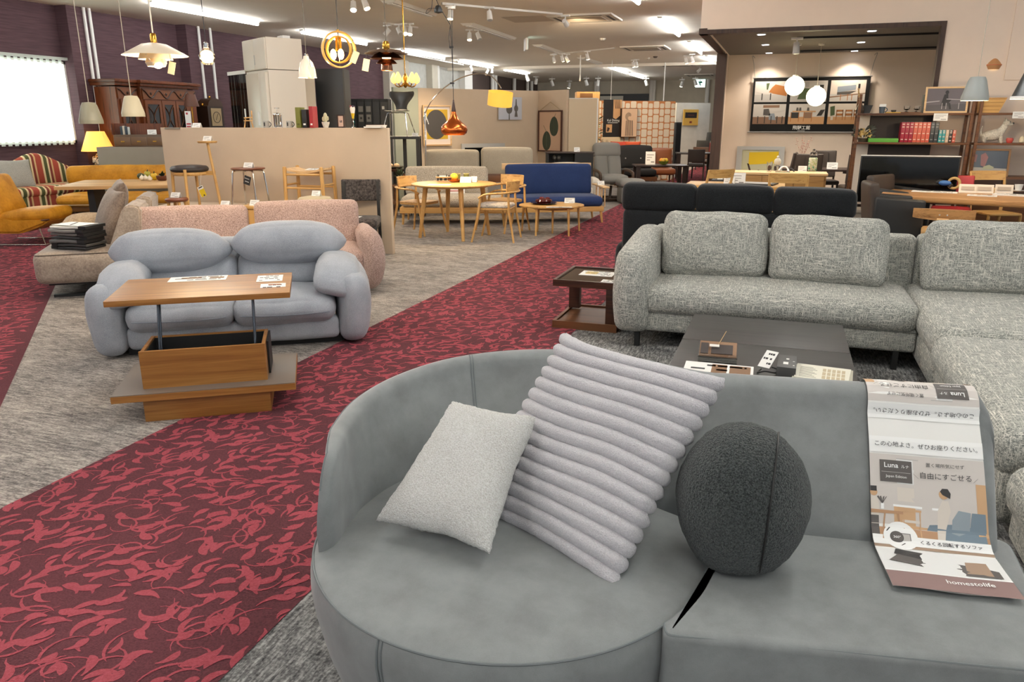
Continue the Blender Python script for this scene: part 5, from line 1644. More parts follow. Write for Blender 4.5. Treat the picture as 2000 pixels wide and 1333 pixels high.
def lattice_door(x0, x1, y):
 d_ = P('door', bx(bx(bx(bx(B(), x0, x0 + 0.07, y - 0.03, y, 0.85, 1.98), x1 - 0.07, x1, y - 0.03, y, 0.85, 1.98), x0 + 0.07, x1 - 0.07, y - 0.03, y, 1.90, 1.98), x0 + 0.07, x1 - 0.07, y - 0.03, y, 0.85, 0.93), C('6A3A1E', 0.3), g)
 bm = B(); bx(bm, x0 + 0.07, x1 - 0.07, y - 0.012, y - 0.006, 0.93, 1.90); P('pane', bm, M['cab_glass'], d_)
 bm = B()
 xm, hw = (x0 + x1) / 2, (x1 - x0) / 2 - 0.07
 for s_ in (-1, 1):
  tube(bm, [(xm + s_ * hw * (1 - abs(math.sin(PI * 2 * k / 24))), y - 0.02, 0.95 + 0.93 * k / 24) for k in range(25)], 0.010, 5)
 P('lattice', bm, C('55301A', 0.3), d_)
 bm = B(); ball(bm, (x1 - 0.035, y - 0.045, 1.42), 0.016, 8, (1, 1, 2.2)); P('handle', bm, M['brass'], d_)
lattice_door(-1.14, -0.70, -0.20)
lattice_door(-0.55, -0.06, -0.28)
lattice_door(-0.04, 0.38, -0.28)
lattice_door(0.40, 0.80, -0.28)
s = T('sale_tag', 'white and red sale tag hanging on the right door of the antique cabinet', 'tag', at(g, 0.62, -0.35, 1.62), 90)
bm = B(); bx(bm, -0.09, 0.09, -0.004, 0, -0.20, 0.16); P('tag_sheet', bm, M['paper'], s)
bm = B(); bx(bm, -0.06, 0.0, -0.006, -0.0042, 0.09, 0.13); bx(bm, -0.07, 0.06, -0.006, -0.0042, -0.12, -0.09); bx(bm, -0.07, 0.05, -0.006, -0.0042, -0.17, -0.145); P('printing', bm, M['red_ink'], s)
g = T('bureau', 'brown antique bureau with small drawers in front of the mahogany cabinet', 'bureau', (-11.80, 12.00, 0), 40)
g.scale = (0.85, 0.8, 1.14)
bm = B(); bx(bm, -0.50, 0.50, -0.22, 0.25, 0, 1.16, 0.004); P('carcass', bm, C('5A4026', 0.4), g)
for i in range(3):
 d_ = P('drawer', bx(B(), -0.48 + 0.325 * i, -0.165 + 0.325 * i, -0.235, -0.22, 0.98, 1.12, 0.004), C('6B4B2C', 0.4), g)
 bm = B(); bx(bm, -0.36 + 0.325 * i, -0.285 + 0.325 * i, -0.25, -0.235, 1.04, 1.06); P('handle', bm, M['brass'], d_)
bm = B(); prism(bm, [(-0.52, 1.16), (-0.50, 1.16), (-0.50, 1.34), (-0.52, 1.34)], -0.2, 0.25); bx(bm, -0.5, 0.5, 0.22, 0.25, 1.16, 1.34); P('gallery', bm, M['antique'], g)
for i, (x, c, h, lb) in enumerate(((-0.34, '3B4A55', 0.15, 'dark blue book leaning left on the antique bureau'), (-0.29, 'D8D2C4', 0.16, 'pale book standing second on the antique bureau'), (-0.24, '2C3A48', 0.15, 'navy book standing third on the antique bureau'), (-0.19, 'BFC4C4', 0.14, 'grey book standing rightmost on the antique bureau'))):
 s = T('book', lb, 'book', at(g, x * 0.85, 0.0, 1.323), 40)
 bm = B(); bx(bm, -0.018, 0.018, -0.06, 0.06, 0, h, 0.002); P('cover', bm, C(c), s)
 bm = B(); bx(bm, -0.013, 0.013, -0.055, 0.062, 0.003, h + 0.001); P('page', bm, M['paper'], s)
price_card('white card standing on the right of the antique bureau top', at(g, 0.24, -0.05, 1.323), 0.16, 0.10, 40)
g = T('floor_lamp', 'floor lamp with a brown empire shade beside the antique cabinet', 'lamp', (-11.60, 13.30, 0))
bm = B(); lathe(bm, [(0.14, 0), (0.14, 0.02), (0.02, 0.05)], 24); P('base', bm, M['brass'], g)
bm = B(); rod(bm, (0, 0, 0.03), (0, 0, 2.0), 0.012); P('pole', bm, M['brass'], g)
bm = B(); lathe(bm, [(0.15, 1.86), (0.09, 2.10)], 28, cap=False); P('shade', bm, C('5C3B30'), g)
g = T('grandfather_clock', 'dark grandfather clock with an arched hood against the purple wall', 'clock', (-12.60, 15.05, 0), 90)
bm = B(); bx(bm, -0.26, 0.26, -0.14, 0.16, 1.42, 1.90); bx(bm, -0.18, 0.18, -0.08, 0.14, 0.0, 1.42); bx(bm, -0.26, 0.26, -0.14, 0.16, 0.0, 0.45); P('case', bm, C('2A1A10', 0.4), g)
bm = B()
prism(bm, [(-0.27, 1.90), (0.27, 1.90)] + [(0.24 * math.cos(R(a)), 1.92 + 0.16 * math.sin(R(a))) for a in range(0, 181, 15)], -0.15, 0.15); P('hood', bm, C('3B2616', 0.4), g)
bm = B(); bx(bm, -0.17, 0.17, -0.155, -0.142, 1.47, 1.86); P('dial', bm, C('A08A66', 0.4), g)
bm = B(); tube(bm, [(0.12 * math.cos(2 * PI * k / 24), -0.158, 1.66 + 0.12 * math.sin(2 * PI * k / 24)) for k in range(24)], 0.006, 5, True); bar(bm, (0, -0.16, 1.66), (0.05, -0.16, 1.74), 0.008, 0.004); bar(bm, (0, -0.16, 1.66), (-0.03, -0.16, 1.60), 0.008, 0.004); P('hands', bm, M['ink'], g)
for x, z in ((-0.25, 1.93), (0, 2.10), (0.25, 1.93)):
 bm = B(); ball(bm, (x, 0, z), 0.03, 12, (1, 1, 1.3)); P('finial', bm, M['brass'], g)
# wardrobes and dark fitted units beyond the partition
g = T('glass_cabinet', 'tall narrow cabinet with black glass doors beside the white wardrobe', 'cabinet', (-9.62, 12.05, 0), -30)
bm = B(); bx(bm, 0, 0.78, 0.02, 0.50, 0, 2.40); P('carcass', bm, C('6B4A30', 0.4), g)
for i in range(2):
 d_ = P('door', bx(B(), 0.005 + 0.39 * i, 0.385 + 0.39 * i, 0, 0.02, 0.05, 2.36), M['black_gloss'], g)
 bm = B(); bx(bm, 0.12 + 0.39 * i, 0.126 + 0.39 * i, -0.004, 0, 0.05, 2.36); bx(bm, 0.26 + 0.39 * i, 0.266 + 0.39 * i, -0.004, 0, 0.05, 2.36); P('groove', bm, C('57554E'), d_)
bm = B(); bx(bm, -0.01, 0.79, -0.012, 0.0, 2.36, 2.42); P('top_strip', bm, M['white'], g)
bm = B(); bx(bm, 0.60, 0.66, -0.008, -0.004, 1.62, 1.78); P('door_label', bm, M['paper'], g)
g = T('white_wardrobe', 'tall off-white wardrobe with top boxes rising behind the beige partition', 'wardrobe', (-7.90, 10.87, 0), 59)
WP = M['white_paint']
bm = B(); bx(bm, 0.0, 0.62, 0.0, 0.90, 0.0, 2.36); P('carcass', bm, WP, g)
bm = B(); bx(bm, -0.005, 0.60, -0.005, 0.92, 2.37, 2.85); P('top_box', bm, WP, g)
for i in range(2):
 d_ = P('top_door', bx(B(), -0.03, -0.007, 0.0 + 0.46 * i, 0.45 + 0.46 * i, 2.38, 2.84, 0.003), WP, g)
 bm = B(); bx(bm, -0.036, -0.03, 0.42 + 0.02 * i, 0.43 + 0.02 * i, 2.45, 2.6); P('handle', bm, M['silver'], d_)
bm = B(); bx(bm, -0.05, 0.0, 0.02, 0.30, 0.05, 2.32, 0.003); P('sliding_door', bm, WP, g)
d_ = P('sliding_door', bx(B(), -0.03, 0.0, 0.30, 0.88, 0.05, 2.32, 0.003), C('C9BFAF', 0.3), g)
bm = B(); bx(bm, -0.034, -0.03, 0.40, 0.50, 1.5, 1.72); P('door_label', bm, M['paper'], d_)
bm = B(); bx(bm, 0.33, 0.46, 0.1, 0.3, 2.85, 2.90); P('clip', bm, M['white'], g)
g = T('wall_unit', 'beige side panel and dark recess right of the white wardrobe', 'cabinet', (-8.40, 12.18, 0), 19)
bm = B(); bx(bm, 0.12, 0.17, 0, 0.5, 0, 2.35); P('side_panel', bm, M['black'], g)
bm = B(); bx(bm, 0.17, 0.42, 0, 0.04, 0, 2.35); P('panel', bm, M['white_paint'], g)
g = T('dark_wardrobe', 'tall charcoal wardrobe panel behind the potted cactus', 'wardrobe', (-8.32, 12.83, 0), 19)
bm = B(); bx(bm, 0.0, 0.54, 0.02, 0.5, 0.0, 2.50); P('carcass', bm, C('26272A', 0.45), g)
bm = B(); bx(bm, 0.01, 0.52, 0.0, 0.02, 0.03, 2.49, 0.002); P('door', bm, C('2C2E31', 0.4), g)
bm = B(); bx(bm, 0.52, 0.545, -0.004, 0.5, 0.0, 2.50); P('edge_strip', bm, C('55524E'), g)
# dark fitted bookcases with pale door panels
for i, (xa, xb, lb) in enumerate(((680, 697, 'dark fitted unit with a green glass edge beside the charcoal wardrobe'), (698, 712, 'dark door with a pale square motif, left one behind the parfait glass'), (713, 727, 'dark door with a pale square motif, next to the plain ones'), (728, 742, 'plain dark door of the fitted units behind the black chair'), (743, 757, 'rightmost dark fitted door, with a white note, behind the black chair'))):
 a, b = PXA[i]
 g = T('dark_cabinet', lb, 'cabinet', (a[0], a[1], 0), 19, None)
 w = b - 0.004
 bm = B(); bx(bm, 0.0, w, 0.02, 0.45, 0, 2.0); P('carcass', bm, C('1D1F20', 0.5), g)
 d_ = P('door', bx(B(), 0.012, w - 0.012, 0.0, 0.02, 0.03, 1.94), C('2F3032', 0.4) if i != 4 else C('3A3836', 0.4), g)
 if i in (1, 2):
  bm = B()
  for x0, x1, z0, z1 in ((0.03, w - 0.03, 1.56, 1.70), (0.03, w - 0.03, 1.75, 1.86)):
   bx(bm, x0, x1, -0.003, 0, z0, z1)
  P('motif', bm, C('86847E'), d_)
  bm = B(); bx(bm, w / 2 - 0.02, w / 2 + 0.02, -0.005, -0.0032, 1.61, 1.65); P('motif_centre', bm, C('3A3938'), d_)
 if i == 4:
  bm = B(); bx(bm, 0.04, 0.09, -0.003, 0, 1.80, 1.86); P('note', bm, M['paper'], d_)
 if i == 0:
  bm = B()
  for k in range(6): bx(bm, 0.10, 0.13, -0.003, 0, 1.45 + 0.075 * k, 1.50 + 0.075 * k)
  P('glass_edge', bm, C('3E7F78', 0.3), d_)
# ================================================================ middle of the hall: round table, blue sofa, beige screen
g = T('round_table', 'round oak dining table with splayed legs in front of the beige tweed sofa', 'table', (-4.28, 9.87, 0), 0)
g.scale = (1, 1, 1.035)
bm = B(); lathe(bm, [(0.01, 0.675), (0.50, 0.675), (0.575, 0.692), (0.59, 0.702), (0.588, 0.712), (0.57, 0.716), (0.01, 0.716)], 64); P('table_top', bm, OK, g)
for a in (216, 306, 36, 126):
 bm = B(); c, s_ = math.cos(R(a)), math.sin(R(a)); rod(bm, (0.50 * c, 0.50 * s_, 0), (0.40 * c, 0.40 * s_, 0.68), 0.022, 0.036, 16); P('leg', bm, OKZ, g)
def armchair(label, x, y, rz, seat):
 g = T('armchair', label, 'chair', (x, y, 0), rz, 'oak armchairs at the round table')
 bm = B()
 slab(bm, rpoly([(-0.23, -0.24), (0.23, -0.24), (0.21, 0.21), (-0.21, 0.21)], 0.09), 0.42, 0.45, 0.012, 0.012); P('seat_frame', bm, OK, g)
 if seat:
  bm = B(); slab(bm, rpoly([(-0.235, -0.25), (0.235, -0.25), (0.215, 0.21), (-0.215, 0.21)], 0.10), 0.45, 0.495, 0.022, 0.018, 0.014); P('seat', bm, seat, g)
 else:
  bm = B(); slab(bm, rpoly([(-0.23, -0.24), (0.23, -0.24), (0.21, 0.21), (-0.21, 0.21)], 0.09), 0.445, 0.46, 0.008, 0.004); P('seat', bm, M['rustic'], g)
 for sx in (-1, 1):
  bm = B(); tube(bm, [(sx * 0.30, -0.30, 0.0), (sx * 0.285, -0.22, 0.33), (sx * 0.275, -0.175, 0.60)], [0.013, 0.018, 0.016], 10); P('leg', bm, OKZ, g)
  bm = B(); tube(bm, [(sx * 0.27, 0.27, 0.0), (sx * 0.235, 0.20, 0.40), (sx * 0.235, 0.19, 0.645)], [0.013, 0.018, 0.015], 10); P('leg', bm, OKZ, g)
 bm = B()
 pts = curve([(-0.275, -0.20, 0.585), (-0.285, -0.10, 0.635), (-0.28, 0.10, 0.65), (-0.19, 0.235, 0.66), (0, 0.275, 0.66), (0.19, 0.235, 0.66), (0.28, 0.10, 0.65), (0.285, -0.10, 0.635), (0.275, -0.20, 0.585)], 5)
 tube(bm, pts, 0.026, 10, False, 0.55); P('arm_rail', bm, OK, g)
 bm = B()
 rs = []
 for k in range(13):
  a = R(35 + 110 * k / 12)
  c, s_ = math.cos(a), math.sin(a)
  rs.append([(0.27 * c, -0.0 + 0.275 * s_, 0.655), (0.285 * c, 0.29 * s_, 0.70), (0.29 * c, 0.30 * s_, 0.80), (0.272 * c, 0.282 * s_, 0.80), (0.262 * c, 0.265 * s_, 0.66)])
 rings(bm, rs); P('backrest', bm, OK, g, smooth=30)
 return g
armchair('oak armchair with a bare wooden seat on the left side of the round table', -4.93, 10.05, 82, None)
armchair('oak armchair with a flowered seat pad on the right side of the round table', -3.60, 9.78, -82, M['flower_cloth'])
armchair('oak armchair half hidden on the far side of the round table', -3.85, 10.72, -25, None)
# on the round table
tz = 0.742
q = (-4.465, 9.959, 0.742); leaf = T('tent_card', 'black and white photo tent card on the round table', 'card', (q[0], q[1], tz), 10)
bm = B(); box(bm, (0, 0, 0.055), (0.23, 0.002, 0.12), (66, 0, 0)); box(bm, (0, 0.05, 0.055), (0.23, 0.002, 0.12), (-66 + 180, 0, 0)); P('card', bm, M['paper'], leaf)
bm = B()
for x, w_, z_, h_ in ((-0.09, 0.03, 0.06, 0.09), (-0.045, 0.035, 0.05, 0.06), (0.02, 0.04, 0.045, 0.05), (0.075, 0.05, 0.06, 0.08), (0.03, 0.02, 0.09, 0.03)):
 box(bm, (x, -0.0035 + (z_ - 0.055) * math.cos(R(66)) / math.sin(R(66)), z_), (w_, h_, 0.001), (66, 0, 0))
P('picture', bm, M['ink'], leaf)
q = (-4.336, 10.004, 0.742)
g = T('orange_bowl', 'small orange dish with a yellow ball of fruit on the round table', 'bowl', (q[0], q[1], tz))
bm = B(); lathe(bm, [(0.02, 0), (0.06, 0.01), (0.09, 0.04), (0.085, 0.04), (0.055, 0.016), (0.01, 0.012)], 30, cap=False); P('dish', bm, C('B0602A', 0.4), g)
g = T('grapefruit', 'yellow grapefruit sitting in the small orange dish on the round table', 'fruit', (q[0], q[1], tz + 0.02))
bm = B(); ball(bm, (0, 0, 0.055), 0.055, 24, (1, 1, 0.94)); P('fruit', bm, C('E0AE34', 0.5), g, smooth=80)
bm = B(); ball(bm, (0, 0, 0.107), 0.006, 8, (1, 1, 0.5)); P('stem', bm, M['leaf'], g)
for k, (px, lb) in enumerate(((894, 'olive green glass tumbler left of the other one on the round table'), (911, 'olive green glass tumbler right of the other one on the round table'))):
 q = ((-4.326, 10.108, 0.742), (-4.21, 10.149, 0.742))[k]
 g = T('tumbler', lb, 'tumbler', (q[0], q[1], tz))
 bm = B(); lathe(bm, [(0.005, 0), (0.032, 0), (0.04, 0.115), (0.036, 0.115), (0.03, 0.008), (0.005, 0.008)], 24, cap=False); P('glass', bm, C('6E6E3C', 0.25), g)
 bm = B(); lathe(bm, [(0.041, 0.107), (0.041, 0.116), (0.036, 0.117)], 24, cap=False); P('rim', bm, C('C0B080'), g)
for k, lb in enumerate(('leftmost of three joined white price cards on the round table', 'middle one of three joined white price cards on the round table', 'rightmost of three joined white price cards on the round table')):
 q = ((-4.184, 9.957, 0.742), (-4.117, 9.98, 0.742), (-4.078, 10.093, 0.742))[k]
 price_card(lb, (q[0], q[1], tz), 0.085, 0.085, 8)
q = (-4.344, 9.519, 0.742); leaflet('leaflet', 'sheet with red print lying by the tent card on the round table', (q[0], q[1], tz), 0.30, 0.16, 10, 3, 'red_ink')
# beige tweed sofa with an oak frame
g = T('oak_frame_sofa', 'beige tweed sofa on an oak frame behind the round table', 'sofa', (-4.80, 11.00, 0), 19)
TB = M['tweed_beige']
bm = B(); bx(bm, -0.83, 0.83, 0.0, 0.06, 0.18, 0.27, 0.006); bx(bm, -0.83, 0.83, 0.70, 0.76, 0.18, 0.27, 0.006); bx(bm, -0.83, -0.77, 0.06, 0.70, 0.18, 0.27); bx(bm, 0.77, 0.83, 0.06, 0.70, 0.18, 0.27); P('frame', bm, OK, g)
bm = B(); cush(bm, (0, 0.36, 0.355), (1.62, 0.74, 0.17), 0.07, (0, 0.02, 0.02), n=(8, 5, 3)); P('seat_cushion', bm, TB, g, smooth=70)
for x in (-0.14,):
 bm = B(); cush(bm, (x, 0.66, 0.63), (1.34, 0.16, 0.46), 0.06, (0, 0.02, 0.01), (-10, 0, 0), n=(6, 2, 5)); P('back_cushion', bm, TB, g, smooth=70)
bm = B(); bx(bm, -0.86, 0.86, 0.74, 0.78, 0.60, 0.74, 0.008); P('back_rail', bm, M['walnut'], g)
for x in (-0.78, 0.78):
 for y in (0.06, 0.70):
  bm = B(); rod(bm, (x * 1.02, y, 0), (x, y, 0.20), 0.016, 0.024); P('leg', bm, OKZ, g)
s = T('sale_sheet', 'white sheet with red figures leaning on the beige tweed sofa, seen under the round table', 'sheet', at(g, 0.02, 0.30, 0.44), 19)
bm = B(); box(bm, (0, 0.06, 0.13), (0.30, 0.003, 0.28), (-14, 0, 0)); P('sheet', bm, M['paper'], s)
bm = B()
for z_ in (0.06, 0.13, 0.20): box(bm, (0, 0.052 + (z_ - 0.13) * 0.24, z_), (0.22, 0.002, 0.022), (-14, 0, 0))
P('printing', bm, C('C98A86'), s)
# blue sofa with an oak frame
g = T('blue_sofa', 'navy blue sofa with an oak frame and arm, right of the round table', 'sofa', (-3.32, 11.72, 0), 27)
NV = M['navy']
bm = B(); bx(bm, -0.74, 0.76, -0.02, 0.05, 0.18, 0.26, 0.006); bx(bm, -0.74, 0.76, 0.66, 0.72, 0.18, 0.26, 0.006); bx(bm, -0.74, -0.68, 0.05, 0.66, 0.18, 0.26); bx(bm, 0.70, 0.76, 0.05, 0.66, 0.18, 0.26); P('frame', bm, OK, g)
bm = B(); cush(bm, (0.02, 0.34, 0.335), (1.46, 0.74, 0.16), 0.065, (0, 0.02, 0.015), n=(8, 5, 3)); P('seat_cushion', bm, NV, g, smooth=70)
bm = B(); cush(bm, (-0.02, 0.66, 0.64), (1.44, 0.14, 0.50), 0.06, (0, 0.015, 0.01), (-8, 0, 0), n=(8, 2, 5)); P('back_cushion', bm, NV, g, smooth=70)
bm = B(); bx(bm, -0.78, 0.72, 0.76, 0.80, 0.80, 0.90, 0.006); P('back_rail', bm, M['pale_wood'], g)
for sx in (0.80,):
 bm = B(); bx(bm, sx - 0.06, sx + 0.05, 0.0, 0.78, 0.54, 0.565, 0.008); P('armrest', bm, M['pale_wood'], g)
 for y in (0.10, 0.30, 0.45, 0.66):
  bm = B(); rod(bm, (sx, y, 0.24), (sx, y, 0.54), 0.012); P('arm_post', bm, M['pale_wood'], g)
for x in (-0.70, 0.72):
 for y in (0.02, 0.68):
  bm = B(); rod(bm, (x * 1.03, y - 0.02, 0), (x, y, 0.20), 0.014, 0.024); P('leg', bm, OKZ, g)
price_card('white price card on the oak arm of the blue sofa', at(g, 0.80, 0.35, 0.566), 0.11, 0.07, 27)
# oval nest of tables
g = T('oval_table', 'oval oak coffee table with thin legs in front of the blue sofa', 'table', (-3.10, 10.66, 0), 19)
bm = B(); slab(bm, ellipse(0.47, 0.40), 0.385, 0.412, 0.010, 0.012); P('table_top', bm, OK, g)
for x, y in ((-0.40, 0.16), (0.22, -0.34), (0.40, 0.18), (-0.22, -0.30)):
 bm = B(); rod(bm, (x * 1.06, y * 1.06, 0), (x, y, 0.39), 0.013, 0.020); P('leg', bm, OKZ, g)
g = T('nested_table', 'smaller round oak table nested under the oval coffee table', 'table', (-3.12, 10.83, 0), 19)
bm = B(); slab(bm, ellipse(0.30, 0.26), 0.33, 0.352, 0.008, 0.010); P('table_top', bm, OK, g)
for x, y in ((-0.22, -0.05), (-0.02, -0.22), (0.22, -0.03)):
 bm = B(); rod(bm, (x * 1.06, y * 1.06, 0), (x, y, 0.335), 0.012, 0.018); P('leg', bm, OKZ, g)
q = (-3.213, 10.645, 0.412)
g = T('lacquer_dish', 'dark red lacquer dish with a lid on the oval table', 'dish', (q[0], q[1], 0.4125))
bm = B(); lathe(bm, [(0.01, 0), (0.12, 0.004), (0.19, 0.022), (0.185, 0.026), (0.10, 0.014), (0.01, 0.014)], 40, cap=False); P('plate', bm, C('2A0B0C', 0.2), g)
bm = B(); lathe(bm, [(0.01, 0.014), (0.10, 0.016), (0.125, 0.045), (0.115, 0.07), (0.06, 0.085), (0.01, 0.088)], 40); P('bowl', bm, C('4A1214', 0.15), g)
bm = B(); ball(bm, (-0.03, 0, 0.09), 0.025, 12, (1.5, 1, 0.6)); ball(bm, (0.05, 0.02, 0.085), 0.025, 12, (1.4, 1, 0.6)); P('fruit', bm, C('6A1618', 0.2), g)
q = (-2.891, 10.319, 0.412); leaflet('leaflet', 'white sheet lying at the front of the oval table', (q[0], q[1], 0.4125), 0.36, 0.10, 19, 2)
q = (-2.901, 10.907, 0.412); price_card('white price card at the right end of the oval table', (q[0], q[1], 0.4125), 0.15, 0.11, 12, 35)
# tall two-part sofa seen from behind, cream sofa beside it
g = T('highback_sofa', 'stone grey reclining sofa seen from behind, its two tall backs above the beige tweed sofa', 'sofa', (-5.10, 12.95, 0), 19)
SF = M['stone_fabric']
for x, dz, w in ((-0.50, 0.0, 1.0), (0.475, 0.04, 0.95)):
 bm = B(); cush(bm, (x, 0.0, 0.82 + dz), (w - 0.03, 0.24, 0.52), 0.07, (0, 0.02, 0.012), n=(8, 2, 5)); hb = P('headrest', bm, M['cream_fabric'], g, smooth=70)
 bm = B(); bar(bm, (x + 0.27, -0.125, 0.70), (x + 0.27, -0.125, 0.80), 0.016, 0.006); bar(bm, (x - 0.36, -0.125, 0.70), (x - 0.36, -0.125, 0.80), 0.016, 0.006); bar(bm, (x, -0.127, 0.62), (x, -0.127, 1.0), 0.004, 0.004); P('zip', bm, C('2A2826'), hb)
bm = B(); cush(bm, (0, 0.06, 0.32), (1.96, 0.30, 0.50), 0.06, (0, 0.02, 0), n=(8, 2, 4)); P('back_panel', bm, SF, g, smooth=70)
bm = B(); cush(bm, (0, 0.58, 0.26), (1.96, 0.86, 0.36), 0.06, n=(8, 5, 3)); P('seat', bm, SF, g, smooth=70)
q = (-3.806, 14.062, 0.338)
g = T('cream_sofa', 'cream leather sofa half hidden behind the blue sofa', 'sofa', (q[0], q[1], 0), 24)
g.scale = (0.66, 0.75, 0.92)
CW = C('D8D0C2', 0.6)
bm = B(); cush(bm, (0, 0.05, 0.66), (1.25, 0.24, 0.42), 0.10, (0.02, 0.02, 0.04), n=(8, 3, 4)); P('backrest', bm, CW, g, smooth=70)
for sx in (-1, 1):
 bm = B(); cush(bm, (sx * 0.72, -0.30, 0.36), (0.24, 0.86, 0.50), 0.10, (0.02, 0.02, 0.02), n=(3, 6, 4)); P('arm', bm, CW, g, smooth=70)
bm = B(); cush(bm, (0, -0.34, 0.34), (1.26, 0.80, 0.22), 0.08, n=(6, 5, 3)); P('seat_cushion', bm, CW, g, smooth=70)
bm = B(); bx(bm, -0.8, 0.8, -0.7, 0.1, 0.0, 0.20); P('plinth', bm, M['black'], g)
# beige screen wall behind, its sage return on the left, its short return on the right
def wall_seg(name, a, b, z, th, m, label):
 a, b = Vector((a[0], a[1], 0)), Vector((b[0], b[1], 0))
 d = (b - a)
 g = bm = B()
 bx(bm, 0, d.length, 0, th, 0, z, 0.003)
 return S(name, bm, M[m], label, 'partition', a, math.degrees(math.atan2(d.y, d.x)))
sa = (-6.916, 14.261, 2.2)
sb_ = (-5.113, 16.443, 2.2)
sc_ = (-4.368, 16.024)
sd_ = (-7.202, 13.777, 2.192)
wall_seg('screen_wall', sa, sb_, 2.2, 0.07, 'beige_panel', 'tall beige partition wall carrying the yellow print, behind the stone grey sofa')
wall_seg('screen_wall', sb_, sc_, 2.2, 0.07, 'beige_panel', 'short beige return wall carrying the leaf picture')
wall_seg('screen_wall', sd_, sa, 2.2, 0.07, 'sage_panel', 'sage green partition wall behind the black chair on its stand')
WA = math.degrees(math.atan2(sb_[1] - sa[1], sb_[0] - sa[0]))
WR = math.degrees(math.atan2(sc_[1] - sb_[1], sc_[0] - sb_[0]))
def on_wall(name, label, cat, p, rz, w, h, fc, fw=0.02, depth=0.03, off=0.0):
 """framed picture hung with its centre at p, facing -y of its own axes"""
 g = T(name, label, cat, p, rz)
 bm = B()
 for a in ((-w / 2, w / 2, -h / 2, -h / 2 + fw), (-w / 2, w / 2, h / 2 - fw, h / 2), (-w / 2, -w / 2 + fw, -h / 2 + fw, h / 2 - fw), (w / 2 - fw, w / 2, -h / 2 + fw, h / 2 - fw)):
  bx(bm, a[0], a[1], -depth, 0, a[2], a[3])
 P('frame', bm, fc, g)
 return g
def flat(bm, pts, y):
 poly(bm, [(a, y, b) for a, b in pts])
# yellow print, canvas, leaf picture
q = (-6.65, 14.536, 1.486, 0.627, 0.784)
g = on_wall('framed_print', 'framed yellow print with a big dark oval, hung on the tall beige partition', 'picture', q[:3], WA, q[3], q[4], M['pale_wood'], 0.025)
w, h = q[3], q[4]
bm = B(); bx(bm, -w / 2 + 0.02, w / 2 - 0.02, -0.012, -0.004, -h / 2 + 0.02, h / 2 - 0.02); P('mat_board', bm, C('E6D8CC'), g)
bm = B(); bx(bm, -w / 2 + 0.08, w / 2 - 0.08, -0.015, -0.012, -h / 2 + 0.13, h / 2 - 0.08); P('print', bm, C('C9A428'), g)
bm = B(); flat(bm, [(-0.02 + 0.235 * math.cos(2 * PI * k / 40) , 0.02 + 0.285 * math.sin(2 * PI * k / 40)) for k in range(40)], -0.0165); P('motif', bm, C('4A4643'), g)
q = (-5.561, 15.855, 1.831, 0.569, 0.455)
g = T('canvas_print', 'pale blue canvas with grey vases, hung on the beige partition behind the arc lamp shade', 'picture', q[:3], WA)
w, h = q[3], q[4]
bm = B(); bx(bm, -w / 2, w / 2, -0.03, 0, -h / 2, h / 2); P('canvas', bm, C('B9BCC6'), g)
bm = B(); flat(bm, [(-0.03 + 0.075 * math.cos(a), -0.02 + 0.09 * math.sin(a)) for a in [2 * PI * k / 20 for k in range(20)]], -0.032); flat(bm, [(-0.045, -h / 2), (-0.015, -h / 2), (-0.02, -0.1), (-0.04, -0.1)], -0.032)
flat(bm, [(0.14 + 0.05 * math.cos(a), 0.0 + 0.07 * math.sin(a)) for a in [2 * PI * k / 20 for k in range(20)]], -0.032); flat(bm, [(0.12, 0.06), (0.16, 0.06), (0.15, 0.19), (0.13, 0.19)], -0.032); flat(bm, [(0.10, -0.17), (0.18, -0.17), (0.16, -0.05), (0.12, -0.05)], -0.032); P('motif', bm, C('5A5652'), g)
q = (-4.764, 16.213, 1.366, 0.721, 0.855)
g = on_wall('leaf_picture', 'dark framed picture of two green leaves hung by a cord', 'picture', q[:3], WR, q[3], q[4], C('4A2A20', 0.4), 0.028)
w, h = q[3], q[4]
bm = B(); bx(bm, -w / 2 + 0.02, w / 2 - 0.02, -0.012, -0.004, -h / 2 + 0.02, h / 2 - 0.02); P('backing', bm, C('C9A88E'), g)
for cx_, cz_, sx_, sz_, st in ((-0.10, -0.20, 0.13, 0.20, (-0.20, 0.12)), (0.12, 0.10, 0.13, 0.20, (0.17, 0.36))):
 bm = B(); flat(bm, [(cx_ + sx_ * math.cos(a) * (1 - 0.08 * math.sin(a)), cz_ + sz_ * math.sin(a)) for a in [2 * PI * k / 30 for k in range(30)]], -0.014); lf = P('leaf', bm, C('3A4436'), g)
 bm = B(); bar(bm, (cx_, -0.0155, cz_ - sz_ * 0.7), (cx_, -0.0155, cz_ + sz_ * 0.9), 0.006, 0.002); bar(bm, (cx_, -0.0155, cz_ + sz_ * 0.9), (st[0], -0.0155, st[1]), 0.008, 0.002); P('stalk', bm, C('6B7258'), lf)
bm = B(); tube(bm, [(-w / 2 + 0.05, -0.015, h / 2), (0, -0.015, h / 2 + 0.17), (w / 2 - 0.05, -0.015, h / 2)], 0.006, 6); P('cord', bm, C('B09A78'), g)
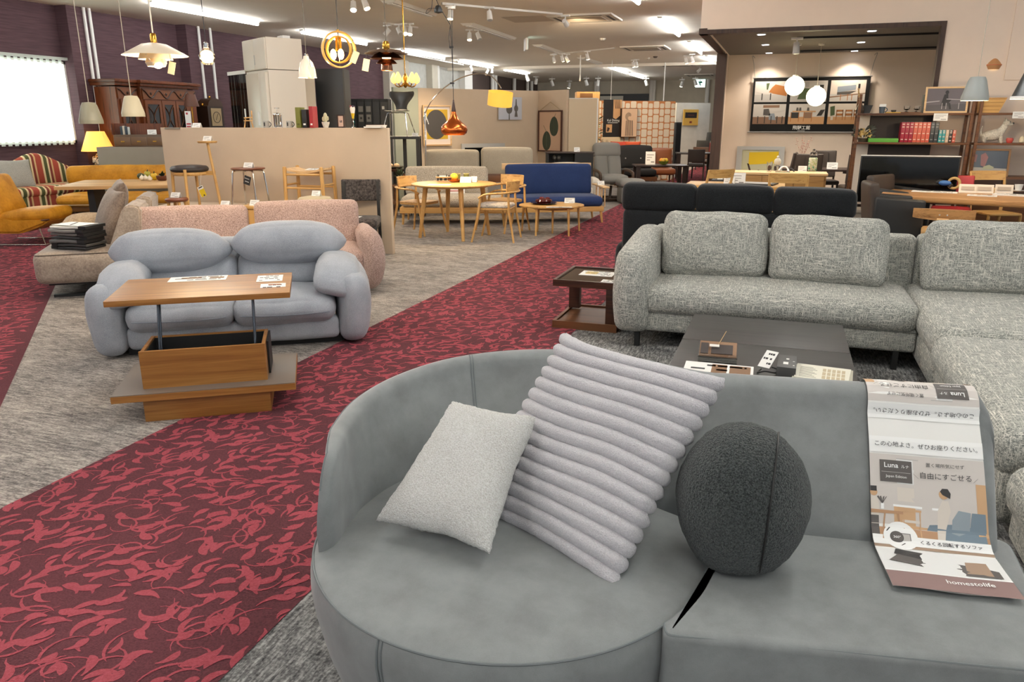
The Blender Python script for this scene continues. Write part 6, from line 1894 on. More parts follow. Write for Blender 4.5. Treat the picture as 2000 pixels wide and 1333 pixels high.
# screen with silver frame behind the tall sofa
q = (-5.883, 15.119, 0.861, 1.021, 0.485)
g = T('framed_screen', 'black panel in a silver frame standing behind the stone grey sofa', 'screen', (q[0], q[1], 0.0), WA)
w = q[3]
bm = B(); bx(bm, -w / 2, w / 2, -0.02, 0.02, 1.05, 1.13); bx(bm, -w / 2, -w / 2 + 0.07, -0.02, 0.02, 0.2, 1.05); bx(bm, w / 2 - 0.07, w / 2, -0.02, 0.02, 0.2, 1.05); bx(bm, -w / 2, w / 2, -0.02, 0.02, 0.2, 0.27); P('frame', bm, M['silver'], g)
bm = B(); bx(bm, -w / 2 + 0.07, w / 2 - 0.07, -0.01, 0.01, 0.27, 1.05); P('panel', bm, M['black_gloss'], g)
bm = B(); bx(bm, -0.4, 0.4, -0.15, 0.15, 0, 0.02); bx(bm, -0.05, 0.05, -0.02, 0.02, 0.02, 0.2); P('foot', bm, M['silver'], g)
# pale panel with white edge right of the return wall, dark media cabinet in front
qa = (-4.323, 16.041, 0.914)
qb = (-3.772, 16.239, 0.914)
g = T('pale_screen', 'pale beige partition panel with a white edge, behind the black media cabinet', 'partition', (qa[0], qa[1] + 0.02, 0), 20)
L = math.hypot(qb[0] - qa[0], qb[1] - qa[1])
bm = B(); bx(bm, 0, L, 0, 0.05, 0, 2.02); P('panel', bm, C('D2C0A4', 0.9), g)
bm = B(); bx(bm, L, L + 0.03, -0.01, 0.06, 0, 2.03); bx(bm, 0, L, -0.01, 0.06, 2.02, 2.035); P('edge_trim', bm, M['white'], g)
g = T('wood_shelf_box', 'open oak box unit standing behind the pale partition panel, near the ceiling', 'cabinet', (qa[0] + 0.05, qa[1] + 0.65, 0), 20)
bm = B(); bx(bm, -0.05, L - 0.14, 0.0, 0.4, 0, 2.18); P('carcass', bm, OKZ, g)
bm = B(); bx(bm, 0.02, L * 0.5, -0.004, 0, 2.06, 2.15); P('recess', bm, C('7A5228'), g)
q = (-4.234, 14.119, 1.013)
g = T('media_cabinet', 'black low media cabinet below the leaf picture', 'cabinet', (q[0], q[1], 0), 20)
bm = B(); bx(bm, 0, 0.92, 0, 0.42, 0.985, 1.01, 0.004); P('cabinet_top', bm, C('3A2E28', 0.4), g)
bm = B(); bx(bm, 0.02, 0.06, 0.02, 0.40, 0, 0.985); bx(bm, 0.55, 0.90, 0.0, 0.40, 0.0, 0.985); bx(bm, 0.06, 0.55, 0.36, 0.40, 0.0, 0.985); bx(bm, 0.06, 0.55, 0.0, 0.40, 0.68, 0.71); P('carcass', bm, M['black'], g)
price_card('white card standing on the black media cabinet', at(g, 0.60, 0.12, 1.011), 0.11, 0.09, 20)
s = T('wire_ornament', 'pair of dark wire globes on stems inside the black media cabinet', 'ornament', at(g, 0.22, 0.16, 0.711), 0)
for x in (-0.045, 0.045):
 bm = B(); rod(bm, (x, 0, 0), (x, 0, 0.16), 0.008); lathe(bm, [(0.03, 0), (0.03, 0.01), (0.005, 0.014)], 16, (x, 0, 0)); P('stem', bm, M['gun_metal'], s)
 bm = B(); ball(bm, (x, 0, 0.19), 0.045, 12); P('globe', bm, C('55534F', 0.3), s)
q = (-3.926, 13.721, 0.803)
g = T('bolster', 'brown rolled bolster behind the cream sofa', 'cushion', (q[0], q[1], 0.70), 20)
bm = B(); cush(bm, (0, 0, 0.06), (0.66, 0.22, 0.12), 0.055, n=(6, 3, 2), f=lambda q_: lump(q_, 9, 0.01)); P('cover', bm, C('5A463C', 0.8), g, smooth=70)
bm = B(); tube(bm, [(-0.33, 0.09 * math.cos(a), 0.06 + 0.045 * math.sin(a)) for a in [2 * PI * k / 12 for k in range(12)]], 0.006, 5, True); P('seam', bm, C('3A2A22'), g)
bm = B(); bx(bm, -0.30, 0.30, -0.12, 0.12, 0, 0.70, 0.01); S('plinth_block', bm, M['black'], 'dark block carrying the brown bolster behind the cream sofa', 'block', (q[0], q[1], 0), 20)
# black chair on a tall black stand
q = (-6.201, 12.202, 1.304)
g = T('console_stand', 'tall slim black console stand carrying a black chair', 'stand', (q[0], q[1], 0), 22)
bm = B(); bx(bm, -0.42, 0.27, -0.25, 0.25, 1.275, 1.32, 0.003); P('stand_top', bm, M['black'], g)
for x, y in ((-0.39, -0.22), (0.24, -0.22), (-0.02, 0.22), (0.24, 0.22)):
 bm = B(); bx(bm, x - 0.03, x + 0.03, y - 0.03, y + 0.03, 0, 1.275); P('leg', bm, M['black'], g)
s = T('shell_chair', 'black moulded chair with a waisted back and chrome legs, set on the tall black stand', 'chair', at(g, -0.09, 0.0, 1.32), 22 - 14)
s.scale = (0.94, 0.94, 0.94)
bm = B()
rs = []
for z_, wd, y_ in ((0.425, 0.40, -0.23), (0.435, 0.44, -0.12), (0.432, 0.43, 0.02), (0.428, 0.38, 0.10), (0.44, 0.25, 0.17), (0.48, 0.205, 0.20), (0.53, 0.225, 0.213), (0.58, 0.275, 0.225), (0.64, 0.38, 0.24), (0.70, 0.47, 0.25), (0.75, 0.50, 0.265), (0.785, 0.46, 0.272)):
 r_ = []
 for k in range(13):
  u = -1 + 2 * k / 12
  bend = 0.035 * u * u * (1 if z_ > 0.5 else 0)
  zz = z_ + (0.012 * u * u if z_ > 0.75 else 0) + (0.010 * u * u if z_ < 0.44 else 0)
  r_.append((u * wd / 2, y_ - bend, zz))
 rs.append(r_)
vv = [[bm.verts.new(p) for p in r_] for r_ in rs]
for a, b in zip(vv, vv[1:]):
 for i in range(12): bm.faces.new((a[i], a[i + 1], b[i + 1], b[i]))
sh = P('shell', bm, C('101112', 0.35), s, smooth=80); so = sh.modifiers.new('so', 'SOLIDIFY'); so.thickness = 0.010; sh.modifiers.new('s', 'SUBSURF').render_levels = 1
for sx in (-1, 1):
 for y0, y1 in ((-0.12, -0.26), (0.05, 0.24)):
  bm = B(); tube(bm, [(0.02 * sx, (y0 + y1) / 4, 0.412), (sx * 0.12, y0 * 0.7, 0.412), (sx * 0.17, y0, 0.40), (sx * 0.245, y1, 0.0)], 0.009, 8); P('leg', bm, M['chrome'], s)
price_card('white price card on the tall black stand', at(g, 0.19, -0.12, 1.32), 0.10, 0.06, 22)
# walnut rack with a plant, seen between the partition and the armchair
q = (-6.063, 11.684, 0)
g = T('rack_table', 'low walnut table with a slatted lower rack, right of the beige partition', 'table', (q[0], q[1], 0), 19)
bm = B(); bx(bm, -0.16, 0.40, 0, 0.36, 0.50, 0.53); bx(bm, -0.16, 0.40, 0, 0.36, 0.22, 0.24); P('shelf', bm, M['walnut'], g)
for x in (-0.14, 0.37):
 for y in (0.02, 0.33):
  bm = B(); bx(bm, x - 0.018, x + 0.018, y - 0.018, y + 0.018, 0, 0.50); P('leg', bm, M['walnut'], g)
for k in range(9):
 bm = B(); rod(bm, (-0.12 + 0.06 * k, 0.01, 0.02), (-0.12 + 0.06 * k, 0.01, 0.22), 0.005, n=6); P('bar', bm, M['black_metal'], g)
bm = B(); bx(bm, -0.12, 0.12, -0.12, 0.12, 0, 0.25, 0.01); S('black_bin', bm, M['black'], 'black square bin on the walnut rack table', 'bin', at(g, 0.18, 0.18, 0.24), 19)
s = T('potted_plant', 'bushy green plant in a black pot on the walnut rack table', 'plant', at(g, 0.0, 0.16, 0.53))
bm = B(); lathe(bm, [(0.005, 0), (0.05, 0), (0.065, 0.12), (0.005, 0.11)], 24); P('pot', bm, M['black'], s)
bm = B()
rn = random.Random(9)
for k in range(70):
 a, e, L = rn.uniform(0, 2 * PI), rn.uniform(0.1, 1.4), rn.uniform(0.07, 0.17)
 d = Vector((math.cos(a) * math.cos(e), math.sin(a) * math.cos(e), math.sin(e)))
 s_ = d.cross(Vector((0, 0, 1))).normalized() * 0.014
 o = Vector((0, 0, 0.12)) + d * 0.04
 poly(bm, [o, o + d * L * 0.5 + s_, o + d * L, o + d * L * 0.5 - s_])
P('foliage', bm, C('4B5638', 0.6), s)
q = (-6.745, 12.861, 0.834)
g = T('pedestal_table', 'dark round pedestal table with a plate, seen beside the black stand', 'table', (q[0], q[1], 0), 0)
bm = B(); lathe(bm, [(0.01, 0.70), (0.45, 0.70), (0.46, 0.74), (0.01, 0.74)], 40); P('table_top', bm, C('33180E', 0.3), g)
bm = B(); lathe(bm, [(0.25, 0), (0.25, 0.03), (0.05, 0.06), (0.045, 0.70)], 24); P('pedestal', bm, M['black'], g)
s = T('serving_plate', 'dark plate with pale bread rolls on the round pedestal table', 'plate', (q[0] + 0.03, q[1] - 0.1, 0.74))
bm = B(); lathe(bm, [(0.01, 0), (0.12, 0.005), (0.19, 0.03), (0.185, 0.035), (0.01, 0.015)], 30); P('plate', bm, C('3A2E20', 0.4), s)
for x, y in ((-0.07, -0.02), (0.03, 0.03), (0.08, -0.05)):
 bm = B(); ball(bm, (x, y, 0.05), 0.05, 14, (1.1, 1, 0.8)); P('roll', bm, C('D8B890', 0.7), s)
# arc floor lamp
q = (-5.737, 12.056, 0.658)
g = T('arc_lamp', 'arc floor lamp with a chrome bow and a tilted glowing yellow drum shade', 'lamp', (q[0], q[1], 0), 19)
u = 13.0 / 1485 * 1.0
bm = B(); lathe(bm, [(0.17, 0), (0.17, 0.05), (0.02, 0.055)], 32); P('base', bm, M['chrome'], g)
bm = B(); rod(bm, (0, 0, 0.05), (0, 0, 1.72), 0.012); P('pole', bm, M['chrome'], g)
bm = B()
def lp(px, py):
 return ((px - 833) * u, 0, 1.62 + (232 - py) * u)
tube(bm, curve([lp(832, 244), lp(833, 226), lp(851, 196), lp(884, 169), (lp(917, 155)), lp(945, 152), lp(963, 158), lp(977, 174), lp(979, 179)], 6), 0.009, 8); P('bow', bm, M['chrome'], g)
bm = B(); ball(bm, lp(951, 153), 0.025, 10); rod(bm, lp(833, 222), (lp(840, 244)[0], 0, lp(840, 244)[2]), 0.008); P('joint', bm, M['chrome'], g)
bm = B()
lathe(bm, [(0.205, -0.11), (0.205, 0.11)], 40, cap=False)
sh = P('shade', bm, lamp('yellow_shade', 'F0B84A', 0.5), g)
sh.location = lp(977.5, 197); sh.rotation_euler = (R(10), R(6), 0)
# ================================================================ far end: recliner, black sofa, patterned wall, dark dining sets
g = T('recliner', 'grey fabric swivel recliner with dark wood arms, standing by the red aisle', 'chair', (-3.28, 15.75, 0), 28)
GC = C('8E8C87', 0.9)
bm = B(); cush(bm, (0, 0.05, 0.43), (0.56, 0.60, 0.16), 0.06, (0, 0.02, 0.02), n=(5, 5, 2)); P('seat', bm, GC, g, smooth=70)
for sx in (-0.14, 0.14):
 bm = B(); cush(bm, (sx, 0.42, 0.66), (0.29, 0.14, 0.46), 0.055, (0, 0.02, 0.01), (-20, 0, 0), n=(3, 2, 5)); P('backrest', bm, GC, g, smooth=70)
bm = B(); cush(bm, (0, 0.535, 0.98), (0.58, 0.18, 0.30), 0.07, (0.01, 0.02, 0.02), (-16, 0, 0), n=(5, 3, 4)); P('headrest', bm, GC, g, smooth=70)
for sx in (-1, 1):
 bm = B(); tube(bm, curve([(sx * 0.34, 0.45, 0.28), (sx * 0.34, 0.40, 0.56), (sx * 0.34, 0.15, 0.60), (sx * 0.34, -0.20, 0.57), (sx * 0.34, -0.28, 0.50), (sx * 0.33, -0.22, 0.28), (sx * 0.30, 0.1, 0.24)], 5), 0.032, 8); P('arm', bm, C('4E3A28', 0.4), g)
bm = B(); tube(bm, [(-0.30, -0.30, 0.03), (-0.05, 0.0, 0.05), (0.0, 0.1, 0.28)], 0.03, 8); tube(bm, [(0.32, 0.35, 0.03), (0.05, 0.15, 0.05), (-0.32, 0.40, 0.03)], 0.03, 8); tube(bm, [(-0.32, -0.32, 0.03), (0.30, -0.25, 0.03)], 0.03, 8); P('swivel_base', bm, C('3A2A1E', 0.4), g)
g = T('footstool', 'grey fabric footstool in front of the grey recliner', 'footstool', (-2.82, 15.25, 0), 28)
bm = B(); cush(bm, (0, 0, 0.40), (0.52, 0.42, 0.14), 0.06, (0, 0, 0.02), n=(5, 4, 2)); P('cushion', bm, GC, g, smooth=70)
bm = B(); cush(bm, (0.0, -0.02, 0.17), (0.46, 0.36, 0.32), 0.05, n=(4, 4, 3)); P('base', bm, GC, g, smooth=70)
# patterned wall
pa_, pb_ = (-4.812, 20.535, 2.119), (-2.903, 21.876, 2.177)
dv = Vector((pb_[0] - pa_[0], pb_[1] - pa_[1], 0))
PANG = math.degrees(math.atan2(dv.y, dv.x))
g = T('patterned_screen', 'tall screen papered with rounded cream blocks on orange, behind the black sofa', 'partition', (pa_[0], pa_[1], 0), PANG)
PL2 = dv.length
bm = B(); bx(bm, 0, PL2, 0, 0.08, 0, 2.10); P('panel', bm, C('C98452', 0.8), g)
bm = B()
x, ci = 0.0, 0
rn = random.Random(4)
while x < PL2:
 w = (0.185, 0.15)[ci % 2]
 z = -0.05 if ci % 2 else 0.03
 ri = ci % 2
 while z < 2.10:
  hh = (0.225, 0.15)[ri % 2] if ci % 2 == 0 else (0.15, 0.20)[ri % 2]
  x0, x1, z0, z1 = x + 0.012, min(x + w - 0.012, PL2 - 0.005), max(z + 0.012, 0.01), min(z + hh - 0.012, 2.09)
  if x1 > x0 + 0.03 and z1 > z0 + 0.03:
   flat(bm, [(p.x + (x0 + x1) / 2, p.y + (z0 + z1) / 2) for p in rrect(x1 - x0, z1 - z0, 0.035, 3)], -0.003)
  z += hh
  ri += 1
 x += w
 ci += 1
P('block_pattern', bm, C('EADBC4', 0.8), g)
q = (-4.399, 20.764, 1.648, 0.514, 0.953)
g = T('hanging_poster', 'black hanging poster with a photo and white lettering on the patterned screen', 'poster', q[:3], PANG)
w, h = q[3], q[4]
bm = B(); bx(bm, -w / 2, w / 2, -0.012, 0, -h / 2, h / 2 ); P('sheet', bm, C('1C1614'), g)
bm = B(); flat(bm, [(0.02, 0.02), (0.10, -0.02), (w / 2, 0.10), (w / 2, h / 2), (0.02, h / 2)], -0.014); flat(bm, [(-0.17, -0.36), (0.0, -0.36), (0.0, -0.15), (-0.17, -0.15)], -0.014); P('photo', bm, C('C89A6C'), g)
bm = B()
for k in range(4): flat(bm, [(0.08 + 0.04 * k, 0.25), (0.10 + 0.04 * k, 0.25), (0.06 + 0.045 * k, h / 2), (0.045 + 0.045 * k, h / 2)], -0.0155)
flat(bm, [(-0.15, -0.33), (-0.10, -0.34), (-0.06, -0.25), (-0.13, -0.22)], -0.0155); P('photo_detail', bm, C('3A241A'), g)
bm = B(); MM = Matrix.Translation((0.03, -0.0165, -0.05)) @ Matrix.Rotation(PI / 2, 4, 'X'); text(bm, 'Kal Dining', 0.085, MM); bx(bm, -0.13, 0.16, -0.0175, -0.0165, -0.115, -0.105); P('lettering', bm, M['paper'], g)
bm = B(); bx(bm, -w / 2, w / 2, -0.013, -0.001, -h / 2 - 0.30, -h / 2); P('lower_photo', bm, C('DCC4A0'), g)
bm = B()
for k in range(9): bx(bm, -w / 2 + 0.03 + 0.055 * k, -w / 2 + 0.055 + 0.055 * k, -0.0145, -0.013, -h / 2 - 0.30, -h / 2 - 0.30 + 0.06 + 0.05 * ((k * 5) % 4) / 4)
P('lower_detail', bm, C('2A1C14'), g)
q = (-3.977, 20.95, 1.537, 0.46, 0.735)
g = T('stem_picture', 'pale picture with a drawn bunch of stems on the patterned screen', 'picture', q[:3], PANG)
w, h = q[3], q[4]
bm = B(); bx(bm, -w / 2, w / 2, -0.02, 0.09, -h / 2, h / 2); P('box_frame', bm, C('2E1C14', 0.5), g)
bm = B(); bx(bm, -w / 2 + 0.01, w / 2 - 0.01, -0.024, -0.02, -h / 2 + 0.01, h / 2 - 0.01); P('print', bm, C('DCB898'), g)
bm = B()
for k in range(7): flat(bm, [(-0.11 + 0.035 * k, -h / 2 + 0.03), (-0.093 + 0.035 * k, -h / 2 + 0.03), (-0.085 + 0.03 * k, 0.06), (-0.10 + 0.03 * k, 0.06)], -0.026)
for k in range(6): tube(bm, [(0.0 + (0.02 + 0.02 * k) * math.cos(R(a)), -0.026, 0.16 + (0.02 + 0.017 * k) * math.sin(R(a))) for a in range(20 * k, 200 + 20 * k, 20)], 0.004, 4)
P('drawing', bm, C('3A3230'), g)
q = (-4.467, 19.433, 1.003)
g = T('trailing_plant', 'leafy plant between the pale panel and the patterned screen', 'plant', (q[0], q[1], 0))
bm = B(); lathe(bm, [(0.005, 0), (0.12, 0), (0.15, 0.30), (0.005, 0.28)], 24); P('pot', bm, C('4A3A2C'), g)
bm = B(); rod(bm, (0, 0, 0.28), (0, 0, 1.4), 0.015, n=8); P('stem', bm, C('5A4630'), g)
bm = B()
for k in range(60):
 a, z_, L = rn.uniform(0, 2 * PI), rn.uniform(0.7, 1.65), rn.uniform(0.10, 0.18)
 d = Vector((math.cos(a), math.sin(a), rn.uniform(-0.4, 0.6))).normalized()
 s_ = d.cross(Vector((0, 0, 1))).normalized() * 0.04
 o = Vector((0, 0, z_)) + d * 0.03
 poly(bm, [o, o + d * L * 0.5 + s_, o + d * L, o + d * L * 0.5 - s_])
P('foliage', bm, C('55602E', 0.6), g)
# black sofa, its red pillows, rust armchair, long dark table
q = (-3.478, 19.363, 0.37)
g = T('black_wood_sofa', 'black button-tufted sofa in front of the patterned screen', 'sofa', (q[0], q[1], 0), 18)
bm = B(); cush(bm, (0, 0.30, 0.70), (0.92, 0.16, 0.56), 0.07, (0, 0.02, 0.03), (-10, 0, 0), n=(6, 2, 5)); P('backrest', bm, C('141416', 0.85), g, smooth=70)
bm = B(); cush(bm, (0, -0.05, 0.36), (0.96, 0.72, 0.16), 0.06, n=(6, 5, 2)); P('seat', bm, C('141416', 0.85), g, smooth=70)
for x in (-0.22, 0.16):
 bm = B(); ball(bm, (x, 0.205, 0.68), 0.018, 10); P('button', bm, M['silver'], g)
bm = B(); bx(bm, -0.5, 0.5, -0.4, 0.4, 0.16, 0.26); P('frame', bm, M['walnut'], g)
for x in (-0.45, 0.45):
 for y in (-0.35, 0.35):
  bm = B(); rod(bm, (x, y, 0), (x, y, 0.17), 0.02); P('leg', bm, M['walnut'], g)
for k, (x, lb) in enumerate(((-0.36, 'red cushion peeping over the left of the black tufted sofa'), (0.0, 'orange cushion peeping over the middle of the black tufted sofa'))):
 throw('throw_pillow', lb, at(g, x, 0.62, 0.93), 0.42, 0.30, 0.12, 18, -8, C('B8402A' if k == 0 else 'C2512C', 0.8), n=12, seed=k)
bm = B(); bx(bm, -0.55, 0.30, -0.14, 0.14, 0, 0.78, 0.01); S('plinth_block', bm, M['black'], 'dark bench back behind the black tufted sofa', 'block', at(g, 0, 0.66, 0), 18)
q = (-2.879, 19.885, 0.314)
g = T('rust_armchair', 'rust brown leather armchair right of the black tufted sofa', 'chair', (q[0], q[1], 0), 18)
bm = B(); cush(bm, (0, 0.28, 0.68), (0.56, 0.14, 0.46), 0.06, (0, 0.02, 0.02), (-8, 0, 0), n=(5, 2, 4)); P('backrest', bm, M['rust'], g, smooth=70)
bm = B(); cush(bm, (0, -0.05, 0.36), (0.58, 0.60, 0.16), 0.06, n=(5, 5, 2)); P('seat', bm, M['rust'], g, smooth=70)
legs4(g, 0.48, 0.5, 0.30, 0.018, 0.022, M['walnut'])
def dtable(label, x, y, rz, L, W, H, m, name='dining_table'):
 g = T(name, label, 'table', (x, y, 0), rz)
 bm = B(); bx(bm, -L / 2, L / 2, -W / 2, W / 2, H - 0.035, H, 0.004); P('table_top', bm, m, g)
 for sx in (-1, 1):
  for sy in (-1, 1):
   bm = B(); bx(bm, sx * (L / 2 - 0.07) - 0.045, sx * (L / 2 - 0.07) + 0.045, sy * (W / 2 - 0.07) - 0.03, sy * (W / 2 - 0.07) + 0.03, 0, H - 0.035); P('leg', bm, m, g)
 return g
DK = C('2E211B', 0.35)
g = dtable('long dark low table with a fruit bowl, in front of the black tufted sofa', -2.72, 18.35, 18, 1.20, 0.75, 0.60, DK, 'low_table')
price_card('white printed stand card at the left of the long dark table', at(g, -0.22, 0.0, 0.60), 0.22, 0.30, 12, 72)
s = T('fruit_bowl', 'green and yellow fruit bowl on the long dark table', 'bowl', at(g, 0.08, -0.05, 0.60))
bm = B(); lathe(bm, [(0.02, 0), (0.07, 0.01), (0.13, 0.08), (0.12, 0.08), (0.06, 0.02), (0.01, 0.02)], 28, cap=False); P('dish', bm, C('8E9A3C'), s)
for k, (x, y, c) in enumerate(((-0.05, 0, 'D9902E'), (0.05, 0.02, 'D8B83A'), (0.0, -0.05, 'C8A040'), (0.0, 0.05, 'D9A83A'))):
 bm = B(); ball(bm, (x, y, 0.10), 0.05, 12); P('fruit', bm, C(c), s)
q = (-3.347, 19.818, 0)
g = T('green_footstool', 'olive green pouf half hidden behind the grey footstool', 'footstool', (q[0], q[1] + 0.4, 0))
bm = B(); cush(bm, (0, 0, 0.20), (0.60, 0.50, 0.20), 0.09, (0, 0, 0.03), n=(5, 5, 3)); P('cushion', bm, C('45452C', 0.85), g, smooth=70)
bm = B(); bx(bm, -0.2, 0.2, -0.18, 0.18, 0, 0.12); P('base', bm, M['black'], g)
# grey screen with the gilt sign, far dining sets
ga_, gb_ = (-3.752, 28.633, 2.179), (-2.667, 29.564, 2.191)
wall_seg('screen_wall', ga_, gb_, 2.22, 0.08, 'concrete', 'pale grey partition at the far end of the aisle, carrying a gilt panel')
GA = math.degrees(math.atan2(gb_[1] - ga_[1], gb_[0] - ga_[0]))
q = (-3.289, 28.978, 1.718, 0.629, 0.547)
g = T('gilt_panel', 'square gilt panel with a dark plate and small lettering on the far grey partition', 'sign', q[:3], GA)
w, h = q[3], q[4]
bm = B(); bx(bm, -w / 2, w / 2, -0.03, 0, -h / 2, h / 2); P('panel', bm, C('C09A44', 0.5), g)
bm = B(); bx(bm, -w / 2 + 0.07, w / 2 - 0.07, -0.034, -0.03, -0.02, h / 2 - 0.10); P('plate', bm, C('1E1612'), g)
bm = B(); bx(bm, -0.13, 0.13, -0.037, -0.034, 0.07, 0.085); bx(bm, -0.05, 0.05, -0.034, -0.03, -0.20, -0.13); P('lettering', bm, C('7A3A24'), g)
g = T('black_speaker', 'narrow black loudspeaker column beside the far grey partition', 'speaker', (-3.245, 25.142, 0), GA)
bm = B(); bx(bm, -0.10, 0.10, -0.1, 0.1, 0, 1.55, 0.005); P('cabinet', bm, M['black'], g)
bm = B(); bx(bm, -0.08, 0.08, -0.105, -0.1, 0.4, 1.5); P('grille', bm, C('0C0C0D', 0.9), g)
g = T('floor_lamp', 'lamp with a dark square shade at the far end beside the brown post', 'lamp', (-2.246, 25.964, 0))
bm = B(); lathe(bm, [(0.15, 0), (0.15, 0.03), (0.02, 0.05)], 20); P('base', bm, M['chrome'], g)
bm = B(); rod(bm, (0, 0, 0.03), (0, 0, 1.1), 0.015); P('pole', bm, M['chrome'], g)
bm = B(); lathe(bm, [(0.17, 0.98), (0.15, 1.24)], 24, cap=False); P('shade', bm, C('3A3A38'), g)
def dchair(label, x, y, rz, mseat, mframe, group=None, H=0.84, name='dining_chair', wings=False):
 g = T(name, label, 'chair', (x, y, 0), rz, group)
 bm = B(); cush(bm, (0, 0, 0.45), (0.46, 0.46, 0.08), 0.035, (0, 0, 0.01), n=(4, 4, 2)); P('seat', bm, mseat, g, smooth=70)
 bm = B(); cush(bm, (0, 0.24, (H + 0.52) / 2 + 0.02), (0.44, 0.045, H - 0.50), 0.02, (0, 0, 0), (-9, 0, 0), n=(5, 1, 4), f=lambda q: q + Vector((0, 0.03 * (1 - (q.x / 0.22) ** 2), 0))); P('backrest', bm, mseat, g, smooth=70)
 for sx in (-1, 1):
  bm = B(); rod(bm, (sx * 0.21, -0.20, 0), (sx * 0.20, -0.19, 0.42), 0.016, 0.021); P('leg', bm, mframe, g)
  bm = B(); tube(bm, [(sx * 0.21, 0.27, 0), (sx * 0.20, 0.21, 0.42), (sx * 0.20, 0.23, 0.60)], [0.015, 0.02, 0.016], 8); P('leg', bm, mframe, g)
 return g
DL = M['dark_leather']
dtable('dark dining table at the far end, left of the red aisle', -2.35, 22.2, 10, 1.0, 0.85, 0.74, DK)
dchair('brown leather chair standing on the far side of the far dark dining table', -2.25, 22.9, 5, C('6A4A34', 0.6), DK)
dchair('dark brown chair at the near side of the far dark dining table', -2.20, 21.35, 185, C('2A2220', 0.7), DK)
dchair('dark bentwood dining chair by the red aisle at the far end', -2.685, 27.276, 200, C('4A4A46', 0.7), C('1A1614', 0.4), H=0.95)
dchair('dark red upholstered chair at the far end next to the bentwood chair', -2.473, 28.317, 150, C('7A2A22', 0.7), DK)
# dark portal in the back wall
a, b = (-9.719, 42.2, 2.719), (-7.025, 42.2, 2.952)
bm = B(); bx(bm, a[0], b[0], 42.18, 42.28, 0, a[2] + 0.3 if False else b[2] + 0.05); g = ST('door_1', bm, C('1E2226', 0.4))
bm = B(); bx(bm, a[0] + 0.1, (a[0] + b[0]) / 2, 42.14, 42.18, 0, b[2] - 0.05); P('pane', bm, C('C8C6BC', 0.5), g)
# ================================================================ right: alcove, dining corner, shelf unit
q = (-0.601, 11.692, 0.7)
g = dtable('light oak dining table just beyond the black sofa, with cards and a black folder', -0.62, 11.55, 0, 1.35, 0.80, 0.70, OK)
q = (-0.7, 11.359, 0.7); price_card('white price card left of the taller one on the light oak table', (q[0], q[1], 0.70), 0.15, 0.12, -8, 70)
q = (-0.577, 11.401, 0.7); price_card('tall white price card with red figures on the light oak table', (q[0], q[1], 0.70), 0.19, 0.17, 0, 68)
q = (-0.344, 11.482, 0.7); g = T('folder', 'black folder with a white sheet lying on the light oak table', 'folder', (q[0], q[1] + 0.08, 0.70), -10)
bm = B(); bx(bm, -0.28, 0.28, -0.20, 0.20, 0, 0.02, 0.003); P('cover', bm, M['black'], g)
bm = B(); bx(bm, -0.24, 0.22, -0.17, 0.16, 0.02, 0.023); P('sheet', bm, C('B5B2AE'), g)
def wchair(label, x, y, rz, grp=None):
 g = T('wood_chair', label, 'chair', (x, y, 0), rz, grp)
 bm = B(); slab(bm, rpoly([(-0.22, -0.23), (0.22, -0.23), (0.20, 0.21), (-0.20, 0.21)], 0.06), 0.42, 0.45, 0.01, 0.01); P('seat', bm, M['oak'], g)
 for sx in (-1, 1):
  bm = B(); rod(bm, (sx * 0.21, -0.20, 0), (sx * 0.20, -0.19, 0.43), 0.015, 0.02); P('leg', bm, OKZ, g)
  bm = B(); tube(bm, [(sx * 0.205, 0.26, 0), (sx * 0.20, 0.21, 0.42), (sx * 0.215, 0.235, 0.70), (sx * 0.225, 0.29, 0.94)], [0.016, 0.02, 0.019, 0.014], 8); P('leg', bm, OKZ, g)
 def board(z0, z1, y0, y1):
  rs = []
  for k in range(9):
   u = -1 + k / 4
   b = 0.05 * (1 - u * u)
   rs.append([(u * 0.215, y0 + b - 0.012, z0), (u * 0.22, y1 + b - 0.012, z1), (u * 0.22, y1 + b + 0.012, z1), (u * 0.215, y0 + b + 0.012, z0)])
  return rings(B(), rs)
 P('back_board', board(0.83, 0.945, 0.262, 0.29), M['oak'], g); P('back_board', board(0.62, 0.73, 0.222, 0.242), M['oak'], g)
wchair('light wooden chair with an open two-board back, right of the light oak table cards', 0.10, 10.40, 176)
wchair('light wooden chair with a curved rail left of the light oak table', -0.98, 10.95, 228)
# sideboard with ornaments
g = T('sideboard', 'long oak sideboard with drawers in the alcove below the photo banner', 'sideboard', (-0.06, 12.95, 0), 0)
SX0, SX1 = -0.70, 0.70
bm = B(); bx(bm, SX0 - 0.02, SX1 + 0.02, -0.31, 0.28, 0.765, 0.80, 0.004); P('sideboard_top', bm, M['pale_wood'], g)
bm = B(); bx(bm, SX0, SX1, -0.28, 0.26, 0.14, 0.765); BO = wood('board_oak', '80592E', 'AC824C'); P('carcass', bm, BO, g)
for x0, x1 in ((SX0 + 0.01, -0.235), (-0.225, 0.235), (0.245, SX1 - 0.03)):
 for z0, z1 in ((0.53, 0.755), (0.34, 0.52), (0.15, 0.33)):
  d_ = P('drawer', bx(B(), x0, x1, -0.30, -0.28, z0, z1, 0.003), BO, g)
  bm = B(); bx(bm, x0 + 0.02, x1 - 0.02, -0.302, -0.285, z0 - 0.008, z0); P('finger_pull', bm, C('4A3018'), d_)
bm = B(); bx(bm, SX0 + 0.05, SX1 - 0.05, -0.2, 0.2, 0, 0.14); P('plinth', bm, C('6A4A28'), g)
def osb(px, dy=0.0):
 return None
q = (-0.198, 13.003, 0.8); s = T('drinking_glass', 'clear tumbler with dark flowers inside on the left of the sideboard', 'tumbler', (q[0], q[1], 0.80))
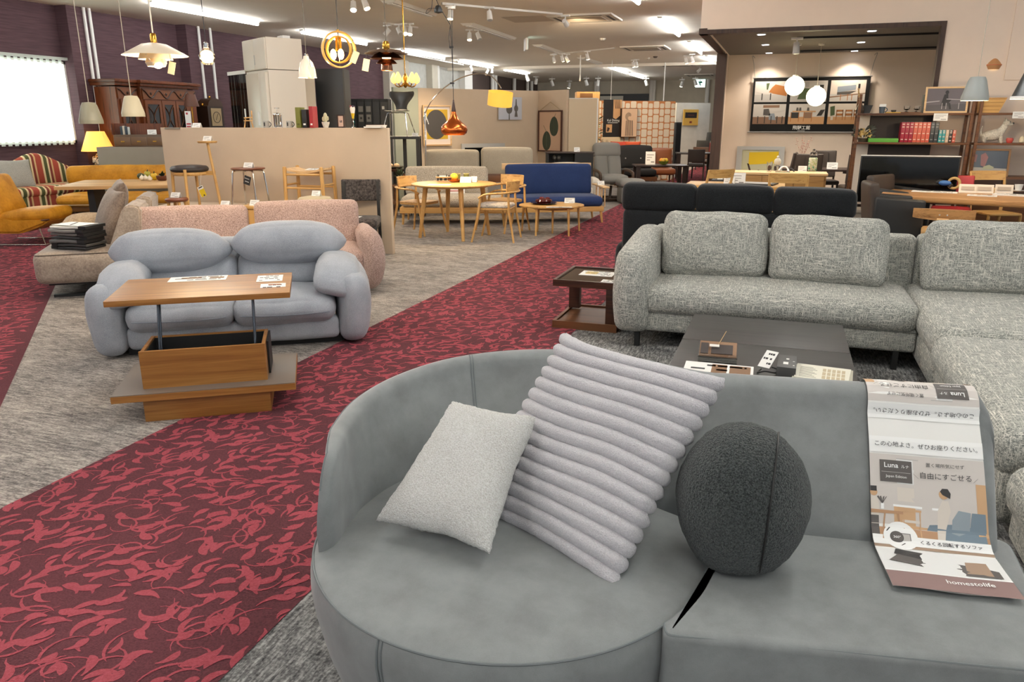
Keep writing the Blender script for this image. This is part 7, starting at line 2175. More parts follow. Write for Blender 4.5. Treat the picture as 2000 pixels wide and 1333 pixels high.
bm = B(); lathe(bm, [(0.005, 0), (0.035, 0), (0.045, 0.15), (0.042, 0.15), (0.032, 0.008), (0.005, 0.008)], 24, cap=False); P('glass', bm, M['glass'], s)
bm = B(); ball(bm, (0, 0, 0.055), 0.028, 12, (1, 1, 1.6)); P('flowers', bm, C('4A2028'), s)
q = (-0.084, 13.182, 0.8); s = T('glass_ornament', 'round cut-glass bottle with a stopper on the sideboard', 'ornament', (q[0], q[1] + 0.05, 0.80))
bm = B(); lathe(bm, [(0.01, 0), (0.05, 0.0), (0.05, 0.07), (0.02, 0.08)], 20); P('foot', bm, M['glass'], s)
bm = B(); ball(bm, (0, 0, 0.14), 0.055, 20, (1, 0.45, 1.1)); ball(bm, (0, 0, 0.215), 0.02, 12); P('disc', bm, C('C9C9BE', 0.2), s)
q = (0.018, 12.94, 0.8); s = T('phone_set', 'white curled scarf-like cloth with a black clip on the sideboard', 'cloth', (q[0], q[1], 0.80))
bm = B(); tube(bm, curve([(-0.07, 0.0, 0.02), (-0.03, 0.03, 0.07), (0.03, 0.03, 0.075), (0.07, 0.0, 0.03), (0.06, -0.05, 0.015)], 5), 0.018, 8, False, 0.6); P('cloth', bm, C('DCD8D2'), s)
bm = B(); tube(bm, [(0.04, 0.05, 0.04), (0.12, 0.04, 0.05), (0.16, 0.0, 0.012)], 0.012, 6); bx(bm, -0.12, 0.10, -0.09, -0.03, 0, 0.008); P('clip', bm, M['ink'], s)
q = (0.301, 13.176, 0.8); price_card('white price card beside the lidded glass jar on the sideboard', (q[0], q[1], 0.80), 0.13, 0.085, 0, 75)
q = (0.451, 13.368, 0.8); s = T('glass_jar', 'lidded glass jar with a green and yellow pattern on the sideboard', 'jar', (q[0], q[1], 0.80))
jm = NT('jar_paint'); jm.color(jm.ramp(jm.noise(jm.co(), 24, 2), [(0.42, 'D8D6C4'), (0.47, '9FB36A'), (0.55, 'E4E0CC'), (0.60, '4E9A78')])); jarm = jm.done(0.15)
bm = B(); slab(bm, rrect(0.13, 0.13, 0.03), 0.0, 0.21, 0.02, 0.01); P('jar_body', bm, jarm, s)
bm = B(); slab(bm, rrect(0.10, 0.10, 0.025), 0.21, 0.24); P('neck', bm, C('3A3A36', 0.3), s)
bm = B(); lathe(bm, [(0.058, 0.24), (0.062, 0.26), (0.05, 0.29), (0.02, 0.30), (0.026, 0.325), (0.012, 0.34), (0.004, 0.341)], 24); P('lid', bm, M['glass'], s)
q = (0.572, 13.133, 0.8); leaflet('leaflet', 'small white slip at the right end of the sideboard top', (q[0] - 0.01, q[1], 0.80), 0.10, 0.07, 0, 2)
# framed photograph leaning on the alcove wall
g = T('framed_photo', 'large grey framed photo with yellow panels leaning on the alcove wall', 'picture', (-0.46, 16.85, 0.0), 0)
bm = B()
for a in ((-0.47, 0.47, 1.00, 1.07), (-0.47, 0.47, 0.25, 0.32), (-0.47, -0.36, 0.32, 1.00), (0.36, 0.47, 0.32, 1.00)): bx(bm, a[0], a[1], 0.10, 0.14, a[2], a[3])
P('frame', bm, M['silver'], g)
bm = B(); bx(bm, -0.36, 0.36, 0.12, 0.135, 0.32, 1.00); P('photo', bm, C('C3BE9C', 0.3), g)
bm = B(); flat(bm, [(-0.22, 0.70), (0.36, 0.74), (0.36, 0.97), (-0.22, 0.95)], 0.118); P('yellow_panels', bm, C('E2BC12', 0.4), g)
bm = B(); flat(bm, [(-0.36, 0.32), (0.36, 0.32), (0.36, 0.52), (-0.18, 0.56), (-0.36, 0.45)], 0.1175); P('photo_floor', bm, C('A8A680', 0.4), g)
bm = B(); flat(bm, [(-0.25, 0.73), (-0.21, 0.72), (-0.15, 0.55), (0.0, 0.60), (0.02, 0.57), (-0.17, 0.50)], 0.1165); flat(bm, [(0.16, 0.50), (0.26, 0.46), (0.30, 0.47), (0.2, 0.52)], 0.1165); P('photo_chair', bm, C('3A2214'), g)
bm = B(); bx(bm, -0.52, 0.52, -0.02, 0.2, 0, 0.25, 0.004); S('low_bench', bm, DK, 'dark low bench under the grey framed photo in the alcove', 'bench', (-0.46, 16.85, 0), 0)
q = (-1.097, 14.379, 0.55)
g = T('dark_chest', 'low black chest with a white card beside the brown post', 'chest', (-0.98, 14.2, 0), 0)
bm = B(); bx(bm, -0.18, 0.30, -0.2, 0.2, 0, 0.58, 0.004); P('carcass', bm, M['black'], g)
bm = B(); bx(bm, -0.17, 0.29, -0.21, -0.2, 0.32, 0.55); P('drawer', bm, C('1E1A18', 0.4), g)
price_card('white card standing on the low black chest beside the brown post', at(g, -0.05, 0, 0.58), 0.10, 0.13, 30, 70)
# dark dining set in the alcove
g = dtable('dark walnut dining table with arched legs in the alcove', 0.72, 15.35, 0, 1.45, 0.80, 0.74, C('352620', 0.4))
bm = B(); tube(bm, [(0.60 - 0.0, -0.37, 0.40), (0.58, -0.37, 0.60), (0.50, -0.37, 0.68), (0.3, -0.37, 0.70)], 0.025, 8); P('bracket', bm, C('352620', 0.4), g)
for x, y, rz, lb in ((-0.08, 15.1, -95, 'dark slatted leather chair at the left end of the walnut table in the alcove'), (0.42, 14.75, 182, 'dark leather chair behind the lidded jar, at the near side of the walnut table'), (0.78, 16.0, 8, 'dark leather chair on the far side of the walnut table in the alcove'), (1.22, 14.75, 190, 'dark leather chair with a tall back at the near right of the walnut table')):
 c = dchair(lb, x, y, rz, DL, C('352620', 0.4), 'dark leather chairs at the walnut table', 1.0)
 for sx in (-0.075, 0.075):
  bm = B(); bar(bm, (sx, 0.22, 0.56), (sx, 0.285, 0.98), 0.008, 0.07); P('seam', bm, C('1E1814'), c)
q = (0.842, 15.51, 0.76); price_card('white stand card on the walnut table in the alcove', (q[0], q[1] - 0.4, 0.74), 0.18, 0.12, 0, 72)
g = T('dried_branch', 'thin reddish dried branch in a slim vase on the walnut table', 'vase', (0.32, 15.4, 0.74))
bm = B(); lathe(bm, [(0.005, 0), (0.03, 0), (0.035, 0.1), (0.015, 0.2), (0.016, 0.22)], 20, cap=False); P('vase', bm, C('9A9A94', 0.3), g)
bm = B()
rn = random.Random(3)
for k in range(7):
 a = rn.uniform(0, 6.28)
 e = Vector((0.14 * math.cos(a), 0.05 * math.sin(a), rn.uniform(0.38, 0.58)))
 tube(bm, curve([(0, 0, 0.15), e * 0.55 + Vector((0, 0, 0.08)), e], 4), 0.003, 5)
 for j in range(4):
  p_ = e * (0.6 + 0.1 * j) + Vector((rn.uniform(-0.03, 0.03), 0, 0.05)); ball(bm, p_, 0.010, 6)
P('branch', bm, C('B08070', 0.7), g)
# photo banner on the alcove wall
g = T('photo_banner', 'wide black banner with six furniture photos hanging on the alcove wall', 'banner', (0.375, 17.04, 1.885), 0)
bw, bh = 2.18, 1.06
bm = B(); bx(bm, -bw / 2, bw / 2, -0.012, 0, -bh / 2, bh / 2); P('sheet', bm, C('0C0B0B', 0.9), g)
bm = B(); rod(bm, (-bw / 2 - 0.02, -0.01, bh / 2), (bw / 2 + 0.02, -0.01, bh / 2), 0.012); rod(bm, (-bw / 2 - 0.04, -0.01, -bh / 2), (bw / 2 + 0.04, -0.01, -bh / 2), 0.014); P('rod', bm, C('8A8782'), g)
COLX = ((-1.05, -0.42), (-0.36, 0.32), (0.38, 1.02))
ROWS = ((0.06, 0.46), (-0.37, 0.02))
PC = [C('CDC6BE'), C('8A6850'), C('B07038'), C('55504C'), C('C99868'), C('4A5A38'), C('8C949C'), C('2A2624'), C('E0D2C2'), C('B9B4AE')]
bm = B()
def qd(x0, x1, z0, z1, c, k=0):
 f = poly(bm, [(x0, -0.0125 - 0.0006 * k, z0), (x1, -0.0125 - 0.0006 * k, z0), (x1, -0.0125 - 0.0006 * k, z1), (x0, -0.0125 - 0.0006 * k, z1)]); f.material_index = c
def pg(pts, c, k):
 f = poly(bm, [(a, -0.0125 - 0.0006 * k, b) for a, b in pts]); f.material_index = c
for ci, (x0, x1) in enumerate(COLX):
 for ri, (z0, z1) in enumerate(ROWS):
  w, h = x1 - x0, z1 - z0
  X = lambda t: x0 + w * t
  Z = lambda t: z0 + h * t
  qd(x0, x1, z0, z1, (0, 0, 0, 0, 8, 8)[ci * 2 + ri], 1)
  qd(x0, x1, z0, Z(0.36), (9, 1, 9, 4, 0, 4)[ci * 2 + ri], 2)
  if (ci, ri) == (0, 0):
   pg([(X(0.42), Z(0.45)), (X(0.98), Z(0.28)), (X(1), Z(0.72)), (X(0.62), Z(0.85)), (X(0.52), Z(0.7))], 2, 3); pg([(X(0.0), Z(0.5)), (X(0.35), Z(0.36)), (X(0.55), Z(0.42)), (X(0.2), Z(0.58))], 0, 4); pg([(X(0.08), Z(0.05)), (X(0.6), Z(0.08)), (X(0.8), Z(0.18)), (X(0.3), Z(0.24))], 9, 3)
   for t in (0.22, 0.48): qd(X(t), X(t + 0.03), Z(0.1), Z(0.42), 7, 5)
   pg([(X(0.36), Z(0.6)), (X(0.4), Z(0.6)), (X(0.44), Z(0.92)), (X(0.34), Z(0.9))], 5, 3)
  if (ci, ri) == (0, 1):
   pg([(X(0.32), Z(0.78)), (X(0.7), Z(0.82)), (X(1), Z(0.7)), (X(0.62), Z(0.58))], 0, 4); qd(X(0.3), X(0.8), Z(0.82), Z(0.95), 1, 3)
   for a, b in ((0.32, 0.45), (0.5, 0.22)): pg([(X(a), Z(b)), (X(a + 0.22), Z(b - 0.02)), (X(a + 0.2), Z(b + 0.1)), (X(a + 0.16), Z(b + 0.32)), (X(a), Z(b + 0.3))], 6 if b < 0.3 else 3, 5)
   for t in (0.15, 0.36, 0.56, 0.74, 0.9): qd(X(t), X(t + 0.025), Z(0.03), Z(0.4), 7, 6)
  if (ci, ri) == (1, 0):
   pg([(X(0.2), Z(0.12)), (X(0.62), Z(0.14)), (X(0.72), Z(0.6)), (X(0.3), Z(0.66))], 5, 3); qd(X(0.78), X(0.9), Z(0.5), Z(0.8), 7, 3); qd(X(0.4), X(0.5), Z(0.7), Z(0.95), 9, 3)
  if (ci, ri) == (1, 1):
   for a in (0.08, 0.44): qd(X(a), X(a + 0.20), Z(0.3), Z(0.58), 7 if a < 0.2 else 1, 4); qd(X(a - 0.02), X(a), Z(0.12), Z(0.6), 2, 5); qd(X(a + 0.2), X(a + 0.22), Z(0.12), Z(0.6), 2, 5)
   pg([(X(0.78), Z(0.4)), (X(0.92), Z(0.42)), (X(1.0), Z(0.72)), (X(0.88), Z(0.7))], 7, 4); qd(X(0.1), X(0.75), Z(0.6), Z(0.66), 4, 4)
   for a in (0.2, 0.28, 0.5): pg([(X(a), Z(0.66)), (X(a + 0.07), Z(0.66)), (X(a + 0.06), Z(0.82)), (X(a + 0.01), Z(0.82))], 3, 5)
  if (ci, ri) == (2, 0):
   pg([(X(0.2), Z(0.42)), (X(0.72), Z(0.55)), (X(0.72), Z(0.78)), (X(0.2), Z(0.7))], 6, 3); pg([(X(0.2), Z(0.32)), (X(0.55), Z(0.34)), (X(0.75), Z(0.5)), (X(0.2), Z(0.44))], 3, 4); pg([(X(0), Z(0.18)), (X(1), Z(0.36)), (X(1), Z(0.4)), (X(0), Z(0.24))], 1, 3)
   for t in (0.3, 0.5, 0.62): qd(X(t), X(t + 0.02), Z(0.05), Z(0.35), 2, 5)
   qd(X(0.78), X(0.84), Z(0.62), Z(0.82), 7, 4)
  if (ci, ri) == (2, 1):
   for a in (0.24, 0.50, 0.74):
    qd(X(a), X(a + 0.2), Z(0.62), Z(0.70), 2, 4); qd(X(a), X(a + 0.2), Z(0.42), Z(0.52), 2, 4); qd(X(a), X(a + 0.02), Z(0.2), Z(0.7), 2, 4); qd(X(a + 0.18), X(a + 0.2), Z(0.2), Z(0.7), 2, 4)
   pg([(X(0.08), Z(0.4)), (X(0.2), Z(0.45)), (X(0.18), Z(0.9)), (X(0.05), Z(0.85))], 5, 3); qd(X(0.09), X(0.16), Z(0.2), Z(0.4), 8, 4)
P('photos', bm, PC, g, smooth=0)
bm = B(); text(bm, '飛騨工館', 0.085, Matrix.Translation((-0.09, -0.0135, -0.445)) @ Matrix.Rotation(PI / 2, 4, 'X'), bold=True); bx(bm, -0.16, -0.02, -0.014, -0.013, -0.503, -0.497); P('lettering', bm, M['paper'], g)
for sx in (-1, 1):
 bm = B(); tube(bm, curve([(sx * (bw / 2 - 0.02), -0.01, bh / 2), (sx * (bw / 2 + 0.02), -0.01, bh / 2 + 0.25), (sx * (bw / 2 + 0.06), -0.01, bh / 2 + 0.42), (sx * (bw / 2 + 0.01), -0.01, bh / 2 + 0.38)], 5), 0.006, 6); P('cord', bm, C('9A948A'), g)
# ---------------------------------------------------------------- shelf unit
SH = M['walnut']
g = T('shelf_unit', 'walnut shelf unit with slim posts and dark back panels, full of books and ornaments', 'shelf', (0.93, 11.95, 0), 0)
for x in (0.0, 1.385, 1.475):
 for y in (0.0, 0.34):
  bm = B(); bx(bm, x - 0.018, x + 0.018, y - 0.018, y + 0.018, 0, 1.92 if x < 1 else 1.86); P('post', bm, SH, g)
for x0, x1 in ((-0.01, 1.40), (1.46, 2.60)):
 for z_ in (1.67, 1.285):
  bm = B(); bx(bm, x0, x1, -0.02, 0.36, z_ - 0.028, z_, 0.003); P('shelf', bm, SH, g)
bm = B(); bx(bm, 0.02, 1.38, -0.02, 0.36, 0.30, 0.33); bm2 = P('shelf', bm, SH, g)
for x0, x1, z0, z1, m_ in ((0.18, 0.98, 1.29, 1.64, 'dark'), (0.20, 1.0, 0.40, 1.255, 'dark'), (0.02, 0.185, 1.29, 1.64, 'pale'), (0.02, 0.20, 0.40, 1.255, 'pale')):
 bm = B(); bx(bm, x0, x1, 0.335, 0.35, z0, z1); P('back_panel', bm, C('2F221C', 0.5) if m_ == 'dark' else C('DDD2C4', 0.7), g)
bm = B(); bx(bm, 1.46, 2.60, -0.04, 0.38, 0.10, 0.85, 0.003); cb = P('cabinet', bm, SH, g)
for k in range(3):
 d_ = P('drawer', bx(B(), 1.48 + 0.37 * k, 1.84 + 0.37 * k, -0.055, -0.04, 0.55, 0.82, 0.003), C('40281A', 0.4), g)
 bm = B(); ball(bm, (1.66 + 0.37 * k, -0.065, 0.69), 0.012, 8); P('knob', bm, M['ink'], d_)
def shp(px, py, z):
 return None
Y0 = 12.10
T1, T2 = 1.6705, 1.2855
def bookrow(items, z, gname, y=12.08):
 for x, w, h, c, lb in items:
  s = T('book', lb, 'book', (x, y, z), 0, gname)
  bm = B(); bx(bm, -w / 2, w / 2, -0.11, 0.09, 0, h, 0.004); P('cover', bm, C(c, 0.4), s)
  bm = B(); bx(bm, -w / 2 + 0.006, w / 2 - 0.006, -0.10, 0.092, 0.003, h + 0.001); P('page', bm, M['paper'], s)
  bm = B()
  for t in (0.12, 0.42, 0.74, 0.88): bx(bm, -w * 0.3, w * 0.3, -0.112, -0.110, h * t, h * t + 0.012)
  P('printing', bm, C('E3C9B8' if c not in ('35383A',) else '8A8E90'), s)
bx0 = 1.486
bw_ = (1.951 - bx0) / 9
ordn = ('first', 'second', 'third', 'fourth')
row = []
for k in range(9):
 c = 'A01E34' if k < 3 else ('D0604A' if k < 7 else '35383A')
 lb = ('crimson tall book, %s of three from the left on the middle walnut shelf' % ordn[k]) if k < 3 else (('coral tall book, %s of the four right of the crimson ones' % ordn[k - 3]) if k < 7 else ('charcoal tall book, %s of the two beside the teal books' % ordn[k - 7]))
 row.append((bx0 + bw_ * (k + 0.5), bw_ - 0.003, 0.265, c, lb))
bookrow(row, T2, 'tall books on the middle walnut shelf')
sx0 = 1.951
sw = (2.16 - sx0) / 5
bookrow([(sx0 + sw * (k + 0.5) + 0.004, sw - 0.003, 0.165, c, lb) for k, (c, lb) in enumerate((('3E9A9C', 'small teal book next to the charcoal books'), ('3E9A9C', 'small teal book, the right one of two on the walnut shelf'), ('CDB495', 'small beige book right of the teal ones'), ('33302E', 'small black book right of the beige one'), ('C85A44', 'small coral book at the right end of the book row')))], T2, 'small books on the middle walnut shelf')
s = T('flat_book', 'bright green book lying flat on the middle walnut shelf', 'book', (1.281, 12.02, T2), 0)
bm = B(); bx(bm, -0.19, 0.185, -0.09, 0.10, 0, 0.052, 0.003); P('cover', bm, M['green'], s)
bm = B(); bx(bm, -0.185, 0.186, -0.085, 0.101, 0.005, 0.047); P('page', bm, M['paper'], s)
s = T('flower_basket', 'basket of yellow flowers with grey-green leaves at the left end of the middle walnut shelf', 'flowers', (1 + 0.03, 12.06, T2))
bm = B(); lathe(bm, [(0.005, 0), (0.06, 0), (0.075, 0.05), (0.005, 0.045)], 20); P('basket', bm, C('4A4030'), s)
bm = B()
rn = random.Random(12)
for k in range(34):
 p_ = Vector((rn.uniform(-0.10, 0.10), rn.uniform(-0.06, 0.05), 0.07 + rn.uniform(0, 0.11)))
 for j in range(4):
  a = rn.uniform(0, 6.28); d = Vector((math.cos(a), rn.uniform(-0.6, 0), math.sin(a))).normalized() * 0.03
  e = d.orthogonal().normalized() * 0.013
  poly(bm, [p_, p_ + d * 0.5 + e, p_ + d, p_ + d * 0.5 - e])
P('blossom', bm, C('DDBE78', 0.7), s)
bm = B()
for k in range(40):
 a = rn.uniform(0, 6.28); p_ = Vector((0.09 * math.cos(a), 0.05 * math.sin(a), rn.uniform(0.02, 0.20))); d = Vector((math.cos(a), 0.3 * math.sin(a), rn.uniform(-0.1, 0.8))).normalized() * 0.075
 e = d.orthogonal().normalized() * 0.02
 poly(bm, [p_, p_ + d * 0.5 + e, p_ + d, p_ + d * 0.5 - e])
P('foliage', bm, C('4C4F46', 0.7), s)
# top shelf
def sx(px):
 return px
s = T('bud_vase', 'dark glass bud vase with a dried flower on the top walnut shelf', 'vase', (0.924 + 0.02, 12.05, T1))
bm = B(); lathe(bm, [(0.005, 0), (0.045, 0), (0.058, 0.04), (0.035, 0.10), (0.016, 0.14), (0.015, 0.155)], 24, cap=False); P('vase', bm, C('4A423C', 0.15), s)
bm = B(); tube(bm, curve([(0, 0, 0.1), (-0.01, 0, 0.2), (-0.05, 0, 0.28), (-0.03, 0, 0.33)], 4), 0.004, 5)
for k in range(6): ball(bm, (-0.02 - 0.006 * k, 0, 0.19 + 0.026 * k), 0.014, 6)
P('dried_flower', bm, C('B89A6A', 0.8), s)
s = T('black_box', 'small black slanted box behind the bud vase on the top walnut shelf', 'box', (1.041, 12.14, T1))
bm = B(); prism(bm, [(-0.06, 0), (0.035, 0), (0.065, 0.105), (-0.05, 0.105)], -0.06, 0.06); P('box_body', bm, M['ink'], s)
bm = B(); bx(bm, -0.052, 0.066, -0.061, 0.061, 0.103, 0.108); P('lid', bm, M['black'], s)
s = T('coffee_mug', 'slate blue mug with a white card in it on the top walnut shelf', 'mug', (1.222, 12.02, T1))
bm = B(); lathe(bm, [(0.005, 0), (0.03, 0), (0.042, 0.085), (0.038, 0.085), (0.028, 0.008), (0.005, 0.008)], 24, cap=False); P('cup', bm, C('4A555E', 0.4), s)
bm = B(); tube(bm, [(0.034 + 0.032 * math.sin(PI * k / 10), 0, 0.045 + 0.028 * math.cos(PI * k / 10)) for k in range(11)], 0.006, 8); P('handle', bm, C('4A555E', 0.4), s)
bm = B(); box(bm, (0.005, 0.0, 0.09), (0.085, 0.002, 0.06)); P('card', bm, M['paper'], s)
s = T('yellow_tray', 'small yellow tray with a black dish on the top walnut shelf', 'tray', (1.369, 12.02, T1))
bm = B(); bx(bm, -0.10, 0.09, -0.05, 0.05, 0, 0.014, 0.004); P('tray', bm, C('CBA040'), s)
bm = B(); lathe(bm, [(0.02, 0.014), (0.03, 0.02), (0.035, 0.04), (0.01, 0.036)], 20); P('dish', bm, M['ink'], s)
bm = B(); bx(bm, -0.13, 0.13, -0.05, 0.05, 0, 0.014, 0.004)
S('wooden_board', bm, M['walnut'], 'brown serving board under the two glass bowls on the top walnut shelf', 'board', (1.578, 12.02, T1))
for k, (x, lb) in enumerate(((1.528, 'stemmed glass left of the other on the brown serving board'), (1.653, 'stemmed glass right of the other on the brown serving board'))):
 s = T('glass_bowl', lb, 'glass', (x, 12.02, T1 + 0.014))
 bm = B(); lathe(bm, [(0.005, 0), (0.03, 0.002), (0.008, 0.012), (0.008, 0.02), (0.035, 0.035), (0.04, 0.08), (0.037, 0.08), (0.031, 0.038), (0.005, 0.026)], 24, cap=False); P('glass', bm, M['glass'], s)
 bm = B(); lathe(bm, [(0.005, 0.027), (0.03, 0.036), (0.032, 0.042), (0.005, 0.043)], 20); P('filling', bm, C('D8C8A8'), s)
# framed photographs
def frame_photo(label, x, y, z, w, h, fw, fcol, bg, lean=-8):
 g = T('framed_photo', label, 'picture', (x, y, z)); g.rotation_euler = (R(lean), 0, 0)
 bm = B()
 for a in ((-w / 2, w / 2, 0, fw), (-w / 2, w / 2, h - fw, h), (-w / 2, -w / 2 + fw, fw, h - fw), (w / 2 - fw, w / 2, fw, h - fw)): bx(bm, a[0], a[1], -0.012, 0.012, a[2], a[3])
 P('frame', bm, fcol, g)
 bm = B(); bx(bm, -w / 2 + fw, w / 2 - fw, -0.002, 0.006, fw, h - fw); P('photo', bm, C(bg, 0.25), g)
 return g
q0, q1 = (1.734, 12, 1.663), (2.254, 12, 1.999)
s = frame_photo('oak framed monochrome photo of a seated man at a desk, on the top walnut shelf', (q0[0] + q1[0]) / 2, 12.0, T1, q1[0] - q0[0], 0.34, 0.022, M['pale_wood'], '6B6468')
bm = B(); flat(bm, [(-0.27, 0.03), (0.27, 0.03), (0.27, 0.12), (-0.27, 0.10)], -0.003); P('photo_ground', bm, C('4C474A', 0.4), s)
bm = B(); flat(bm, [(-0.055, 0.13), (0.03, 0.13), (0.06, 0.17), (0.02, 0.19), (0.015, 0.245), (-0.03, 0.24)], -0.004); flat(bm, [(0.0 + 0.022 * math.cos(a), 0.268 + 0.026 * math.sin(a)) for a in [k * PI / 6 for k in range(12)]], -0.004); flat(bm, [(0.02, 0.13), (0.05, 0.13), (0.07, 0.05), (0.045, 0.045)], -0.004); flat(bm, [(-0.06, 0.09), (0.02, 0.09), (0.02, 0.13), (-0.06, 0.135)], -0.004); P('photo_man', bm, C('201C20', 0.4), s)
bm = B(); flat(bm, [(0.0, 0.175), (0.20, 0.165), (0.20, 0.175), (0.0, 0.185)], -0.0045); flat(bm, [(-0.25, 0.13), (-0.08, 0.15), (-0.08, 0.16), (-0.25, 0.145)], -0.0045)
for t in (-0.05, 0.0, 0.15): flat(bm, [(t, 0.05), (t + 0.008, 0.05), (t + 0.008, 0.13), (t, 0.13)], -0.0045)
P('photo_desk', bm, C('A39C9E', 0.4), s)
bm = B(); bx(bm, -0.008, 0.008, -0.08, 0.08, 0, 0.24, 0.002); S('thin_board', bm, C('34342F'), 'thin dark board standing left of the oak framed monochrome photo', 'board', (1.747 - 0.01, 12.12, T1))
q = (1.939, 11.92, 1.57); s = price_card('white price card with red figures hung on the edge of the top walnut shelf', (q[0], 11.915, q[2]), 0.17, 0.095, 0, 88, None, False)
q = (2.841, 11.92, 1.659); price_card('white price card on the shelf edge at the right border, above the white dog', (q[0], 11.915, q[2] - 0.06), 0.14, 0.085, 0, 88, None, False)
s = T('wood_bowl', 'slatted light wood box on the top walnut shelf right of the posts', 'box', (2.519, 12.05, T1))
bm = B(); rings(bm, [[(-0.12, -0.08, 0), (0.10, -0.08, 0), (0.10, 0.08, 0), (-0.12, 0.08, 0)], [(-0.13, -0.10, 0.19), (0.17, -0.10, 0.19), (0.17, 0.10, 0.19), (-0.13, 0.10, 0.19)]]); P('box_body', bm, OK, s)
bm = B()
for k in range(4): bx(bm, -0.125, 0.10 + 0.018 * k, -0.087 - 0.005 * k, -0.083 - 0.005 * k, 0.035 + 0.045 * k, 0.040 + 0.045 * k)
P('slat_lines', bm, C('8A6030'), s)
q = (2.63, 12, 1.321)
s = T('dog_figure', 'white terrier figurine with its tail up, looking right, on the middle walnut shelf', 'figurine', (q[0], 12.06, T2))
bm = B()
DW_ = fabric('dog_white', 'B8AFA0', 'E6DECF', 60, 0.6, 0.8)
tube(bm, curve([(-0.15, 0, 0.055), (-0.08, 0, 0.085), (0.0, 0, 0.10), (0.06, 0, 0.135), (0.095, 0, 0.19), (0.115, 0, 0.225)], 5), [0.035, 0.045, 0.052, 0.056, 0.06, 0.064, 0.068, 0.07, 0.072, 0.072, 0.073, 0.073, 0.072, 0.070, 0.066, 0.060, 0.054, 0.050, 0.047, 0.045, 0.043, 0.042, 0.042, 0.042, 0.040, 0.036], 14)
ball(bm, (0.13, 0, 0.255), 0.045, 16, (1.1, 0.9, 0.9)); ball(bm, (0.168, 0, 0.240), 0.028, 12, (1.25, 0.9, 0.8))
for sy in (-0.03, 0.03):
 tube(bm, [(0.06, sy, 0.12), (0.08, sy, 0.05), (0.09, sy, 0.0)], [0.035, 0.026, 0.02], 10); tube(bm, [(-0.11, sy, 0.08), (-0.12, sy, 0.04), (-0.10, sy, 0.0)], [0.045, 0.034, 0.02], 10)
 tube(bm, [(0.11, sy * 0.9, 0.285), (0.105, sy, 0.32)], [0.016, 0.004], 8)
tube(bm, [(-0.15, 0, 0.09), (-0.165, 0, 0.15), (-0.15, 0, 0.22)], [0.018, 0.014, 0.005], 8)
P('body', bm, DW_, s, smooth=80)
bm = B(); ball(bm, (0.203, 0, 0.252), 0.011, 8); ball(bm, (0.155, -0.035, 0.268), 0.006, 8); P('nose', bm, M['ink'], s)
q = (2.808, 12, 1.322); s = T('red_candle', 'small red heart-shaped dish right of the white dog figurine', 'dish', (q[0], 12.0, T2))
bm = B(); lathe(bm, [(0.005, 0), (0.03, 0), (0.045, 0.04), (0.038, 0.065), (0.005, 0.05)], 20); P('dish', bm, C('C04A40', 0.4), s)
bm = B(); ball(bm, (0, -0.02, 0.05), 0.018, 8); P('inset', bm, C('8A2A2A'), s)
q = (2.946, 12, 1.336); s = T('small_figurine', 'small cream figurine cut by the right border on the middle walnut shelf', 'figurine', (q[0], 12.0, T2))
bm = B(); lathe(bm, [(0.005, 0), (0.03, 0.01), (0.035, 0.05), (0.02, 0.08), (0.005, 0.09)], 16); P('body', bm, C('D8C8A8'), s)
q0, q1 = (2.379, 11.9, 0.854), (2.849, 11.9, 1.246)
s = frame_photo('wooden framed dark blue photo with a glare streak, standing on the walnut cabinet', (q0[0] + q1[0]) / 2, 11.96, 0.852, q1[0] - q0[0], 0.36, 0.025, C('8A6238', 0.4), '3A424E', -9)
bm = B(); flat(bm, [(-0.24, 0.04), (0.24, 0.04), (0.24, 0.10), (-0.24, 0.12)], -0.003); P('photo_table', bm, C('A8A49C', 0.3), s)
bm = B(); flat(bm, [(-0.10, 0.14), (-0.05, 0.12), (-0.02, 0.25), (-0.06, 0.31), (-0.11, 0.28)], -0.004); flat(bm, [(-0.2, 0.2), (-0.16, 0.18), (-0.15, 0.28), (-0.18, 0.29)], -0.004); P('photo_figure', bm, C('8A5A58', 0.3), s)
bm = B(); flat(bm, [(-0.08, 0.09), (0.04, 0.09), (0.06, 0.12), (0.0, 0.15), (-0.06, 0.13)], -0.0045); P('photo_flowers', bm, C('A8A888', 0.3), s)
# television on a low board
g = T('media_board', 'low pale media board under the large television', 'media board', (1.56, 11.45, 0), 0)
bm = B(); bx(bm, -0.75, 0.70, -0.20, 0.22, 0.38, 0.42, 0.004); bx(bm, -0.70, 0.65, -0.18, 0.2, 0.08, 0.38); P('carcass', bm, C('9A9082', 0.5), g)
for x in (-0.6, 0.55):
 bm = B(); bx(bm, x - 0.03, x + 0.03, -0.15, 0.15, 0, 0.08); P('leg', bm, M['walnut'], g)
g = T('television', 'large black flat television with a thin white top edge in front of the shelf unit', 'television', (1.57, 11.42, 0.42), 0)
bm = B(); bx(bm, -0.59, 0.59, -0.02, 0.02, 0.09, 0.70, 0.004); P('housing', bm, M['black'], g)
bm = B(); bx(bm, -0.575, 0.575, -0.0225, -0.02, 0.10, 0.685); P('screen', bm, M['black_gloss'], g)
bm = B(); bx(bm, -0.59, 0.59, -0.024, 0.02, 0.70, 0.712); P('top_edge', bm, M['white'], g)
bm = B(); bx(bm, -0.25, 0.25, -0.12, 0.12, 0, 0.015); bx(bm, -0.04, 0.04, 0.0, 0.03, 0.015, 0.15); P('stand', bm, M['black_metal'], g)
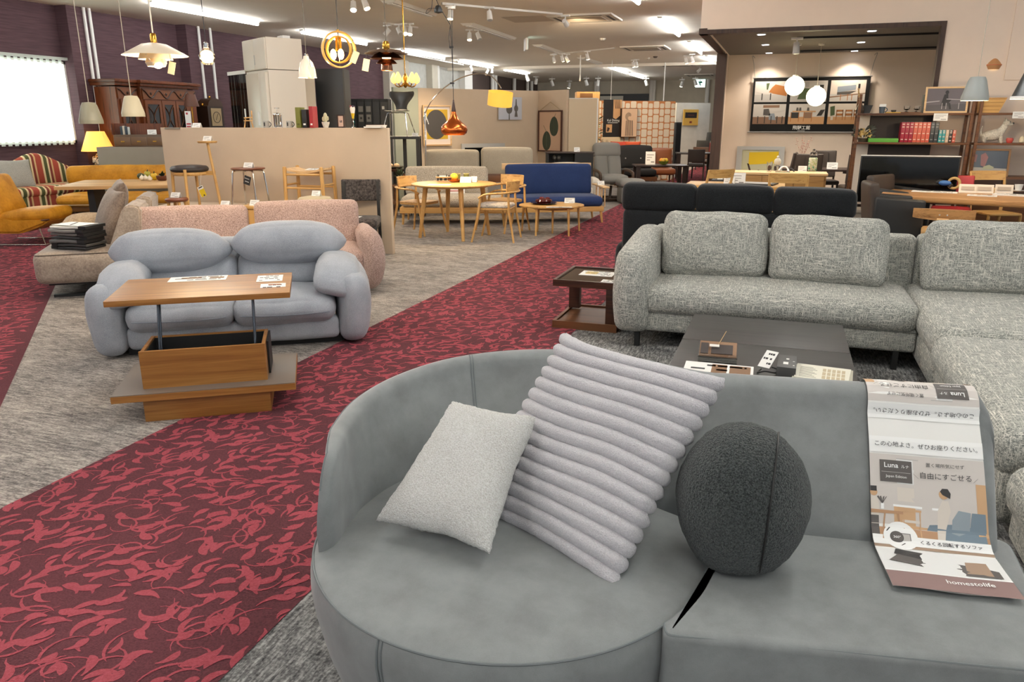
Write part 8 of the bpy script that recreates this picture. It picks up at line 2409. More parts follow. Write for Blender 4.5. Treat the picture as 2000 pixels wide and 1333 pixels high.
# ---------------------------------------------------------------- live-edge table and chairs at the right
g = T('slab_table', 'thick live-edge wooden dining table with slanted metal legs at the right edge', 'table', (2.40, 10.22, 0), -17)
bm = B(); slab(bm, [(-1.18, -0.52), (-0.3, -0.50), (0.5, -0.53), (1.2, -0.50), (1.22, 0.45), (0.2, 0.48), (-0.6, 0.46), (-1.22, 0.50), (-1.25, 0.0)], 0.655, 0.72, 0.006, 0.03); P('table_top', bm, wood('slab_wood', '7C5430', 'B98A58', 'x', 0.4, 0.5), g, smooth=25)
for sx_ in (-0.78, 0.78):
 for sy in (-1, 1):
  bm = B(); bar(bm, (sx_ - 0.10, sy * 0.30, 0), (sx_ + 0.02, sy * 0.15, 0.655), 0.08, 0.02); P('leg', bm, C('2E3134', 0.4), g)
zt = 0.7205
q = (1.806, 10.764, 0.72); leaflet('leaflet', 'large printed sheet at the left end of the live-edge table', (q[0], q[1], zt), 0.50, 0.26, -12, 4)
for k, (px, lb) in enumerate(((1890, 'leftmost of three white plates standing in a row on the live-edge table'), (1922, 'middle one of three white plates standing in a row on the live-edge table'), (1960, 'rightmost of three white plates standing in a row on the live-edge table'))):
 q = ((2.159, 10.737, 0.72), (2.338, 10.725, 0.72), (2.561, 10.802, 0.72))[k]
 s = T('name_plate', lb, 'price card', (q[0], q[1], zt), -10, 'price plates on the live-edge table')
 bm = B(); box(bm, (0, 0.02, 0.05), (0.19, 0.004, 0.125), (-38, 0, 0)); P('plate', bm, C('D9CDBF', 0.5), s)
 bm = B(); box(bm, (0, 0.012, 0.055), (0.14, 0.001, 0.05), (-38, 0, 0)); P('printing', bm, C('A89A8C'), s)
q = (2.237, 10.337, 0.72); leaflet('booklet', 'open white booklet in front of the standing plates on the live-edge table', (q[0], q[1], zt), 0.30, 0.16, -14, 3, thick=0.008)
q = (2.577, 10.524, 0.72); leaflet('magazine', 'cream magazine at the right end of the live-edge table', (q[0], q[1], zt), 0.36, 0.20, -20, 3, thick=0.012)
q = (2.784, 11.104, 0.72); s = T('cup_and_saucer', 'white cup on a saucer at the right border of the live-edge table', 'cup', (q[0], q[1], zt))
bm = B(); lathe(bm, [(0.01, 0), (0.05, 0.002), (0.085, 0.018), (0.01, 0.008)], 28); P('saucer', bm, M['white'], s)
bm = B(); lathe(bm, [(0.005, 0.01), (0.03, 0.01), (0.048, 0.09), (0.045, 0.09), (0.028, 0.016), (0.005, 0.016)], 28, cap=False); P('cup', bm, M['white'], s)
q = (2.121, 11.438, 0.72); s = T('cable_bundle', 'dark and blue bundle with a wooden ring on the live-edge table', 'bundle', (q[0] - 0.12, q[1] - 0.05, zt), -17)
bm = B(); tube(bm, curve([(-0.20, 0, 0.02), (-0.12, 0.02, 0.06), (-0.04, 0, 0.08), (0.05, 0.0, 0.06), (0.10, -0.02, 0.03)], 5), [0.012] * 4 + [0.03] * 17, 8); P('bundle', bm, M['ink'], s)
bm = B(); ball(bm, (0.02, -0.03, 0.07), 0.05, 14, (1.5, 0.6, 0.7)); P('blue_bag', bm, C('3A68A8'), s)
bm = B(); tube(bm, [(0.12 + 0.065 * math.cos(a), 0.0, 0.07 + 0.065 * math.sin(a)) for a in [2 * PI * k / 24 for k in range(24)]], 0.018, 8, True); P('ring', bm, C('C8A468'), s)
# tub chairs in black-brown leather
def tub(label, x, y, rz):
 g = T('tub_chair', label, 'chair', (x, y, 0), rz)
 BL = M['black_leather']
 bm = B(); cush(bm, (0, -0.02, 0.43), (0.46, 0.48, 0.12), 0.05, (0, 0, 0.015), n=(4, 4, 2)); P('seat', bm, BL, g, smooth=70)
 bm = B(); cush(bm, (0, 0.24, 0.63), (0.54, 0.10, 0.56), 0.035, (0, 0.012, 0), (-7, 0, 0), n=(5, 2, 5)); P('backrest', bm, M['dark_leather'], g, smooth=60)
 for sx_ in (-1, 1):
  bm = B(); cush(bm, (sx_ * 0.27, 0.0, 0.50), (0.07, 0.52, 0.50), 0.03, n=(2, 4, 4), f=lambda q: q + Vector((0, 0, 0.06 * q.y))); P('arm', bm, BL, g, smooth=60)
  for y_ in (-0.22, 0.22):
   bm = B(); bx(bm, sx_ * 0.25 - 0.02, sx_ * 0.25 + 0.02, y_ - 0.02, y_ + 0.02, 0, 0.26); P('leg', bm, M['black'], g)
tub('black leather tub chair with a brown back at the left end of the live-edge table', 1.22, 9.62, 96)
tub('brown and black leather tub chair on the far side, in front of the television', 1.42, 10.78, 55)
g = dchair('bright red dining chair on the far side of the live-edge table', 2.10, 11.22, -10, M['red'], C('3A2A20'), H=0.86)
g = wchair('light wooden armchair behind the live-edge table, below the framed blue photo', 2.62, 11.28, 20)
g = T('wood_chair', 'wooden chair with a curved plank back tucked under the front of the live-edge table', 'chair', (1.68, 9.25, 0), 168)
bm = B(); slab(bm, rpoly([(-0.21, -0.2), (0.21, -0.2), (0.19, 0.2), (-0.19, 0.2)], 0.09), 0.41, 0.45, 0.012, 0.014); P('seat', bm, M['rustic'], g)
rs = []
for k in range(11):
 u = -1 + k / 5
 rs.append([(u * 0.29, 0.22 - 0.07 * u * u, 0.56 + 0.015 * u * u), (u * 0.29, 0.23 - 0.07 * u * u, 0.68 - 0.01 * u * u), (u * 0.29, 0.255 - 0.07 * u * u, 0.68 - 0.01 * u * u), (u * 0.29, 0.245 - 0.07 * u * u, 0.56 + 0.015 * u * u)])
P('backrest', rings(B(), rs), wood('plank_back', '7C5430', 'B98A58', 'x', 0.4, 0.5), g)
bm = B(); bar(bm, (0, 0.20, 0.43), (0, 0.265, 0.58), 0.11, 0.025); P('back_post', bm, M['pale_wood'], g)
bm = B(); ball(bm, (-0.035, 0.262, 0.62), 0.008, 8); ball(bm, (0.035, 0.262, 0.62), 0.008, 8); P('screw', bm, M['silver'], g)
legs4(g, 0.34, 0.32, 0.42, 0.014, 0.02, M['rustic'], 0.03)
g = T('wooden_bench', 'wooden bench with papers on it under the live-edge table, at the right border', 'bench', (2.42, 9.98, 0), -10)
bm = B(); bx(bm, -0.62, 0.55, -0.17, 0.17, 0.42, 0.46, 0.004); P('seat', bm, OK, g)
for x in (-0.55, 0.48):
 bm = B(); bx(bm, x - 0.02, x + 0.02, -0.16, 0.16, 0, 0.42); P('leg', bm, OK, g)
leaflet('leaflet', 'white papers lying on the wooden bench under the live-edge table', at(g, -0.2, 0.0, 0.461), 0.30, 0.20, -10, 2)
g = T('steel_trolley', 'white tubular frame stand seen under the live-edge table', 'stand', (2.35, 10.75, 0), 0)
for x in (-0.35, 0.35):
 bm = B(); tube(bm, curve([(x, 0, 0.0), (x, 0, 0.30), (x * 0.9, 0, 0.36), (0, 0, 0.37)], 4), 0.022, 8); P('leg', bm, M['silver'], g)
bm = B(); rod(bm, (-0.35, 0, 0.15), (0.35, 0, 0.15), 0.018); P('rail', bm, M['silver'], g)
# ================================================================ ceiling: tubes, spotlights, vents, pendants
def tube_light(x, y0, y1, label):
 g = T('ceiling_light', label, 'ceiling light', (x, (y0 + y1) / 2, CEIL), 0, 'fluorescent ceiling lights')
 L = (y1 - y0) / 2
 bm = B(); prism(bm, [(-0.06, 0), (0.06, 0), (0.03, -0.035), (-0.03, -0.035)], -L, L); P('fixture', bm, M['white'], g)
 bm = B(); rod(bm, (0, -L + 0.03, -0.06), (0, L - 0.03, -0.06), 0.032, n=10); P('lamp_tube', bm, M['tube'], g)
XL, XR, XM = -11.05, -2.70, -6.75
tube_light(XL, 11.9, 15.0, 'lit ceiling tube nearest the viewer in the left row, above the brass-stemmed pendant')
tube_light(XL, 16.6, 19.7, 'second lit ceiling tube of the left row, behind the wooden ring pendant')
tube_light(XL, 21.8, 24.9, 'third lit ceiling tube of the left row, beside the layered copper pendant')
tube_light(XL, 26.1, 29.5, 'fourth lit ceiling tube of the left row, above the beige partition')
tube_light(XL, 30.8, 33.8, 'farthest lit ceiling tube of the left row')
tube_light(XR, 11.6, 14.7, 'lit ceiling tube cut by the top edge, left of the bulkhead')
tube_light(XR, 17.1, 20.3, 'lit ceiling tube second from the top edge in the row beside the bulkhead')
tube_light(XR, 22.3, 25.6, 'lit ceiling tube third in the row beside the bulkhead')
tube_light(XR, 27.2, 29.8, 'lit ceiling tube just left of the top of the brown post')
tube_light(XM, 31.3, 34.6, 'lit ceiling tube beyond the ceiling step, the nearer of two')
tube_light(XM, 35.3, 38.7, 'lit ceiling tube beyond the ceiling step, the farther of two')
# unseen tubes over and behind the viewer, added to light the foreground
for x in (XL, XM, XR, 0.6, 4.2):
 for y in (-3.0, 1.8, 6.6):
  tube_light(x, y, y + 3.1, 'unseen ceiling tube of the near rows, added to light the foreground')
def dead(px0, px1, label):
 a, b = px0, px1
 g = T('unlit_light', label, 'ceiling light', ((a[0] + b[0]) / 2, (a[1] + b[1]) / 2, CEIL), math.degrees(math.atan2(b[1] - a[1], b[0] - a[0])) - 90)
 L = math.hypot(b[0] - a[0], b[1] - a[1]) / 2
 bm = B(); prism(bm, [(-0.16, 0), (0.16, 0), (0.10, -0.05), (-0.10, -0.05)], -L, L); P('fixture', bm, M['off_white'], g)
 bm = B(); bx(bm, -0.05, 0.05, -L + 0.05, L - 0.05, -0.06, -0.05); P('reflector', bm, M['white'], g)
dead((-6.96, 13.254, 3.66), (-6.999, 15.155, 3.66), 'unlit white ceiling fixture above the layered copper pendant')
dead((-6.881, 16.768, 3.66), (-6.975, 19.989, 3.66), 'unlit white ceiling fixture right of the black cord pulley')
dead((-6.844, 21.897, 3.66), (-6.944, 24.838, 3.66), 'unlit white ceiling fixture in the middle of the ceiling')
dead((-6.764, 26.576, 3.66), (-6.761, 29.26, 3.66), 'small unlit white fixture near the ceiling step')
# spotlights
SN = [0]
def spot(p, label, aim=(0.2, -0.5, -1.0), lit=True, power=22, drop=0.06, size=1.0):
 """track spotlight: adapter, arm, tilted can"""
 g = T('spotlight', label, 'spotlight', (p[0], p[1], CEIL if len(p) < 4 else p[3]), 0, 'ceiling spotlights')
 z0 = p[2] - g.location.z
 bm = B(); bx(bm, -0.09 * size, 0.09 * size, -0.03, 0.03, z0 + 0.09 * size, z0 + 0.12 * size); rod(bm, (0, 0, z0), (0, 0, z0 + 0.10 * size), 0.014, n=8)
 if z0 + 0.12 < -0.05:
  rod(bm, (0, 0, z0 + 0.10), (0, 0, 0), 0.012, n=8)
 P('mount', bm, M['white'], g)
 d = Vector(aim).normalized()
 c = Vector((0, 0, z0 - 0.02))
 bm = B(); rod(bm, c - d * 0.07 * size, c + d * 0.10 * size, 0.045 * size, 0.055 * size, 16); P('can', bm, M['white'], g)
 bm = B(); rod(bm, c + d * 0.10 * size, c + d * 0.106 * size, 0.047 * size, n=16); P('lens', bm, M['spot_glow'] if lit else M['silver'], g)
 if lit and power:
  SN[0] += 1
  li = bpy.data.lights.new('spot_lamp', 'SPOT'); li.energy = power; li.color = (1.0, 0.78, 0.52); li.spot_size = R(95); li.spot_blend = 0.6; li.shadow_soft_size = 0.05
  o = bpy.data.objects.new('spot_lamp', li); link(o, g); o.location = c + d * 0.13 * size; o.rotation_euler = d.to_track_quat('-Z', 'Y').to_euler()
H2 = 3.50
PW = 230
spot((-7.212, 12.459, 3.5), 'bright spotlight at the top edge above the wooden ring pendant', (0.3, -0.6, -1), True, PW)
spot((-6.905, 12.321, 3.5), 'spotlight at the top edge beside the bright one above the ring pendant', (0.5, -0.2, -1), True, 0)
spot((-8.537, 16.173, 3.5), 'unlit spotlight, left one of the track behind the layered copper pendant', (-0.7, -0.3, -0.8), False)
spot((-8.211, 16.082, 3.5), 'unlit spotlight turned right on the track behind the layered copper pendant', (0.6, -0.4, -0.8), False)
spot((-8.051, 16.036, 3.5), 'lit spotlight, third on the track behind the layered copper pendant', (0.4, -0.5, -0.9), True, PW)
spot((-7.936, 16.077, 3.5), 'lit spotlight at the right end of the track behind the layered copper pendant', (0.1, -0.4, -1), True, 0)
spot((-6.042, 13.935, 3.5), 'lit spotlight hanging just right of the black cord pulley', (0, -0.2, -1), True, PW)
spot((-5.437, 14.364, 3.5), 'unlit spotlight on the same track, right of the cord pulley', (0.2, -0.3, -1), False)
spot((-7.134, 17.529, 3.5), 'lit spotlight of the pair above the arc lamp', (0.1, -0.3, -1), True, PW)
spot((-6.943, 17.595, 3.5), 'unlit spotlight of the pair above the arc lamp', (0.5, -0.3, -0.9), False)
spot((-4.397, 15.917, 3.5), 'lit spotlight in front of the large ceiling air conditioner', (0.08, 0.9, -0.38), True, 420)
spot((-11.237, 27.714, 3.5), 'warm lit spotlight against the dark wall above the arc lamp bow', (0, 0.6, -0.8), True, 120)
spot((-11.286, 29.54, 3.5), 'white spotlight left of two small ones above the arc lamp', (-0.4, -0.4, -0.9), False)
spot((-11.115, 29.6, 3.5), 'white spotlight right of two small ones above the arc lamp', (0.1, -0.5, -0.9), False)
spot((-7.161, 24.663, 3.5), 'lit spotlight, left of a cluster of three in the middle of the ceiling', (0, 0.6, -0.9), True, PW)
spot((-6.81, 24.367, 3.5), 'lit spotlight, middle of a cluster of three in the ceiling', (0.2, 0.5, -0.9), True, PW)
spot((-6.726, 24.604, 3.5), 'lit spotlight, right of a cluster of three in the ceiling', (0.4, 0.4, -0.9), True, 0)
spot((-5.891, 23.888, 3.5), 'lit spotlight above the hanging rod in the middle of the ceiling', (0.2, 0.3, -1), True, PW)
spot((-5.185, 27.659, 3.5), 'lit spotlight, left of a pair before the ceiling step', (0.2, 0.3, -1), True, 0)
spot((-5.042, 27.46, 3.5), 'lit spotlight, right of a pair before the ceiling step', (0.2, 0.4, -1), True, PW)
spot((-3.254, 26.453, 3.5), 'lit spotlight, left of a pair near the brown post', (0.2, 0.3, -1), True, 0)
spot((-2.999, 25.899, 3.5), 'lit spotlight, right of a pair near the brown post', (0.3, 0.4, -1), True, PW)
spot((-3.366, 31.654, 3.5), 'white spotlight turned left beside the brown post', (-0.6, -0.4, -0.7), False)
for k, (a, lb, l) in enumerate((((-10.94, 33.534, 3.45), 'tiny spotlight far back, near the left wall pipes', False), ((-11.34, 36.084, 3.45), 'tiny spotlight pair far back above the leaf picture', False), ((-10.876, 37.162, 3.4), 'tiny spotlight far back left of the lit one', False), ((-10.619, 39.434, 3.4), 'tiny lit spotlight far back above the oak box unit', True), ((-9.198, 37.234, 3.4), 'tiny white spotlight far back right of the oak box unit', False), ((-8.669, 37.418, 3.4), 'tiny white spotlight far back by the first back-wall pipes', False), ((-6.505, 38.17, 3.4), 'tiny white spotlight far back left of the middle back-wall pipes', False), ((-5.016, 39.722, 3.4), 'tiny lit spotlight far back, third from the exit sign', True), ((-4.295, 38.937, 3.4), 'tiny lit spotlight far back just left of the exit sign', True))):
 spot(a, lb, (-0.3, 0.3, -1) if k % 2 else (0.3, 0.2, -1), l, 0, size=1.5)
# light tracks
def track(a, b, label):
 g = T('light_track', label, 'track', ((a[0] + b[0]) / 2, (a[1] + b[1]) / 2, CEIL), math.degrees(math.atan2(b[1] - a[1], b[0] - a[0])))
 L = math.hypot(b[0] - a[0], b[1] - a[1]) / 2
 bm = B(); bx(bm, -L, L, -0.018, 0.018, -0.035, 0); P('rail', bm, M['white'], g)
 bm = B(); bx(bm, -L, -L + 0.08, -0.022, 0.022, -0.04, 0); P('end_cap', bm, M['off_white'], g)
track((-6.166, 13.831, 3.64), (-4.472, 15.946, 3.64), 'white light track running from the cord pulley to the large air conditioner')
track((-8.531, 16.012, 3.64), (-8.204, 17.019, 3.64), 'white light track behind the layered copper pendant')
track((-7.388, 25.024, 3.64), (-4.972, 23.447, 3.64), 'white light track across the middle of the ceiling')
track((-11.639, 21.301, 3.64), (-11.79, 28.308, 3.64), 'long white light track behind the chandelier')
# air conditioners, hatch, exit signs, detectors
def vent(c, w, d, label, rz=0):
 g = T('air_conditioner', label, 'air conditioner', (c[0], c[1], CEIL), rz)
 bm = B(); slab(bm, rrect(w, d, 0.04), -0.035, 0); P('panel', bm, M['off_white'], g)
 bm = B(); slab(bm, rrect(w * 0.62, d * 0.62, 0.03), -0.042, -0.034); P('grille', bm, C('B0A595'), g)
 for sx_, sy, a, b in ((0, -1, w * 0.34, 0.035), (0, 1, w * 0.34, 0.035), (-1, 0, 0.035, d * 0.34), (1, 0, 0.035, d * 0.34)):
  bm = B(); bx(bm, sx_ * w * 0.41 - a, sx_ * w * 0.41 + a, sy * d * 0.41 - b, sy * d * 0.41 + b, -0.037, -0.033); P('slot', bm, C('3A342E'), g)
vent((-4.186, 16.711, 3.66), 1.35, 1.2, 'large square ceiling air conditioner near the top edge')
vent((-4.12, 23.814, 3.66), 1.3, 1.3, 'square ceiling air conditioner left of the bulkhead')
vent((-4.146, 30.991, 3.66), 1.3, 1.2, 'small-looking air conditioner at the ceiling step')
vent((-3.968, 37.888, 3.66), 1.3, 1.3, 'farthest ceiling air conditioner near the exit sign')
c = (-5.384, 16.554, 3.66); bm = B(); bx(bm, -0.45, 0.45, -0.45, 0.45, -0.008, 0); g = S('ceiling_hatch', bm, C('BFB3A3'), 'square access hatch in the ceiling left of the large air conditioner', 'hatch', (c[0], c[1], CEIL))
for k, (c, lb) in enumerate((((-4.752, 20.894, 3.66), 'small white smoke detector in the middle of the ceiling'), ((-4.677, 27.526, 3.66), 'small smoke detector before the ceiling step'), ((-4.331, 26.983, 3.66), 'small dark smoke detector before the ceiling step'))):
 g = T('smoke_detector', lb, 'detector', (c[0], c[1], CEIL))
 bm = B(); lathe(bm, [(0.005, -0.05), (0.05, -0.05), (0.08, -0.02), (0.08, 0)], 20); P('housing', bm, M['off_white'] if k < 2 else C('4A4038'), g)
 bm = B(); lathe(bm, [(0.02, -0.056), (0.03, -0.05)], 12); P('sensor', bm, C('5A5048'), g)
c = (-6.577, 20.016, 3.6); c2 = (-7.281, 22.163, 3.6)
g = T('exit_sign', 'narrow lit exit sign hanging edge-on from the ceiling', 'sign', (c[0], c[1], CEIL), 114)
bm = B(); bx(bm, -0.24, 0.24, -0.03, 0.03, -0.32, -0.03, 0.01); P('housing', bm, M['white'], g)
bm = B(); bx(bm, -0.22, 0.22, -0.034, -0.03, -0.30, -0.06); P('panel', bm, M['sign_lit'], g)
bm = B(); bx(bm, -0.12, -0.02, -0.037, -0.034, -0.26, -0.10); bx(bm, 0.03, 0.12, -0.037, -0.034, -0.2, -0.16); P('symbol', bm, C('2E8A5E'), g)
c = (-4.374, 42, 3.517)
g = T('exit_sign', 'square lit green and white exit sign on the far back wall', 'sign', (c[0], 42.0, c[2]), 0)
bm = B(); bx(bm, -0.26, 0.26, 0, 0.06, -0.26, 0.26); P('housing', bm, M['white'], g)
bm = B(); bx(bm, -0.24, 0.24, -0.004, 0, -0.24, 0.24); P('panel', bm, M['sign_lit'], g)
bm = B(); ball(bm, (-0.02, -0.006, 0.10), 0.03, 8, (1, 0.2, 1)); flat(bm, [(-0.12, 0.04), (0.06, 0.06), (0.12, -0.02), (0.0, -0.05), (0.05, -0.15), (-0.02, -0.15), (-0.06, -0.04)], -0.006); P('symbol', bm, C('2E8A7E'), g)
# hanging rods that hold the screens
for k, (a, z, lb) in enumerate((((-6.579, 25.778, 3.629), 2.855, 'white rod hanging below the middle spotlights'), ((-4.419, 29.891, 3.453), 2.2, 'thin white rod from the ceiling to the patterned screen'), ((-6.037, 28.174, 3.28), 2.2, 'thin white wire from the ceiling to the left of the patterned screen'))):
 g = T('hanging_rod', lb, 'rod', (a[0], a[1], CEIL))
 bm = B(); rod(bm, (0, 0, z - CEIL), (0, 0, 0), 0.02 if k < 2 else 0.01, n=8); P('rod', bm, M['white'], g)
 bm = B(); ball(bm, (0, 0, z - CEIL + 0.02), 0.035, 10); P('clamp', bm, C('8A8078'), g)
# ---------------------------------------------------------------- pendants
def pend(p, label, rcord=0.004, cm=None, top=None):
 g = T('pendant_lamp', label, 'pendant lamp', p)
 zc = (top if top is not None else CEIL) - p[2]
 bm = B(); rod(bm, (0, 0, 0.0), (0, 0, zc), rcord, n=8); P('cord', bm, cm or C('B0A898'), g)
 bm = B(); lathe(bm, [(0.05, zc - 0.03), (0.05, zc)], 20); P('canopy', bm, M['off_white'], g)
 return g
def plight(g, z, e, r=0.04, c=(1, 0.78, 0.5)):
 li = bpy.data.lights.new('bulb_light', 'POINT'); li.energy = e; li.color = c; li.shadow_soft_size = r
 o = bpy.data.objects.new('bulb_light', li); link(o, g); o.location = (0, 0, z)
def tagcard(g, label, off, rz=20, tilt=20):
 s = T('hanging_tag', label, 'tag', (g.location.x + off[0], g.location.y + off[1], g.location.z + off[2]), rz)
 bm = B(); box(bm, (0, 0, -0.06), (0.055, 0.003, 0.10), (0, tilt, 0)); P('tag_sheet', bm, C('E8D8B0', 0.6), s)
 bm = B(); rod(bm, (0, 0, -0.01), (off[3] if len(off) > 3 else -0.01, 0, 0.08), 0.002, n=5); P('string', bm, M['ink'], s)
def cone_pend(p, label, m, k=1.0, lit=False):
 g = pend(p, label)
 bm = B(); lathe(bm, [(0.112 * k, 0.0), (0.112 * k, 0.035 * k), (0.075 * k, 0.175 * k), (0.06 * k, 0.205 * k), (0.01, 0.21 * k)], 40, cap=False); P('shade', bm, m, g)
 bm = B(); lathe(bm, [(0.1125 * k, 0.002), (0.1125 * k, 0.034 * k)], 40, cap=False)
 P('rim', bm, m, g)
 if lit:
  bm = B(); lathe(bm, [(0.005, 0.012 * k), (0.10 * k, 0.012 * k)], 32, cap=False); P('diffuser', bm, M['warm_soft'], g)
  plight(g, -0.05, 14)
 return g
cone_pend((-6.65, 6.167, 1.535), 'sage green cone pendant lamp left of its paler twin', M['sage_lamp'])
cone_pend((-6.417, 6.49, 1.606), 'ivory cone pendant lamp in front of the antique cabinet', M['ivory_lamp'])
# layered white pendant with a brass stem
g = pend((-5.054, 5.432, 2.001), 'large white layered pendant lamp with a brass stem, lit', 0.006, C('D8D2C4'))
bm = B(); lathe(bm, [(0.26, 0.085), (0.255, 0.09), (0.10, 0.175), (0.045, 0.185)], 56, cap=False); P('upper_shade', bm, C('E2D6BE', 0.4), g)
bm = B(); lathe(bm, [(0.135, 0.055), (0.12, 0.10), (0.06, 0.15)], 40, cap=False); P('middle_shade', bm, C('E6D8BA', 0.4), g)
bm = B(); lathe(bm, [(0.005, -0.005), (0.07, 0.0), (0.085, 0.03), (0.07, 0.07)], 32, cap=False); P('lower_shade', bm, C('E6D8BA', 0.4), g)
bm = B(); lathe(bm, [(0.022, 0.185), (0.026, 0.19), (0.026, 0.25), (0.018, 0.262), (0.005, 0.264)], 24); P('stem', bm, M['brass'], g)
bm = B(); ball(bm, (0.045, -0.03, 0.01), 0.035, 16, (1.2, 1, 0.8)); P('bulb', bm, M['warm'], g)
for a in (40, 160, 280):
 bm = B(); bar(bm, (0.06 * math.cos(R(a)), 0.06 * math.sin(R(a)), 0.02), (0.13 * math.cos(R(a)), 0.13 * math.sin(R(a)), 0.09), 0.008, 0.003); P('strut', bm, M['white'], g)
plight(g, -0.06, 25)
tagcard(g, 'cream price tag hanging from the large white layered pendant', (0.155, 0.0, 0.045), 20, 15)
# glass bulb pendant
g = pend((-4.576, 5.491, 2.011), 'small clear glass bell pendant with a glowing bulb', 0.003, M['ink'])
bm = B(); lathe(bm, [(0.035, 0.0), (0.055, 0.02), (0.065, 0.07), (0.035, 0.115), (0.02, 0.13)], 32, cap=False); P('glass_shade', bm, M['glass'], g)
bm = B(); lathe(bm, [(0.016, 0.11), (0.02, 0.12), (0.02, 0.165), (0.008, 0.175)], 20); P('socket', bm, M['chrome'], g)
bm = B(); ball(bm, (0, 0, 0.06), 0.034, 16, (1, 1, 1.2)); P('bulb', bm, M['warm'], g)
plight(g, -0.05, 15)
# white bell pendant
g = pend((-4.145, 6.279, 1.938), 'glossy white bell pendant lamp hanging before the white wardrobe', 0.003, C('5A5650'))
bm = B(); lathe(bm, [(0.082, 0.0), (0.080, 0.012), (0.074, 0.07), (0.056, 0.13), (0.030, 0.16), (0.024, 0.185), (0.005, 0.19)], 40, cap=False); P('shade', bm, C('C2BEB9', 0.15), g)
bm = B(); lathe(bm, [(0.02, 0.185), (0.02, 0.20), (0.008, 0.208)], 20); P('cap', bm, M['chrome'], g)
bm = B(); lathe(bm, [(0.005, 0.01), (0.07, 0.01)], 28, cap=False); P('diffuser', bm, M['warm_soft'], g)
plight(g, -0.05, 4)
tagcard(g, 'pale tag stuck on the side of the white bell pendant', (0.068, -0.045, 0.10), 20, 8)
# wooden ring pendant
g = pend((-3.707, 6.119, 1.998), 'wooden double ring pendant with lit bulbs inside', 0.004, C('4A443E'))
RW = C('C89A3C', 0.4)
for rr, tilt, nm in ((0.15, 50, 'outer_ring'), (0.112, 12, 'inner_ring')):
 bm = B()
 N = 48
 rs = []
 for k in range(N + 1):
  a = 2 * PI * k / N
  c_, s_ = math.cos(a), math.sin(a)
  rs.append([(c_ * rr, -0.022, 0.155 + s_ * rr), (c_ * rr, 0.022, 0.155 + s_ * rr), (c_ * (rr - 0.012), 0.022, 0.155 + s_ * (rr - 0.012)), (c_ * (rr - 0.012), -0.022, 0.155 + s_ * (rr - 0.012))])
 rings(bm, rs, False, False)
 bmesh.ops.rotate(bm, verts=bm.verts, cent=(0, 0, 0.155), matrix=Matrix.Rotation(R(tilt), 3, 'Z'))
 P(nm, bm, RW, g)
bm = B(); rod(bm, (0, 0, 0.295), (0, 0, 0.315), 0.014); bx(bm, -0.02, 0.02, -0.02, 0.02, 0.14, 0.26, 0.004); P('lamp_holder', bm, M['brass'], g)
for x in (-0.045, 0.03):
 bm = B(); ball(bm, (x, -0.02, 0.115), 0.026, 14, (1, 1, 1.7)); P('bulb', bm, M['warm'], g)
plight(g, 0.10, 18)
tagcard(g, 'pale yellow tag at the right side of the wooden ring pendant', (0.15, 0.0, 0.15), 20, 25)
tagcard(g, 'pale yellow tag hanging low between the ring pendant and the copper pendant', (0.245, 0.02, 0.085, 0.03), 20, 12)
# layered copper pendant
g = pend((-3.118, 5.87, 1.955), 'layered dark copper pendant lamp with a brass cap, lit', 0.004, C('6A5A48'))
for r0, z0_, r1, z1_ in ((0.175, 0.13, 0.055, 0.165), (0.135, 0.09, 0.05, 0.145), (0.085, 0.055, 0.04, 0.09), (0.048, 0.0, 0.04, 0.06)):
 bm = B(); lathe(bm, [(r0, z0_), ((r0 + r1) / 2, z0_ + (z1_ - z0_) * 0.65), (r1, z1_)], 48, cap=False); P('shade', bm, M['dark_copper'], g)
bm = B(); lathe(bm, [(0.028, 0.165), (0.03, 0.17), (0.03, 0.205), (0.02, 0.225), (0.005, 0.228)], 24); P('cap', bm, M['brass'], g)
bm = B(); ball(bm, (0, 0, 0.10), 0.035, 16); P('bulb', bm, M['warm'], g)
bm = B(); lathe(bm, [(0.005, 0.006), (0.044, 0.006)], 24, cap=False); P('diffuser', bm, M['warm_soft'], g)
plight(g, -0.04, 15)
# orient-like copper pendant over the round table, its cord led by a pulley
g = pend((-4.119, 9.536, 1.388), 'copper drop-shaped pendant lamp with a wooden neck above the round table', 0.004, M['ink'], 2.95)
bm = B(); lathe(bm, [(0.13, 0.0), (0.165, 0.025), (0.178, 0.065), (0.165, 0.11), (0.11, 0.16), (0.06, 0.21), (0.035, 0.265), (0.028, 0.30)], 56, cap=False); P('shade', bm, M['copper'], g)
bm = B(); lathe(bm, [(0.028, 0.29), (0.03, 0.30), (0.02, 0.36), (0.008, 0.44), (0.004, 0.445)], 24); P('neck', bm, C('3A1C12', 0.35), g)
bm = B(); lathe(bm, [(0.005, 0.03), (0.13, 0.03)], 32, cap=False); P('diffuser', bm, M['warm_soft'], g)
plight(g, -0.08, 30)
gp = (-4.119, 9.536, 1.388)
def q10(px, py):
 return None
kx = 10.0 / 1485
def kp(dx, dy):
 return Vector((dx * kx * math.cos(R(19.16)), dx * kx * math.sin(R(19.16)), -dy * kx))
s = T('cord_pulley', 'black cord with two drop-shaped slides holding the copper pendant', 'cord', (gp[0], gp[1], gp[2]))
bm = B(); tube(bm, [kp(-3, -200), kp(0, -112), kp(-1, -90)], 0.004, 6); tube(bm, [kp(-3, -200), kp(-23, -232), kp(-44, -278)], 0.005, 6)
tube(bm, curve([kp(-35, -252), kp(-38, -228), kp(-48, -220), kp(-44, -228), kp(-32, -229)], 5), 0.004, 6); tube(bm, curve([kp(-3, -200), kp(-6, -176), kp(-4, -158)], 4), 0.004, 6); P('cord', bm, M['ink'], s)
bm = B(); lathe(bm, [(0.005, 0.0), (0.05, 0.01), (0.055, 0.04), (0.03, 0.09), (0.006, 0.10)], 20, kp(-25, -220)); P('slide', bm, M['black'], s)
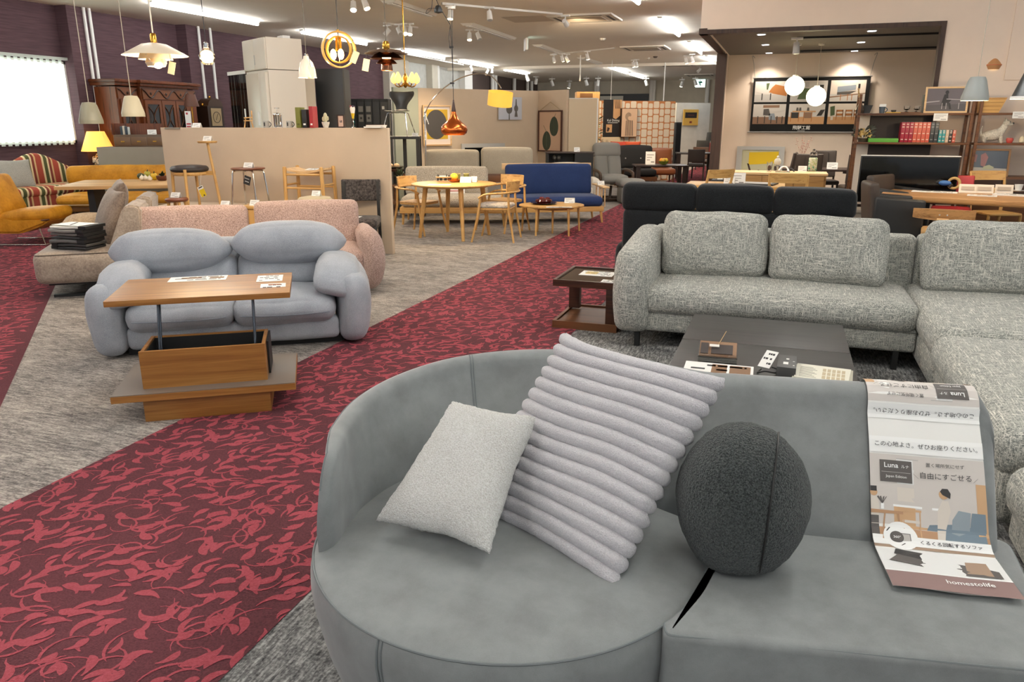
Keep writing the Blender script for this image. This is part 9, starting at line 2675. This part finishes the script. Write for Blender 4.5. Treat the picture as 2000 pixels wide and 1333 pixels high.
bm = B(); ball(bm, kp(-37, -257), 0.025, 12, (1, 1, 1.2)); P('slide', bm, M['black'], s)
bm = B(); bar(bm, kp(-6, -161), kp(2, -161), 0.02, 0.02); bar(bm, kp(-6, -96), kp(2, -96), 0.02, 0.02); P('clip', bm, M['ink'], s)
# chandelier
TU = lamp('tulip_glass', 'FFD878', 1.1)
g = pend((-6.214, 12.334, 2.114), 'brass chandelier with five glowing tulip shades above the sage partition', 0.01, M['brass'])
bm = B(); lathe(bm, [(0.005, 0.0), (0.03, 0.02), (0.045, 0.06), (0.02, 0.10), (0.035, 0.16), (0.02, 0.22), (0.01, 0.24)], 24); P('stem', bm, M['brass'], g)
for k in range(5):
 a = R(-100 + 72 * k)
 c_, s_ = math.cos(a), math.sin(a)
 ar = P('arm', tube(B(), curve([(0.03 * c_, 0.03 * s_, 0.08), (0.10 * c_, 0.10 * s_, 0.02), (0.17 * c_, 0.17 * s_, 0.04), (0.185 * c_, 0.185 * s_, 0.075)], 5), 0.010, 8), M['brass'], g)
 bm = B(); lathe(bm, [(0.012, 0.07), (0.05, 0.10), (0.062, 0.15), (0.04, 0.20), (0.012, 0.25)], 20, (0.20 * c_, 0.20 * s_, 0), cap=False); P('tulip_shade', bm, TU, ar)
# globes in the alcove
for k, (p, lb) in enumerate((((0.069, 15.035, 2.004), 'glowing white globe pendant, the higher left one in the alcove'), ((0.446, 15.111, 1.825), 'glowing white globe pendant, the lower right one in the alcove'))):
 g = pend(p, lb, 0.004, C('A89E90'), AZ + 0.02)
 bm = B(); ball(bm, (0, 0, 0.165), 0.165, 32); P('globe', bm, M['globe'], g, smooth=80)
 bm = B(); lathe(bm, [(0.05, 0.318), (0.045, 0.345), (0.005, 0.35)], 20); P('cap', bm, M['white'], g)
# alcove ceiling fittings
for k, (c, lb) in enumerate((((-0.5, 13.267, 2.86), 'square downlight at the front left of the alcove ceiling'), ((-0.482, 15.001, 2.86), 'square downlight in the middle left of the alcove ceiling'), ((-0.458, 16.76, 2.86), 'square downlight at the back left of the alcove ceiling'), ((1.077, 13.302, 2.86), 'square downlight at the front right of the alcove ceiling'), ((1.073, 15.068, 2.86), 'square downlight in the middle right of the alcove ceiling'), ((1.099, 16.825, 2.86), 'square downlight at the back right of the alcove ceiling'))):
 g = T('downlight', lb, 'downlight', (c[0], c[1], AZ + 0.02), 0, 'alcove downlights')
 bm = B(); bx(bm, -0.075, 0.075, -0.075, 0.075, -0.008, 0); P('trim_ring', bm, M['silver'], g)
 bm = B(); bx(bm, -0.055, 0.055, -0.055, 0.055, -0.011, -0.008); P('lens', bm, M['downlight'], g)
 li = bpy.data.lights.new('down_lamp', 'SPOT'); li.energy = 60 if k in (2, 5) else 150; li.color = (1, 0.88, 0.74); li.spot_size = R(120); li.spot_blend = 0.7; li.shadow_soft_size = 0.06
 o = bpy.data.objects.new('down_lamp', li); link(o, g); o.location = (0, 0, -0.03)
for a, b, lb in (((0.031, 13.845, 2.86), (2.178, 13.973, 2.86), 'black light track across the front of the alcove ceiling'), ((0.115, 16.369, 2.86), (2.548, 16.456, 2.86), 'black light track across the back of the alcove ceiling')):
 g = T('light_track', lb, 'track', ((a[0] + b[0]) / 2, (a[1] + b[1]) / 2, AZ + 0.02))
 L = abs(b[0] - a[0]) / 2
 bm = B(); bx(bm, -L, L, -0.03, 0.03, -0.03, 0); P('rail', bm, M['black'], g)
 bm = B(); bx(bm, -L, -L + 0.06, -0.035, 0.035, -0.035, 0); P('end_cap', bm, M['ink'], g)
c = (0.033, 13.663, 2.82); spot((c[0], c[1], 2.72, AZ + 0.02), 'white cylinder spotlight at the end of the front track in the alcove', (0.05, -0.1, -1), False, 0)
# lamps over the slab table
cone_pend((2.072, 10.71, 1.795), 'blue-grey cone pendant lamp hanging above the live-edge table', M['grey_lamp'], 1.30, True)
p = (2.587, 12.568, 2.243)
g = pend(p, 'small wooden pointed pendant lamp near the raised wall panel', 0.003, C('E8DCCC'))
bm = B(); lathe(bm, [(0.095, 0.0), (0.115, 0.055), (0.112, 0.06), (0.035, 0.20), (0.02, 0.215), (0.004, 0.218)], 40, cap=False); P('shade', bm, C('BE8A5C', 0.5), g)
bm = B(); lathe(bm, [(0.1155, 0.052), (0.1155, 0.062)], 40, cap=False); P('band', bm, C('C66A40', 0.4), g)
bm = B(); lathe(bm, [(0.005, 0.008), (0.09, 0.008)], 28, cap=False); P('diffuser', bm, M['warm_soft'], g)
plight(g, -0.05, 18)
p = (2.104, 8.506, 1.758)
g = pend(p, 'large black cone pendant with a white rim, cut by the right border', 0.004, M['ink'])
bm = B(); lathe(bm, [(0.165, 0.0), (0.165, 0.02), (0.155, 0.03), (0.05, 0.36), (0.01, 0.40)], 48, cap=False); P('shade', bm, C('1E2426', 0.35), g)
bm = B(); lathe(bm, [(0.167, -0.002), (0.167, 0.022)], 48, cap=False); P('rim', bm, M['white'], g)
bm = B(); lathe(bm, [(0.005, 0.01), (0.155, 0.01)], 32, cap=False); P('diffuser', bm, M['warm_soft'], g)
plight(g, -0.05, 12)
